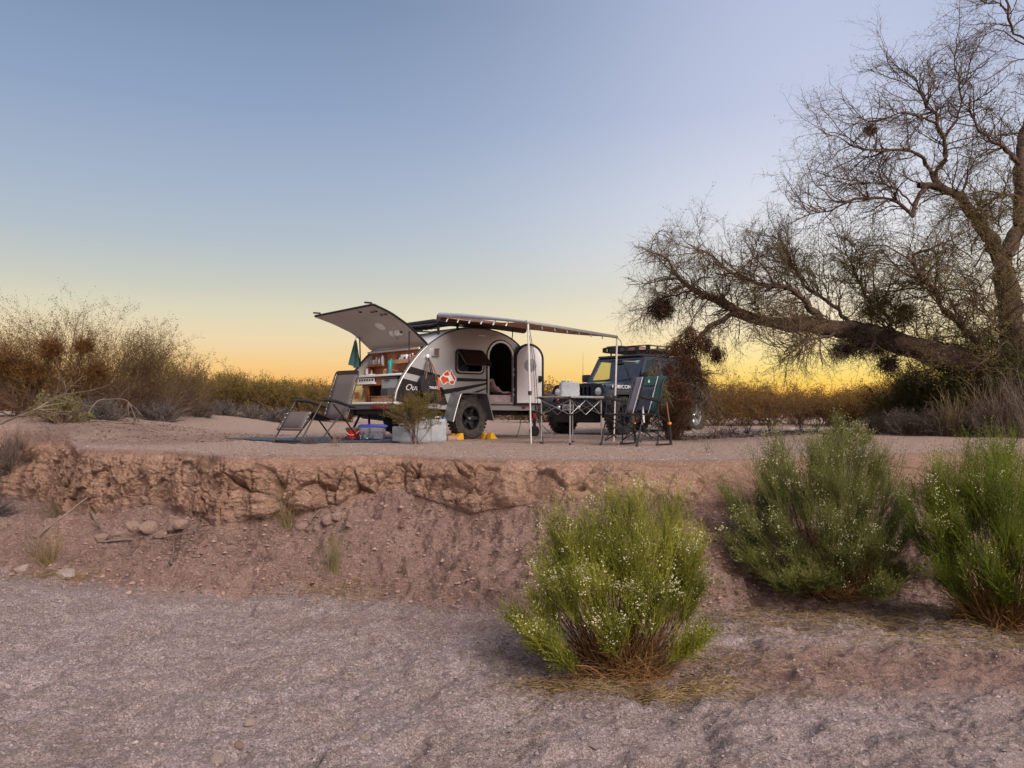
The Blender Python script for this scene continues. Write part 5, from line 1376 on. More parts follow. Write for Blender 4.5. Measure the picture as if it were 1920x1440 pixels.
b = MB(); b.hexa([(.10, .262, .44), (.15, .262, .45), (.15, .268, .45), (.10, .268, .44)], [(.13, .262, .56), (.17, .262, .53), (.17, .268, .53), (.13, .268, .56)]); b.hexa([(.09, .262, .33), (.16, .262, .30), (.16, .268, .30), (.09, .268, .33)], [(.10, .262, .43), (.16, .262, .44), (.16, .268, .44), (.10, .268, .43)]); b.build('hang_tag', M['palegrey'], ch)

# dark open grill box half hidden behind the small flowering bush
p = at(1594, 815, 9.3)
gb = empty('fire_box', (p[0], 9.6, gz(p[0], 9.6) - .01), R(-3), 'black open fire box with a pale rim behind the small flowering bush', 'fire pit')
b = MB()
for (x0, x1, y0, y1) in ((-.16, .16, -.13, -.12), (-.16, .16, .12, .13), (-.16, -.15, -.12, .12), (.15, .16, -.12, .12)): b.box(x0, x1, y0, y1, 0, .215)
b.build('wall', M['black'], gb)
b = MB(); 
for (x0, x1, y0, y1) in ((-.17, .17, -.14, -.118), (-.17, .17, .118, .14), (-.17, -.148, -.118, .118), (.148, .17, -.118, .118)): b.box(x0, x1, y0, y1, .216, .226)
b.build('rim', M['woodlight'], gb)

# ================================================================== vegetation
def unit(v): return v / (np.linalg.norm(v, axis=-1, keepdims=True) + 1e-9)
def tubes_np(P, Rr, sides=3):
    """P (N,K,3), Rr (N,K) -> verts, quads"""
    P = np.asarray(P, float); N_, K, _ = P.shape
    T = np.gradient(P, axis=1); T = unit(T)
    ref = np.where(np.abs(T[..., 2:3]) > .9, np.array([1., 0, 0]), np.array([0, 0, 1.]))
    A_ = unit(np.cross(T, ref)); B_ = np.cross(T, A_)
    ang = np.arange(sides) * 2 * np.pi / sides
    VV = P[:, :, None, :] + Rr[:, :, None, None] * (A_[:, :, None, :] * np.cos(ang)[None, None, :, None] + B_[:, :, None, :] * np.sin(ang)[None, None, :, None])
    base = (np.arange(N_)[:, None, None] * K + np.arange(K - 1)[None, :, None]) * sides
    k = np.arange(sides)[None, None, :]; k2 = (k + 1) % sides
    Qd = np.stack([base + k, base + k2, base + sides + k2, base + sides + k], -1)
    return VV.reshape(-1, 3), Qd.reshape(-1, 4)
class Geo:
    def __init__(s): s.V = []; s.Q = []; s.n = 0
    def add(s, V, Q): s.V.append(V); s.Q.append(Q + s.n); s.n += len(V); return s
    def tubes(s, P, Rr, sides=3): return s.add(*tubes_np(P, Rr, sides))
    def obj(s, name, m, parent=None, smooth=False):
        return link_mesh(name, np_mesh(name, np.concatenate(s.V), np.concatenate(s.Q), smooth=smooth), m, parent)
def leaves_np(P, dirs, ln_, wd, rg):
    """small flat blades at P pointing along dirs"""
    d_ = unit(dirs); r_ = unit(rg.standard_normal(P.shape)); s_ = unit(np.cross(d_, r_))
    ln_ = np.broadcast_to(np.asarray(ln_, float), (len(P),))[:, None]; wd = np.broadcast_to(np.asarray(wd, float), (len(P),))[:, None]
    a = P; b_ = P + d_ * ln_ * .5 + s_ * wd / 2; c = P + d_ * ln_; e = P + d_ * ln_ * .5 - s_ * wd / 2
    V_ = np.stack([a, b_, c, e], 1).reshape(-1, 3)
    return V_, np.arange(len(P) * 4).reshape(-1, 4)
def resample(path, K):
    p = np.asarray(path, float)
    sm = []
    for i in range(len(p) - 1):
        p0 = p[max(i - 1, 0)]; p1 = p[i]; p2 = p[i + 1]; p3 = p[min(i + 2, len(p) - 1)]
        for k in range(8):
            t = k / 8; sm.append(.5 * ((2 * p1) + (-p0 + p2) * t + (2 * p0 - 5 * p1 + 4 * p2 - p3) * t * t + (-p0 + 3 * p1 - 3 * p2 + p3) * t ** 3))
    sm.append(p[-1]); sm = np.array(sm)
    s = np.concatenate([[0], np.cumsum(np.linalg.norm(np.diff(sm, axis=0), axis=1))]); q = np.linspace(0, s[-1], K)
    return np.stack([np.interp(q, s, sm[:, i]) for i in range(3)], -1)
def spawn(P, Rr, n, t0, t1, length, ang, K, jit, trop, rr, rg, r_end=.4, lenvar=.4, bias=None, even=True, tpow=1.0):
    """n children from parents P (N,K0,3): returns (n,K,3),(n,K)"""
    N_, K0, _ = P.shape
    plen = np.linalg.norm(np.diff(P, axis=1), axis=2).sum(1); pr = plen / plen.sum()
    pi = rg.choice(N_, n, p=pr)
    t = (t0 + (t1 - t0) * rg.random(n) ** tpow) * (K0 - 1); i = np.minimum(t.astype(int), K0 - 2); f = (t - i)[:, None]
    pos = P[pi, i] * (1 - f) + P[pi, i + 1] * f; tan = unit(P[pi, i + 1] - P[pi, i])
    rad = Rr[pi, i] * (1 - f[:, 0]) + Rr[pi, i + 1] * f[:, 0]
    rnd = rg.standard_normal((n, 3)); perp = unit(rnd - tan * (rnd * tan).sum(1, keepdims=True))
    a = ang[0] + (ang[1] - ang[0]) * rg.random(n); a = a[:, None]
    d_ = unit(tan * np.cos(a) + perp * np.sin(a))
    if bias is not None: d_ = unit(d_ + np.asarray(bias))
    L_ = length * (1 - lenvar + 2 * lenvar * rg.random(n)); st = (L_ / (K - 1))[:, None]
    out_ = np.zeros((n, K, 3)); out_[:, 0] = pos
    for k in range(1, K):
        d_ = unit(d_ + jit * rg.standard_normal((n, 3)) + np.asarray(trop)); out_[:, k] = out_[:, k - 1] + d_ * st
    r0 = np.minimum(rad * .75, rr * (.7 + .6 * rg.random(n)))
    return out_, r0[:, None] * np.linspace(1, r_end, K)[None, :]
def limb_taper(path, r0, r1, K=40, wob=.0, rg=None):
    P = resample(path, K)
    if wob: P[1:-1] += wob * np.stack([fbm(np.arange(K) / 5 + 3, np.full(K, c * 7.3), np.zeros(K), 1, 3, 5) for c in range(3)], -1)[1:-1]
    s = np.linspace(0, 1, K); Rr = r0 + (r1 - r0) * s ** .85
    Rr = Rr * (1 + .10 * fbm(np.arange(K) / 2.5, np.full(K, r0 * 99), np.zeros(K), 1, 2, 9))
    return P[None], Rr[None]

barkm = mat('mesquite_bark', (.040, .022, .014), .95, 0, var=.5, scale=14, bump=1.0, bscale=22, col2=(.115, .066, .044))
twigm = leafmat('mesquite_twig', (.042, .026, .018), (.15, .105, .07), 0, .9)
mleaf = leafmat('mesquite_leaf', (.11, .10, .015), (.40, .33, .07), .5)
greentwig = leafmat('green_twig', (.05, .05, .012), (.15, .14, .04), .1)
mistm = leafmat('mistletoe_stem', (.022, .010, .006), (.085, .035, .018), .1)
creol = leafmat('creosote_leaf', (.065, .045, .012), (.25, .175, .055), .45)
creow = leafmat('creosote_wood', (.06, .036, .022), (.19, .115, .075), 0)
oranl = leafmat('dry_bush_leaf', (.095, .050, .009), (.34, .19, .042), .5)
drywood = leafmat('dead_wood', (.08, .058, .045), (.24, .18, .145), 0, .9)
greyb = leafmat('grey_brush', (.05, .042, .040), (.17, .14, .125), .1)
straw = leafmat('straw', (.15, .095, .045), (.44, .32, .17), .2)
bgreen = leafmat('broom_green', (.050, .066, .007), (.47, .46, .07), .40)
bbrown = leafmat('broom_stem', (.06, .030, .010), (.20, .11, .04), .1)
flow = leafmat('white_flower', (.40, .36, .20), (.80, .74, .52), .3)

# ---- the big mesquite on the right
TY = 12.6
def px3(lst):
    """[(px,py,depth)...] -> world points on real branches"""
    return [at(a, b_, c) for a, b_, c in lst]
LIMBS = {
 'trunk': ([(1925, 850, 12.4), (1918, 770, 12.4), (1908, 700, 12.4), (1900, 620, 12.45), (1892, 550, 12.5), (1882, 500, 12.5)], .25, .17),
 'limbA': ([(1884, 505, 12.5), (1862, 455, 12.4), (1835, 420, 12.3), (1815, 385, 12.2), (1790, 363, 12.1), (1765, 352, 12.0), (1742, 350, 11.9), (1722, 347, 11.9)], .15, .045),
 'limbB': ([(1882, 505, 12.5), (1905, 440, 12.6), (1915, 380, 12.7), (1918, 320, 12.8), (1925, 250, 12.9), (1950, 180, 13)], .15, .09),
 'limbA1': ([(1765, 353, 12.0), (1758, 325, 12.0), (1771, 290, 11.9), (1767, 250, 11.8), (1755, 215, 11.8), (1735, 190, 11.7), (1720, 150, 11.7)], .055, .012),
 'limbA2': ([(1735, 350, 11.9), (1722, 380, 11.8), (1710, 405, 11.7), (1690, 385, 11.6), (1655, 372, 11.5), (1615, 373, 11.4), (1570, 388, 11.3), (1520, 405, 11.2), (1488, 415, 11.2)], .045, .006),
 'limbA3': ([(1760, 352, 12.0), (1742, 312, 11.9), (1718, 288, 11.7), (1680, 281, 11.6), (1640, 284, 11.5), (1600, 272, 11.4), (1565, 255, 11.3), (1540, 262, 11.3)], .040, .005),
 'limbA4': ([(1757, 230, 11.8), (1722, 218, 11.7), (1690, 212, 11.6), (1655, 225, 11.5), (1620, 222, 11.5), (1590, 190, 11.4)], .022, .005),
 'limbA5': ([(1769, 270, 11.9), (1788, 232, 12.0), (1803, 190, 12.1), (1800, 150, 12.1), (1790, 110, 12.2), (1805, 70, 12.2)], .028, .006),
 'limbA6': ([(1720, 392, 11.8), (1690, 360, 11.9), (1650, 345, 11.9), (1600, 340, 12.0), (1560, 330, 12.0), (1530, 345, 12.0)], .02, .005),
 'limbB2': ([(1918, 310, 12.8), (1890, 285, 12.6), (1860, 262, 12.4), (1835, 240, 12.3), (1818, 200, 12.2)], .05, .010),
 'limbB3': ([(1915, 370, 12.7), (1880, 365, 12.5), (1850, 385, 12.3), (1825, 400, 12.1)], .035, .008),
 'limbC': ([(1925, 800, 12.5), (1885, 735, 12.5), (1845, 702, 12.5), (1800, 678, 12.5), (1740, 660, 12.5), (1690, 645, 12.5), (1640, 628, 12.5), (1590, 616, 12.5), (1540, 612, 12.5), (1480, 611, 12.6), (1430, 600, 12.6), (1390, 585, 12.7), (1350, 566, 12.7), (1310, 550, 12.8), (1283, 530, 12.8), (1262, 508, 12.9)], .33, .035),
 'limbC1': ([(1264, 512, 12.9), (1256, 490, 12.9), (1238, 480, 13), (1222, 468, 13), (1228, 445, 13), (1245, 430, 13)], .022, .005),
 'limbC2': ([(1400, 588, 12.7), (1370, 592, 12.6), (1340, 605, 12.5), (1315, 628, 12.5), (1300, 650, 12.4), (1292, 680, 12.4), (1308, 700, 12.4), (1325, 722, 12.4), (1336, 745, 12.4)], .065, .010),
 'limbC3': ([(1560, 613, 12.5), (1522, 578, 12.4), (1485, 545, 12.3), (1445, 535, 12.2), (1400, 525, 12.2), (1362, 502, 12.2), (1330, 478, 12.2), (1300, 470, 12.2)], .075, .008),
 'limbC4': ([(1610, 620, 12.5), (1570, 580, 12.7), (1530, 552, 12.8), (1500, 520, 12.9), (1478, 480, 13), (1450, 465, 13)], .05, .008),
 'limbC5': ([(1850, 700, 12.5), (1838, 655, 12.4), (1800, 610, 12.2), (1770, 575, 12.1), (1748, 540, 12.0), (1722, 512, 11.9), (1715, 480, 11.9), (1740, 470, 11.8)], .085, .020),
 'limbC6': ([(1580, 622, 12.5), (1545, 632, 12.3), (1510, 640, 12.1), (1485, 652, 12.0), (1470, 664, 12.0)], .035, .008),
 'limbC7': ([(1690, 645, 12.5), (1660, 590, 12.7), (1620, 545, 12.9), (1600, 500, 13), (1585, 470, 13)], .05, .010),
 'limbC8': ([(1300, 545, 12.8), (1270, 552, 12.9), (1240, 560, 12.9), (1215, 580, 12.9), (1200, 605, 12.9)], .02, .005),
 'limbC9': ([(1275, 523, 12.8), (1245, 520, 12.8), (1222, 528, 12.8), (1205, 540, 12.8)], .016, .004),
 'limbD': ([(1975, 170, 11.5), (1925, 76, 11.4), (1903, 62, 11.4), (1893, 35, 11.3), (1890, 5, 11.3), (1870, -30, 11.3)], .030, .012),
 'limbD1': ([(1897, 48, 11.4), (1872, 46, 11.3), (1850, 52, 11.3), (1832, 66, 11.2)], .014, .004),
 'limbD2': ([(1893, 20, 11.3), (1868, 4, 11.3), (1840, 8, 11.2), (1812, 0, 11.2)], .014, .004),
}
tree = empty('mesquite_tree', (at(1925, 850, 12.4)[0], 12.4, 0), 0, 'large old mesquite tree with one low limb reaching left toward the car', 'tree')
def child_world(o, par):
    o.parent = par; o.matrix_parent_inverse = Matrix.Translation(par.location).inverted(); return o
rgt = np.random.default_rng(11)
allP = []; allR = []
for k, (pts, r0, r1) in LIMBS.items():
    P, Rr = limb_taper(px3(pts), r0 * .85, r1, 40, .05 if r0 > .04 else .035)
    allP.append(P[0]); allR.append(Rr[0])
    big = r0 >= .03
    V_, Q_ = tubes_np(P, Rr, 12 if big else 6)
    if big:
        nn_ = fbm(V_[:, 0], V_[:, 1], V_[:, 2], .12, 3, 3)
        cen = np.repeat(P[0], 12, axis=0); V_ = V_ + (V_ - cen) * (nn_[:, None] * .45)
    child_world(link_mesh('trunk' if k == 'trunk' else 'limb', np_mesh('limb', V_, Q_, smooth=True), barkm), tree)
AP = np.array(allP); AR = np.array(allR)
keys = list(LIMBS)
def sel(names): 
    ix = [keys.index(n) for n in names]; return AP[ix], AR[ix]
upper = ['limbA', 'limbA1', 'limbA2', 'limbA3', 'limbA4', 'limbA5', 'limbA6', 'limbB2', 'limbB3', 'limbB', 'limbD1', 'limbD2', 'limbD']
lower = ['limbC3', 'limbC4', 'limbC5', 'limbC7', 'limbC6']
crown = Geo(); lv = Geo(); lv2 = Geo()
def twiggery(P0, R0, n1, l1, n2, l2, n3, l3, rg, bias1=None, trop=(0, 0, .02), t0=.15, leaf=1.0, leafG=lv, ang1=(.5, 1.1), nleaf=1, leafsize=.028):
    P1_, R1_ = spawn(P0, R0, n1, t0, 1, l1, ang1, 9, .24, trop, .011, rg, .35, .5, bias1)
    crown.tubes(P1_, R1_, 4)
    P2_, R2_ = spawn(P1_, R1_, n2, .15, 1, l2, (.4, 1.1), 7, .27, trop, .0055, rg, .4, .5)
    crown.tubes(P2_, R2_, 3)
    P3_, R3_ = spawn(P2_, R2_, n3, .1, 1, l3, (.4, 1.2), 5, .28, trop, .0030, rg, .5, .5)
    crown.tubes(P3_, R3_, 3)
    if leaf:
        pts = P3_[:, 1:].reshape(-1, 3); m_ = rg.random(len(pts)) < leaf
        pts = pts[m_]
        leafG.add(*leaves_np(pts, rg.standard_normal(pts.shape), leafsize * (.5 + rg.random(len(pts))), .011, rg))
    return P1_, P2_, P3_
Pu, Ru = sel(upper)
twiggery(Pu, Ru, 170, .80, 1200, .40, 4600, .18, rgt, (0, 0, .1), (0, 0, .015), .25, .16, lv)
Pu, Ru = sel(['limbA1', 'limbA2', 'limbA3', 'limbA4', 'limbA5', 'limbA6', 'limbD1', 'limbD2', 'limbB2'])
twiggery(Pu, Ru, 110, .60, 850, .34, 2800, .17, rgt, (-.15, 0, .0), (0, 0, .01), .3, .2, lv)
Pl, Rl = sel(lower + ['limbC'])
twiggery(Pl, Rl, 200, .72, 1500, .36, 7500, .17, rgt, (0, 0, .45), (0, 0, .03), .25, .42, lv)
Pl, Rl = sel(['limbC5', 'limbC7', 'limbC4', 'limbB3'])
twiggery(Pl, Rl, 80, .9, 800, .42, 4400, .17, rgt, (0, 0, .3), (0, 0, -.01), .1, .9, lv)
Pl, Rl = sel(['limbC1', 'limbC8', 'limbC9', 'limbC2', 'limbC3'])
twiggery(Pl, Rl, 110, .42, 700, .30, 2200, .15, rgt, (-.2, 0, 0), (0, 0, -.06), .2, .12, lv)
# weeping sprays under the low limb
Pl, Rl = sel(['limbC', 'limbC2', 'limbC6', 'limbC8'])
twiggery(Pl, Rl, 80, .50, 550, .34, 1900, .18, rgt, (0, 0, -.7), (0, 0, -.10), .35, .3, lv)
# feathery green growth behind the trunk and over the low limb
Pl = np.array([resample(px3([(1905, 760, 12.9), (1850, 660, 13.2), (1800, 560, 13.4), (1760, 480, 13.4)]), 12), resample(px3([(1930, 700, 12.2), (1880, 620, 11.9), (1840, 540, 11.8), (1820, 470, 11.8)]), 12), resample(px3([(1900, 740, 12.8), (1820, 690, 12.9), (1730, 640, 13), (1660, 600, 13)]), 12), resample(px3([(1930, 560, 12.3), (1900, 480, 12), (1870, 420, 11.9), (1850, 380, 11.9)]), 12)])
Rl = np.full(Pl.shape[:2], .02)
twiggery(Pl, Rl, 110, .95, 900, .42, 5000, .17, rgt, (0, 0, .1), (0, 0, 0), .0, .85, lv)
child_world(crown.obj('branches', twigm), tree); child_world(lv.obj('foliage', mleaf), tree)

# ---- mistletoe clumps hanging in the tree
def mistletoe(spec, label, seed, m=mistm, grp='mistletoe clumps in the mesquite', nl=14, hang=-.12):
    rg = np.random.default_rng(seed); g_ = Geo()
    c0 = at(*spec[0][:3]); o = empty('mistletoe_clump', tuple(c0), 0, label, 'mistletoe', grp)
    lf = Geo()
    for (px, py, Y, r_, n_) in spec:
        c = at(px, py, Y) - c0
        st = c + unit(rg.standard_normal((n_, 3))) * (r_ * .55 * rg.random((n_, 1)))
        P0 = np.zeros((n_, 6, 3)); P0[:, 0] = st; d_ = unit(rg.standard_normal((n_, 3)))
        for k in range(1, 6): d_ = unit(d_ + .35 * rg.standard_normal((n_, 3)) + np.array([0, 0, hang])); P0[:, k] = P0[:, k - 1] + d_ * r_ * .16
        g_.tubes(P0, np.full((n_, 6), .0028), 3)
        P1_, R1_ = spawn(P0, np.full((n_, 6), .003), n_ * 4, .1, 1, r_ * .4, (.3, 1.0), 4, .3, (0, 0, hang), .0022, rg)
        g_.tubes(P1_, R1_, 3)
        pts = P1_[:, 1:].reshape(-1, 3); pts = pts[rg.random(len(pts)) < .5]; lf.add(*leaves_np(pts, rg.standard_normal(pts.shape), .022, .012, rg))
    g_.obj('stems', m, o); lf.obj('leaves', m, o)
    return o
mistletoe([(1240, 577, 12.9, .24, 420)], 'round dark mistletoe ball near the tip of the low limb', 1)
mistletoe([(1632, 242, 11.5, .12, 110)], 'small mistletoe tuft high in the upper crown', 2)
mistletoe([(1605, 635, 12.4, .30, 380), (1650, 640, 12.4, .30, 330), (1575, 655, 12.4, .22, 200), (1665, 680, 12.4, .22, 180)], 'black mistletoe mass beneath the middle of the low limb', 3, leafmat('mistletoe_dark', (.012, .008, .006), (.045, .028, .016), 0))
mistletoe([(1290, 618, 12.3, .26, 90), (1272, 645, 12.3, .28, 130), (1290, 675, 12.3, .28, 170), (1272, 715, 12.3, .28, 170), (1282, 745, 12.3, .24, 110), (1255, 690, 12.3, .20, 70), (1312, 700, 12.3, .22, 60), (1258, 725, 12.4, .20, 60), (1305, 640, 12.2, .26, 60)], 'big reddish hanging mistletoe in front of the car rear', 4, leafmat('mistletoe_red', (.03, .013, .006), (.15, .065, .03), .2), hang=-.3)
mistletoe([(1345, 655, 12.5, .22, 120), (1325, 640, 12.5, .18, 90)], 'thin drooping mistletoe right of the big reddish one', 5, hang=-.7)
mistletoe([(1690, 585, 12.2, .30, 220), (1640, 570, 12.3, .28, 170)], 'olive mistletoe sitting on top of the low limb', 6, leafmat('mistletoe_olive', (.035, .028, .008), (.11, .085, .028), .2))
mistletoe([(1225, 690, 12.2, .18, 26), (1215, 715, 12.2, .14, 18), (1245, 735, 12.1, .22, 60)], 'pale olive leafy sprig hanging against the car window', 7, leafmat('mistletoe_pale', (.07, .06, .025), (.19, .16, .085), .2), hang=-.35)

# ---- generic bushes
def bush(name, loc, H, Wd, n0, n1, n2, n3, label, cat, grp, wm_, lm_, seed, leafs=.5, ls=.022, lw=.010, spread=(.15, .9), flowers=0, rtw=.004, up=.03, lean=(0, 0), parts=True, K0=8, r0=.012, t1=.25, t2=.2, t3=.2, hv=.35):
    rg = np.random.default_rng(seed)
    o = empty(name, loc, 0, label, cat, grp)
    a = rg.random(n0) * 2 * np.pi; th_ = spread[0] + (spread[1] - spread[0]) * rg.random(n0) ** .8
    d_ = np.stack([np.cos(a) * np.sin(th_), np.sin(a) * np.sin(th_), np.cos(th_)], -1) + np.array([lean[0], lean[1], 0]); d_ = unit(d_)
    P0 = np.zeros((n0, K0, 3)); P0[:, 0] = rg.normal(0, .06 * Wd, (n0, 3)) * np.array([1, 1, .0]) + np.array([0, 0, -.03])
    reach = np.sqrt((d_[:, 0] * Wd / 2) ** 2 + (d_[:, 1] * Wd / 2) ** 2 + (d_[:, 2] * H) ** 2) * .78
    st = (reach * (1.05 - hv * rg.random(n0) ** 1.3) / (K0 - 1))[:, None]
    for k in range(1, K0): d_ = unit(d_ + .13 * rg.standard_normal((n0, 3)) + np.array([0, 0, up])); P0[:, k] = P0[:, k - 1] + d_ * st
    R0 = r0 * (.6 + .8 * rg.random(n0))[:, None] * np.linspace(1, .35, K0)[None]
    g_ = Geo(); g_.tubes(P0, R0, 4)
    P1_, R1_ = spawn(P0, R0, n1, t1, 1, H * .33, (.25, .75), 6, .12, (0, 0, up), r0 * .5, rg); g_.tubes(P1_, R1_, 3)
    P2_, R2_ = spawn(P1_, R1_, n2, t2, 1, H * .17, (.3, .9), 5, .16, (0, 0, up), rtw * .8, rg); g_.tubes(P2_, R2_, 3)
    lf = Geo()
    src = P2_
    if n3:
        P3_, R3_ = spawn(P2_, R2_, n3, t3, 1, H * .06, (.3, .9), 4, .16, (0, 0, up), rtw * .6, rg); g_.tubes(P3_, R3_, 3); src = np.concatenate([P2_[:, -4:], P3_])
    pts = src[:, 1:].reshape(-1, 3); pts = pts[rg.random(len(pts)) < leafs]
    nl_ = max(1, int(1)); 
    lf.add(*leaves_np(pts + rg.normal(0, .008, pts.shape), rg.standard_normal(pts.shape) + np.array([0, 0, .6]), ls * (.6 + .8 * rg.random(len(pts))), lw, rg))
    g_.obj('branches', wm_, o); lf.obj('foliage', lm_, o)
    if flowers:
        q = src[:, -1]; q = q[q[:, 2] > np.quantile(q[:, 2], .4)]; q = q[rg.choice(len(q), min(flowers, len(q)), False)]
        flower_obj(q, .006, o, rg)
    return o
def flower_obj(q, r_, par, rg):
    base = np.array([(1, 0, 0), (-1, 0, 0), (0, 1, 0), (0, -1, 0), (0, 0, 1), (0, 0, -1)], float); tri = np.array([(0, 2, 4), (2, 1, 4), (1, 3, 4), (3, 0, 4), (2, 0, 5), (1, 2, 5), (3, 1, 5), (0, 3, 5)])
    s = r_ * (.6 + .9 * rg.random(len(q)))
    VV = (q[:, None] + base[None] * s[:, None, None]).reshape(-1, 3); T = (tri[None] + (np.arange(len(q)) * 6)[:, None, None]).reshape(-1, 3)
    return tag(link_mesh('flowers', np_mesh('flowers', VV, tris=T), flow, par), kind='stuff')
def B(px, Y): 
    x_ = (px - 960) / F * Y; return (x_, Y, gz(x_, Y) - .02)

# left hedge of creosote bushes: (px centre, depth, height, width, label, dry)
LB = [(-40, 15.5, 1.75, 2.8, 'tall creosote bush cut off by the left edge of the photo', 0),
      (70, 16.0, 1.8, 2.4, 'creosote bush with orange-brown clumps second from the left edge', 1),
      (150, 17.0, 2.5, 2.3, 'tallest creosote bush, its top twigs standing above the others', 0),
      (225, 17.5, 2.3, 2.3, 'creosote bush leaning right beside the tallest one', 0),
      (285, 18.5, 1.8, 2.2, 'creosote bush with fanned thin stems at the right end of the tall group', 0),
      (345, 20.5, 1.35, 2.2, 'lower creosote bush stepping down from the tall group', 0)]
UND = ['brown twiggy undergrowth at the left edge', 'brown twiggy undergrowth below the orange clumps', 'brown twiggy undergrowth below the tallest bush', 'brown twiggy undergrowth right of the tallest bush', 'brown twiggy undergrowth below the fanned stems', 'brown twiggy undergrowth at the right end of the left bushes']
for i, (px, Y, H, Wd, lab, dry) in enumerate(LB):
    bush('creosote_bush', B(px, Y), H * 1.0, Wd, 30, 190, 1000, 3400, lab, 'bush', 'creosote bushes on the left', creow, creol if not dry else oranl, 100 + i, .8, .030, .014, (.05, .95), 0, .0045, .035, (.12 if px > 140 else 0, 0), r0=.013, t1=.35, t2=.45, t3=.6, hv=.55)
    bush('dry_bush', B(px - 18, Y - .5), H * .52, Wd * .95, 60, 420, 1600, 0, UND[i], 'bush', 'brown undergrowth of the left bushes', creow, oranl, 150 + i, .25, .03, .012, (.1, 1.2), 0, .004, .03, r0=.008)
# orange-brown clumps inside the left bushes
for i, (px, py, Y, r_) in enumerate([(95, 655, 15.6, .30), (155, 650, 16.0, .22), (15, 680, 15.2, .40), (60, 700, 15.4, .35), (180, 700, 16.5, .35), (135, 725, 16.4, .30)]):
    mistletoe([(px, py, Y, r_, 260)], ['orange brown dodder clump high in the second bush from the left', 'small orange brown dodder clump right of the higher one', 'orange brown dodder mass at the left photo edge', 'orange brown dodder mass low in the second bush', 'brown dodder clump under the tallest bush', 'brown dodder clump low between the left bushes'][i], 200 + i, leafmat('dodder_%d' % i, (.07, .030, .008), (.22, .10, .028), .3), 'dodder clumps in the left bushes', hang=0)
bush('brittle_bush', B(118, 14.6), .62, .95, 30, 160, 900, 900, 'small pale yellow-green bush at the foot of the left hedge', 'bush', None, creow, leafmat('pale_leaf', (.14, .13, .04), (.30, .28, .10), .3), 310, .8, .03, .014, (.1, 1.1))
# middle row of olive bushes between the hedge and the trailer
MBs = [(395, 25, 1.35, 2.6), (445, 26, 1.5, 2.4), (500, 25.5, 1.35, 2.3), (552, 27, 1.35, 2.3), (600, 26, 1.3, 2.2), (650, 28, 1.2, 2.2)]
mlab = ['olive bush at the left end of the middle row', 'olive bush with the highest twigs of the middle row', 'olive bush in the middle row above the end of the blue mat', 'olive bush just left of the reclining chair', 'olive bush behind the reclining chair', 'olive bush behind the open galley']
for i, (px, Y, H, Wd) in enumerate(MBs):
    bush('olive_bush', B(px, Y), H * .92, Wd, 50, 360, 1900, 2400, mlab[i], 'bush', 'olive bushes in the middle row', creow, leafmat('olive_%d' % i, (.10, .075, .012), (.32, .23, .05), .5), 400 + i, .9, .045, .020, (.05, 1.1), 0, .006, .04, r0=.014)
for i, (px, Y) in enumerate([(372, 20.5), (420, 22.5), (470, 22.6), (520, 22.5), (300, 17.2), (190, 15.6)]):
    bush('grey_brush', B(px, Y), .50, 1.5, 60, 300, 1200, 0, ['low grey brush under the last tall bush', 'low grey brush at the foot of the first olive bush', 'low dark brush at the foot of the second olive bush', 'low dark brush left of the reclining chair', 'low grey dead brush under the fanned creosote', 'low grey dead brush under the tallest creosote'][i], 'brush', 'low grey brush along the bushes', greyb, greyb, 430 + i, .3, .03, .01, (.3, 1.4), 0, .005)
# distant shrubs that show between and behind
protos = []
for i in range(4):
    protos.append(bush('distant_shrub', (0, 0, 0), 1.5, 2.3, 50, 300, 1500, 1400, '', 'bush', 'shrubs on the plain beyond the camp', creow, leafmat('far_%d' % i, (.09, .05, .014), (.30, .18, .05), .5), 500 + i, .9, .055, .028, (.05, 1.15), 0, .008, .03, r0=.015))
far = []
rgf = np.random.default_rng(5)
FAR = [(-30, 30, 1.3), (60, 33, 1.2), (180, 34, 1.2), (270, 32, 1.1), (340, 36, 1.2), (430, 38, 1.1), (520, 40, 1.1), (590, 42, 1.15), (640, 40, 1.0), (700, 44, 1.1), (760, 40, 1.0), (840, 42, 1.0), (920, 44, 1.0), (970, 38, 1.0), (1022, 30, 1.15), (1062, 46, 1.25), (1100, 40, .9), (1150, 46, 1.1), (1210, 42, 1.1), (1270, 40, 1.1), (1330, 38, 1.15), (1390, 42, 1.2), (1450, 38, .9), (1510, 40, .95), (1570, 42, .95), (1640, 38, 1.1), (1710, 36, 1.2), (1790, 38, 1.2), (1880, 40, 1.3), (1960, 36, 1.3)]
ORD = 'first second third fourth fifth sixth seventh eighth ninth tenth eleventh twelfth thirteenth fourteenth fifteenth sixteenth seventeenth eighteenth nineteenth twentieth twenty-first twenty-second twenty-third twenty-fourth twenty-fifth twenty-sixth twenty-seventh twenty-eighth twenty-ninth thirtieth'.split()
for i, (px, Y, s_) in enumerate(FAR):
    o = protos[i % 4] if i < 4 else copy_tree(protos[i % 4])
    x_ = (px - 960) / F * Y; o.location = (x_, Y, float(plateau_z(x_, Y)) - .05); o.scale = (s_ * 1.35, s_ * 1.35, s_ * (1 if Y < 44 else 1.0)); o.rotation_euler = (0, 0, rgf.random() * 6)
    o['label'] = ORD[i] + ' low shrub from the left in the distant line on the plain beyond the camp'
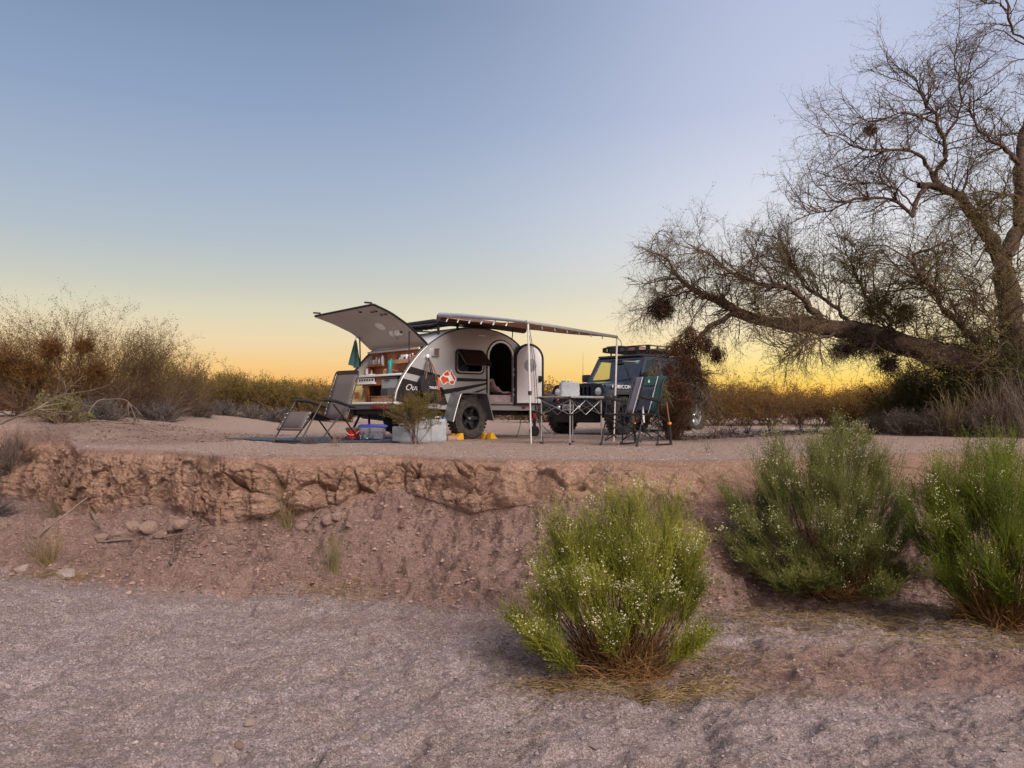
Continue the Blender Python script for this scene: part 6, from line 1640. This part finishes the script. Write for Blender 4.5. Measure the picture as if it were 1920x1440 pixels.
# brown and orange bushes on the right, beyond the car
RB = [(1345, 21, 1.15, 1.9, 0), (1395, 22, 1.75, 1.6, 0), (1440, 21, 1.30, 1.9, 0), (1495, 22, 1.2, 1.9, 0), (1550, 21, 1.05, 1.9, 0), (1600, 20, 1.1, 2.0, 1), (1655, 19, 1.2, 2.0, 1), (1712, 18, 1.25, 2.0, 1)]
rlab = ['reddish brown bush just right of the car rear wheel', 'tall thin bush sticking up against the sunset beyond the car', 'brown bush under the tip of the small lower branch', 'dark brown bush in the middle of the right row', 'brown bush behind the little rock line', 'tawny bush behind the fire box', 'golden bush right of the fire box', 'golden bush at the right end of the row']
for i, (px, Y, H, Wd, gg) in enumerate(RB):
    bush('dry_bush', B(px, Y), H, Wd, 44 if i != 1 else 18, 300 if i != 1 else 110, 1500 if i != 1 else 420, 2200 if i != 1 else 900, rlab[i], 'bush', 'dry bushes beyond the car', creow if not gg else bbrown, oranl if not gg else leafmat('gold_%d' % i, (.13, .07, .010), (.36, .22, .045), .45), 600 + i, .8, .038, .016, (.05, 1.1), 0, .005, .04, r0=.010, hv=.6)
for i, (px, Y, H, Wd) in enumerate([(1700, 12.6, .50, 1.3), (1770, 12.2, .55, 1.3), (1650, 13.4, .42, 1.2), (1850, 11.6, .60, 1.3)]):
    bush('grey_brush', B(px, Y), H, Wd, 70, 420, 1800, 0, ['twiggy grey purple brush left of the tree foot', 'twiggy grey purple brush at the tree foot', 'low twiggy brush behind the golden bushes', 'pale twiggy brush right of the tree foot'][i], 'brush', 'grey brush around the tree foot', leafmat('purple_%d' % i, (.05, .034, .028), (.17, .115, .09), 0), greyb, 640 + i, .2, .03, .01, (.1, 1.2), 0, .004, .03, r0=.006)
# dense green shrubs at the tree foot
for i, (px, Y, H, Wd) in enumerate([(1720, 13.8, 1.25, 1.7), (1800, 13.2, 1.55, 1.8), (1880, 12.9, 1.7, 1.8), (1950, 12.0, 1.9, 1.6)]):
    bush('desert_shrub', B(px, Y), H, Wd, 50, 460, 3600, 6000, ['dark olive shrub below the bend of the low limb', 'dark olive shrub in front of the tree base', 'dark olive shrub wrapped round the trunk', 'dark olive shrub at the right edge by the trunk'][i], 'shrub', 'dark shrubs at the tree base', greentwig, leafmat('shrubleaf_%d' % i, (.022, .026, .008), (.095, .090, .030), .3), 660 + i, .8, .034, .013, (.05, 1.25), 0, .004, .02, r0=.012)
# dead tall stalks at the tree foot
def stalks(name, loc, n, H, spread, m, label, cat, seed, r=.003, droop=0.0, grp=None, K=6, part='stalks'):
    rg = np.random.default_rng(seed); o = empty(name, loc, 0, label, cat, grp)
    a = rg.random(n) * 6.283; th_ = spread * rg.random(n) ** .7
    d_ = np.stack([np.cos(a) * np.sin(th_), np.sin(a) * np.sin(th_), np.cos(th_)], -1); P0 = np.zeros((n, K, 3)); P0[:, 0] = rg.normal(0, .04, (n, 3)) * [1, 1, 0] - [0, 0, .01]
    st = (H * (.45 + .6 * rg.random(n)) / (K - 1))[:, None]
    for k in range(1, K): d_ = unit(d_ + .09 * rg.standard_normal((n, 3)) + np.array([0, 0, -droop])); P0[:, k] = P0[:, k - 1] + d_ * st
    g_ = Geo(); g_.tubes(P0, r * np.linspace(1, .4, K)[None] * np.ones((n, 1)), 3)
    P1_, R1_ = spawn(P0, np.full((n, K), r), n * 2, .3, 1, H * .25, (.3, .8), 4, .12, (0, 0, 0), r * .7, rg); g_.tubes(P1_, R1_, 3)
    g_.obj(part, m, o); return o
for i, (px, Y, H) in enumerate([(1880, 11.4, 1.05), (1840, 11.9, .95), (1920, 11.2, 1.1), (1785, 12.0, .75)]):
    stalks('dry_stalks', B(px, Y), 60, H, .45, straw if i % 2 else drywood, ['pale dry stalks in front of the trunk', 'pale dry stalks left of the trunk', 'pale dry stalks at the right edge', 'short pale stalks beside the purple brush'][i], 'dry plant', 700 + i, .0035, grp='dry stalks at the tree foot')

# ---- desert broom: many near-parallel green wands, white flower heads
def broom(loc, lobes, label, seed, dens=1.0, base_r=.16, green=bgreen, tipy=.5, straw_n=500, fl=1.0, brown=bbrown, sc3=(.90, .85)):
    rg = np.random.default_rng(seed); o = empty('desert_broom', loc, 0, label, 'shrub', 'flowering desert broom shrubs')
    gs = Geo(); gg = Geo(); lf = Geo(); FL = []
    for (lx, ly, lz, lr, fw) in lobes:          # lobe centre (top), radius, flower weight
        lx, ly, lz, lr = lx * sc3[0], ly * sc3[0], lz * sc3[1], lr * sc3[0]
        lx, ly, lz, lr = lx * (1 + .10 * rg.standard_normal()), ly * (1 + .2 * rg.standard_normal()), lz * (1 + .06 * rg.standard_normal()), lr * (.72 + .35 * rg.random())
        n0 = int(10 * dens * (lr / .22) ** 1.1) + 3
        tip = np.array([lx, ly, lz]) + rg.normal(0, lr * .34, (n0, 3)) * np.array([1, 1, .35])
        b0 = rg.normal(0, base_r * .45, (n0, 3)) * [1, 1, 0] + np.array([lx, ly, 0]) * .12 + np.array([0, 0, -.02])
        K = 8; s = np.linspace(0, 1, K)[None, :, None]
        mid = b0 + (tip - b0) * .5 + np.stack([(tip - b0)[:, 0] * .16, (tip - b0)[:, 1] * .16, -np.abs(tip - b0)[:, :2].sum(1) * .10], -1)
        P0 = (1 - s) ** 2 * b0[:, None] + 2 * s * (1 - s) * mid[:, None] + s ** 2 * tip[:, None]
        P0 = P0 + rg.normal(0, .006, P0.shape)
        R0 = .0042 * np.linspace(1, .35, K)[None] * np.ones((n0, 1)); gs.tubes(P0[:, :6], R0[:, :6], 4); gg.tubes(P0[:, 5:], R0[:, 5:], 3)
        H_ = lz
        P1_, R1_ = spawn(P0, R0, int(n0 * 13), .60, 1, .20 * (H_ / 1.1 + .2), (.08, .42), 6, .06, (0, 0, .045), .0023, rg, .5, .4, tpow=.8); gg.tubes(P1_, R1_, 3)
        P2_, R2_ = spawn(P1_, R1_, int(n0 * 60), .15, 1, .095, (.12, .6), 4, .06, (0, 0, .03), .0016, rg, .6, .5); gg.tubes(P2_, R2_, 3)
        pts = P2_[:, 1:].reshape(-1, 3); pd = np.repeat(unit(P2_[:, -1] - P2_[:, 0]), 3, 0); k_ = rg.random(len(pts)) < .85
        lf.add(*leaves_np(pts[k_], pd[k_] + .45 * rg.standard_normal((k_.sum(), 3)), .020, .0042, rg))
        q = P2_[:, -1]; c_ = np.array([lx, ly, lz]); 
        hi = q[(q[:, 2] > lz - lr * .35)]
        nf_ = int(len(hi) * .24 * fw * fl)
        if nf_ > 3 and len(hi) > 10:
            seeds = hi[rg.choice(len(hi), max(3, nf_ // 9))]
            f_ = seeds[rg.integers(0, len(seeds), nf_)] + rg.normal(0, .019, (nf_, 3)); FL.append(f_)
    n = straw_n                                   # brown dead skirt
    a = rg.random(n) * 6.283; th_ = .5 + .95 * rg.random(n); d_ = np.stack([np.cos(a) * np.sin(th_), np.sin(a) * np.sin(th_), np.cos(th_)], -1)
    P0 = np.zeros((n, 6, 3)); P0[:, 0] = rg.normal(0, base_r * .6, (n, 3)) * [1, 1, 0] + [0, 0, .03]
    L_ = (.16 + .26 * rg.random(n)) / 5
    for k in range(1, 6): d_ = unit(d_ + .16 * rg.standard_normal((n, 3)) + [0, 0, -.05]); P0[:, k] = P0[:, k - 1] + d_ * L_[:, None]
    P0[..., 2] = np.maximum(P0[..., 2], .008)
    sk = Geo(); sk.tubes(P0, np.full((n, 6), .0016), 3)
    gs.obj('stems', brown, o); gg.obj('green_twigs', green, o); lf.obj('leaves', green, o); sk.obj('dead_skirt', leafmat('skirt_%d' % seed, (.13, .06, .022), (.34, .19, .08), .1), o)
    if FL: flower_obj(np.concatenate(FL), .0043, o, rg)
    return o
fx, fy = at(1165, 1245, 4.85)[:2]
fz = gz(fx, fy)
front_lobes = [(-.50, .05, .66, .17, 1.2), (-.62, -.05, .48, .15, 1.0), (-.66, .05, .34, .14, .8), (-.42, .12, .92, .20, 1.1), (-.30, -.05, .99, .19, .7), (-.16, .15, .90, .18, .3), (.00, .10, 1.12, .19, .9), (-.08, -.12, .98, .16, .8), (.13, .05, 1.08, .17, .7),
               (.28, .12, 1.07, .17, 1.0), (.20, -.05, .92, .18, .5), (.42, .02, .82, .17, 1.2), (.50, -.05, .70, .16, 1.3), (.60, .05, .55, .14, 1.0), (.46, .2, .60, .17, .6), (-.20, -.32, .66, .18, 1.8), (-.36, -.25, .60, .18, 1.6), (.02, -.36, .55, .17, 1.6), (-.10, -.38, .42, .14, 1.4),
               (.20, -.30, .64, .13, 1.6), (.08, -.2, .78, .17, 1.0), (-.50, -.22, .32, .17, .7), (-.58, .1, .22, .13, .2), (-.42, -.3, .20, .14, .3), (.3, .3, .8, .18, .5), (-.3, .35, .75, .2, .5), (0, .4, .85, .2, .4), (.40, -.25, .30, .12, .2), (.55, -.1, .28, .10, .2)]
broom((fx, fy, fz), front_lobes, 'nearest bushy green desert broom with white flower tufts on the wash bed', 31, 1.25, .17, straw_n=800)
# the broad paler one on the slope to the right
sx, sy = at(1560, 1085, 6.6)[:2]
sec = []
rgl = np.random.default_rng(77)
sec = [(-.72, -.1, .62, .20, .9), (-.85, 0, .45, .18, .7), (-.55, .1, 1.12, .22, 1.2), (-.40, .2, 1.28, .2, 1.2), (-.30, 0, 1.10, .24, .8), (-.10, .1, 1.15, .22, .5), (.15, .15, 1.15, .22, .8), (.32, .1, 1.22, .20, .9), (.52, .1, 1.22, .18, .9), (.15, -.2, .85, .24, 1.0), (-.2, -.3, .75, .26, .8), (-.5, -.3, .60, .24, .8), (-.75, -.2, .30, .20, .3), (-.45, -.45, .35, .24, .3), (-.1, -.5, .42, .26, .5), (.2, -.45, .50, .22, .8), (.30, -.4, .28, .2, .2), (.75, .1, 1.0, .17, .8), (.62, 0, .86, .18, .5), (.05, -.5, .2, .22, .1), (-.9, .1, .8, .15, .6), (-.65, .3, .95, .2, .6), (-.3, -.45, .22, .26, .1), (.35, -.45, .24, .26, .1), (.1, -.5, .55, .26, .3), (-.05, -.25, 1.0, .26, .4), (.45, -.3, .62, .22, .3), (-.62, -.45, .2, .22, .1), (0, .2, 1.25, .22, .8)]
bg2 = leafmat('broom_olive', (.045, .058, .014), (.27, .275, .075), .35)
broom((sx, sy, gz(sx, sy)), [(a * 1.0, b_, c * .98, r_, f_) for a, b_, c, r_, f_ in sec], 'wide olive desert broom spilling down the bank right of the nearest one', 32, 1.45, .26, green=bg2, straw_n=700)
tx_, ty_ = at(1880, 1180, 5.9)[:2]
third = [(-.42, 0, 1.22, .2, .6), (-.25, .1, 1.36, .2, .5), (-.05, 0, 1.42, .2, .5), (.15, .1, 1.42, .2, .5), (-.55, -.05, 1.02, .18, .9), (-.58, -.1, .80, .18, 1.2), (-.42, -.2, .92, .2, 1.0), (-.2, -.25, 1.12, .22, .5), (.05, -.25, 1.15, .22, .5), (-.55, .0, .60, .17, .6), (-.35, -.3, .66, .2, .3), (-.1, -.35, .8, .22, .2), (.15, -.3, .75, .22, .2), (-.2, -.35, .42, .2, 0), (.1, -.35, .4, .2, 0), (-.45, .2, 1.1, .2, .3), (.3, 0, 1.2, .2, .3), (-.3, -.1, 1.25, .2, .3), (-.1, -.1, 1.3, .22, .3), (-.48, -.15, .5, .2, .1), (0, -.4, .6, .22, .1), (-.62, .1, .95, .16, .6)]
broom((tx_, ty_, gz(tx_, ty_)), third, 'tall bright green desert broom at the right edge of the photo', 33, 1.5, .17, green=leafmat('broom_bright', (.035, .060, .006), (.25, .29, .035), .35), straw_n=900, fl=.6, brown=leafmat('broom_gold', (.10, .055, .012), (.28, .17, .05), .1))
qx, qy = at(1590, 830, 9.1)[:2]
broom((qx, qy, gz(qx, qy)), [(-.12, 0, .28, .09, 1.0), (-.16, 0, .20, .08, .8), (-.05, 0, .18, .08, .6), (.14, 0, .24, .08, 1.2), (.22, 0, .16, .08, .6), (-.1, 0, .36, .06, 1.4)], 'small flowering broom in front of the black fire box', 34, .9, .05, green=bg2, straw_n=60)

# ---- small creosote in front of the trailer, and low plants
bush('small_creosote', (at(777, 832, 11.75)[0], 11.75, gz(at(777, 832, 11.75)[0], 11.75)), .78, .95, 13, 110, 800, 2200, 'small olive bush growing in front of the trailer wheel and water cans', 'bush', None, drywood, leafmat('small_olive', (.06, .045, .006), (.21, .15, .025), .3), 720, .95, .022, .011, (.15, .66), 0, .003, .05, r0=.006, t1=.5, t2=.35)
stalks('dry_weed', (at(632, 838, 10.8)[0], 10.8, gz(at(632, 838, 10.8)[0], 10.8)), 26, .26, .75, straw, 'little pale dry weed in front of the reclining chair', 'weed', 730, .0022)
stalks('tumbleweed', (at(582, 832, 11.6)[0], 11.6, gz(at(582, 832, 11.6)[0], 11.6)), 160, .17, 1.5, greyb, 'round grey dry tuft on the edge of the blue mat', 'weed', 731, .0022)
for i, (px, py, Y, H, n_, sp, m_, lab) in enumerate([(625, 1085, 7.05, .42, 60, .30, leafmat('weed_green', (.10, .09, .03), (.30, .25, .11), .2), 'yellow-green grass tuft on the slope below the bank'),
        (540, 955, 8.1, .45, 70, .55, leafmat('weed_tan', (.14, .10, .045), (.34, .26, .13), .2), 'tan grass tuft at the foot of the bank face'), (60, 1060, 8.3, .55, 30, .7, drywood, 'pale leafless weed at the foot of the bank on the left'),
        (110, 945, 10.2, .30, 120, 1.0, leafmat('weed_olive', (.06, .05, .02), (.18, .14, .06), .1), 'olive dry tuft hanging on the left of the bank face'), (496, 1040, 7.5, .10, 70, 1.2, greyb, 'tiny grey weed on the slope'), (90, 1055, 8.2, .42, 120, .75, straw, 'straw tuft at the foot of the left gully'),
        (1255, 905, 7.0, .28, 50, .8, drywood, 'grey dry weed in the notch of the bank above the green shrub'), (1455, 838, 8.6, .22, 16, .6, drywood, 'thin dry twig plant near the camp edge'), (1330, 845, 9.0, .16, 14, .6, drywood, 'small dry sprig right of the camp chair'), (1385, 1085, 6.9, .18, 160, 1.3, greyb, 'dark grey dead tuft between the two big green shrubs')]):
    p = at(px, py, Y); stalks('grass_tuft' if i in (0, 1, 5) else 'dry_weed', (p[0], Y, gz(p[0], Y)), n_, H, sp, m_, lab, 'weed', 740 + i, .0018)
# dead brush heaps on the left edge and fallen grey branches
stalks('dead_brush', B(20, 13.6), 260, .85, 1.35, drywood, 'heap of bare grey dead branches at the left edge', 'brush', 760, .006, .04)
stalks('dead_brush', B(-10, 11.9), 260, .55, 1.45, greyb, 'dark tangle of dead brush overhanging the left end of the bank', 'brush', 761, .005, .10)
stalks('dead_brush', B(300, 18.0), 160, .9, 1.3, drywood, 'grey dead brush under the fanned creosote stems', 'brush', 762, .006, .04)
def branch(name, pts, r, label, seed, m=drywood, kids=10, kl=.35, cat='branch'):
    rg = np.random.default_rng(seed); p0 = np.array(pts[0]); P, Rr = limb_taper([np.array(p) - p0 for p in pts], r, r * .35, 24, .02)
    g_ = Geo(); g_.tubes(P, Rr, 7)
    if kids:
        P1_, R1_ = spawn(P, Rr, kids, .2, 1, kl, (.4, .9), 6, .14, (0, 0, -.02), r * .5, rg); g_.tubes(P1_, R1_, 5)
        P2_, R2_ = spawn(P1_, R1_, kids * 2, .2, 1, kl * .5, (.4, .9), 5, .14, (0, 0, -.02), r * .28, rg); g_.tubes(P2_, R2_, 4)
    o = g_.obj(name, m, None, smooth=True); o.location = p0; return tag(o, label, cat)
def gpt(px, py, Y, dz=0.0): p = at(px, py, Y); return (p[0], p[1], p[2] + dz)
branch('fallen_branch', [gpt(165, 775, 15.2), gpt(185, 752, 15.3), gpt(210, 748, 15.4), gpt(235, 750, 15.5), gpt(248, 768, 15.4), gpt(255, 785, 15.2)], .016, 'bleached arched dead branch under the tall creosote', 1, kids=8)
branch('fallen_branch', [gpt(170, 788, 14.6), gpt(220, 792, 14.6), gpt(262, 796, 14.5), (at(305, 797, 14.4)[0], 14.4, gz(at(305, 797, 14.4)[0], 14.4) + .03)], .016, 'pale dead branch lying flat on the ground below the arched one', 2, kids=8)
branch('fallen_branch', [gpt(0, 795, 12.9), gpt(60, 770, 13), gpt(110, 745, 13.3), gpt(150, 735, 13.6)], .018, 'long thin grey dead branch rising from the left edge', 3, kids=16, kl=.6)
def on_bank(px, py, dz=.015):
    """where the photo ray meets the displaced bank sheet"""
    dr = at(px, py, 1.0) - EYE
    for Y in np.arange(3.0, 16, .015):
        p = EYE + dr * Y; j = int(np.clip(np.searchsorted(XS, p[0]), 1, nc - 2)); col_y = GY[i0:, j]; col_z = GZ[i0:, j]
        i = int(np.searchsorted(np.maximum.accumulate(col_y), p[1]))
        if i < len(col_y) and p[2] <= col_z[min(i, len(col_z) - 1)]: return (p[0], p[1], p[2] + dz)
    return tuple(p)
for i, (lst, r, lab, kids) in enumerate([
    ([(65, 1012), (120, 970), (170, 930), (235, 910), (285, 890)], .016, 'long thin root slanting across the left bank face', 4),
    ([(190, 1018), (245, 1015), (300, 1010), (360, 1003), (430, 998)], .014, 'long bleached stick lying along the foot of the bank', 8),
    ([(322, 1063), (324, 1040), (328, 1015)], .012, 'short upright stick leaning below the bleached stick', 0),
    ([(168, 935), (170, 965), (185, 990), (205, 1012), (225, 1018)], .011, 'dark curved root hanging at the left bank', 3),
    ([(366, 1002), (375, 970), (392, 950)], .010, 'pale curved root arching from the bank', 1),
    ([(300, 900), (330, 885), (360, 880), (385, 872)], .012, 'grey roots sticking out of the bank top', 6),
    ([(505, 890), (518, 905), (522, 930), (515, 945)], .009, 'curved pale root on the bank below the mat', 2),
    ([(580, 985), (600, 955), (625, 925)], .008, 'straight thin dry stem leaning on the bank', 1),
    ([(1480, 1120), (1515, 1112), (1545, 1118)], .012, 'dark fallen stick under the wide olive broom', 2),
    ([(1735, 1062), (1760, 1045), (1790, 1035)], .012, 'dark stick lying right of the wide olive broom', 3)]):
    pts = [on_bank(a, b_) for a, b_ in lst]
    branch('stick' if 'stick' in lab else 'root', pts, r, lab, 800 + i, drywood if i not in (3, 8, 9) else greyb, kids, .18, 'stick' if 'stick' in lab else 'root')
bush('dry_bush', B(1262, 13.6), .95, 1.0, 40, 300, 1600, 1200, 'dark brown bush below the hanging mistletoe, hiding the car side', 'bush', None, creow, leafmat('under_leaf', (.05, .028, .008), (.19, .11, .03), .35), 690, .7, .032, .013, (.05, .8), 0, .004, .03, r0=.010, hv=.5)
# grasses and stems around the right camp edge, dark debris line beyond the car
for i, (px, Y, H) in enumerate([(1370, 15.0, .45), (1400, 14.8, .38), (1445, 15, .42), (1500, 15, .38), (1530, 14.6, .35), (1340, 13.6, .4)]):
    stalks('dry_twigs', B(px, Y), 22, H, .75, leafmat('dark_twig_%d' % i, (.03, .018, .015), (.12, .08, .06), 0), ['dark bare twigs just right of the car rear wheel', 'dark bare twigs beside the red-brown rock', 'dark bare twigs in the middle of the debris line', 'dark bare twigs left of the fire box', 'dark bare twigs closest to the fire box', 'dark bare twigs beneath the hanging mistletoe'][i], 'dry plant', 860 + i, .004, grp='bare twigs along the debris line')

# ---- rocks
rockm = mat('reddish_rock', (.20, .125, .10), .95, 0, var=.3, scale=9, bump=.8, bscale=18, col2=(.36, .24, .19))
rockp = mat('pale_rock', (.24, .175, .15), .9, 0, var=.2, scale=9, bump=.7, bscale=18, col2=(.37, .29, .25))
for i, (px, py, s_, m_, lab) in enumerate([(222, 1002, .085, rockm, 'red clod below the bank, leftmost of the rubble row'), (250, 990, .12, rockm, 'large red clod in the rubble row under the bank'), (278, 992, .14, rockm, 'largest red clod of the rubble row under the bank'), (300, 1003, .08, rockm, 'flat red clod in front of the largest one'),
        (325, 990, .10, rockm, 'red clod at the centre of the rubble row'), (342, 985, .11, rockm, 'rounded red clod at the right end of the rubble row'), (190, 1010, .09, rockm, 'red clod lying beside the curved dark root'), (615, 978, .10, rockm, 'split clod on the slope, left half'), (634, 972, .10, rockm, 'split clod on the slope, right half'),
        (568, 990, .08, rockm, 'red clod left of the split clod'), (600, 992, .07, rockm, 'small red clod in front of the split clod'), (654, 985, .045, rockm, 'small stone right of the split clod'), (120, 1075, .20, rockp, 'broad pale slab at the foot of the left bank'), (45, 1068, .10, rockp, 'small pale stone left of the broad slab'),
        (1288, 1218, .12, rockp, 'pink stone at the right foot of the nearest shrub'), (1138, 881, .035, rockp, 'white pointed stone on the bank top above the nearest shrub'), (1055, 897, .03, rockp, 'small white stone on the bank left of the pointed one'), (1383, 1032, .075, rockp, 'grey stone left of the wide olive broom'),
        (1115, 1400, .035, rockp, 'small flat stone in the gravel at the bottom of the photo'), (408, 1428, .05, rockp, 'grey stone half buried at the bottom edge'), (448, 1398, .035, rockm, 'dark oval stone in the gravel near the bottom'), (470, 1357, .04, rockp, 'pale flat stone in the gravel left of centre'), (395, 1341, .025, rockp, 'tiny pale stone in the gravel above the flat one'), (685, 1385, .035, rockp, 'small grey stone in the gravel near the bottom centre')]):
    p = on_bank(px, py, 0)
    rock((p[0], p[1], p[2] - s_ * .15), s_, lab, m_, 900 + i, sq=(1, .8, .62) if i != 12 else (1, .7, .3))
p = B(1358, 15.6); rock(p, .14, 'dark red rock on the debris line right of the car', rockm, 950)
pk = bpy.data.objects
_q = on_bank(1705, 985, 0); rock((_q[0], _q[1], _q[2] - .06), .20, 'pale grey boulder showing between the two right shrubs', rockp, 951, sq=(.8, .8, .9), cat='boulder')
sxx, syy = at(1608, 830, 8.8)[:2]; rock((sxx, syy, gz(sxx, syy) - .02), .10, 'pale grey rock beside the small flowering broom', rockp, 952)
# light stones and dark litter lines beyond the camp
rgq = np.random.default_rng(21)
def xy_gen(x0, x1, y0, y1, sl=0.0):
    def f(rg, n):
        x_ = rg.uniform(x0, x1, n); y_ = rg.uniform(y0, y1, n) + sl * (x_ - x0); return np.stack([x_, y_, plateau_z(x_, y_) + .01], -1)
    return f
scatter_stones('track_stones', 900, xy_gen(2.6, 9.5, 14.6, 17.5), .02, .09, leafmat('track_stone', (.20, .15, .13), (.50, .42, .37), 0, .9), 'small pale stones along the track beyond the car', 12)
scatter_stones('leaf_litter', 2500, xy_gen(2.8, 8.5, 13.4, 15.4), .01, .05, leafmat('litter', (.035, .02, .014), (.14, .09, .06), 0, .95), 'dark leaf litter under the low limb', 13, .4)
scatter_stones('wood_litter', 2600, xy_gen(-8.5, -4.5, 12.2, 16.5), .006, .035, leafmat('litter2', (.06, .04, .03), (.26, .19, .14), 0, .95), 'bits of wood and leaf litter under the left bushes', 14, .4)
# straw litter round the shrubs
def litter(name, n, cx, cy, sx_, sy_, label, seed, m=straw, L0=.03, L1=.11, ring=None):
    rg = np.random.default_rng(seed)
    if ring: 
        a = rg.uniform(ring[0], ring[1], n); rr_ = .95 + .36 * rg.standard_normal(n); x_ = cx + sx_ * rr_ * np.cos(a); y_ = cy + sy_ * rr_ * np.sin(a)
    else: x_ = cx + sx_ * rg.standard_normal(n); y_ = cy + sy_ * rg.standard_normal(n)
    j = np.clip(np.searchsorted(XS, x_), 1, nc - 2); z_ = np.array([GZ[i0 + int(np.argmin(np.abs(GY[i0:i0 + nb + nsl + nf + 60, jj] - yy))), jj] for jj, yy in zip(j, y_)])
    K = 4; a = rg.random(n) * 6.283; L_ = rg.uniform(L0, L1, n) / (K - 1)
    P0 = np.zeros((n, K, 3)); P0[:, 0] = np.stack([x_, y_, z_ + .004 + .016 * rg.random(n)], -1)
    for k in range(1, K): a = a + rg.normal(0, .5, n); P0[:, k] = P0[:, k - 1] + np.stack([np.cos(a), np.sin(a), rg.normal(0, .18, n)], -1) * L_[:, None]
    P0[..., 2] = np.maximum(P0[..., 2], z_[:, None] + .002)
    g_ = Geo(); g_.tubes(P0, np.full((n, K), .0015), 3); o = g_.obj(name, m); return tag(o, label, 'straw', kind='stuff')
litter('straw_litter', 2600, fx + .02, fy - .12, .50, .22, 'golden dry straw fallen around the foot of the nearest shrub', 41, ring=(3.3, 6.2))
litter('straw_litter', 1500, fx + .35, fy + .25, .5, .3, 'sparse dry straw on the bed right of the nearest shrub', 42)
litter('straw_litter', 3600, at(1600, 1150, 6.3)[0], 6.1, 1.1, .2, 'dry straw band in front of the wide olive broom', 43)
litter('straw_litter', 1300, at(1380, 1100, 6.7)[0], 6.75, .35, .10, 'straw patch between the nearest and the wide shrub', 44)
litter('straw_litter', 1800, tx_ - .15, ty_ - .30, .6, .18, 'dry straw at the foot of the right-edge shrub', 45)
dlit = leafmat('dark_litter', (.045, .028, .018), (.19, .125, .08), 0, .95)
litter('leaf_litter', 3800, at(1620, 1130, 6.4)[0], 6.45, 1.0, .38, 'dark twiggy litter around the foot of the wide olive broom', 50, m=dlit, L0=.02, L1=.09)
litter('leaf_litter', 1800, fx + .05, fy + .02, .45, .32, 'dark brown litter under the nearest shrub', 51, m=dlit, L0=.02, L1=.08)
litter('leaf_litter', 1500, at(330, 1000, 8)[0], 8.0, .9, .25, 'brown twig litter along the foot of the bank', 52, m=dlit, L0=.02, L1=.10)
litter('straw_litter', 500, at(125, 1103, 7.9)[0], 7.75, .22, .06, 'little straw patch below the broad pale slab', 46)
litter('straw_litter', 900, .0, 5.2, 3.0, 1.2, 'scattered single straws over the gravel bed', 47, L0=.03, L1=.09)
litter('straw_litter', 500, at(640, 1110, 6.9)[0], 6.9, .35, .08, 'dry straws around the yellow-green grass tuft', 48)
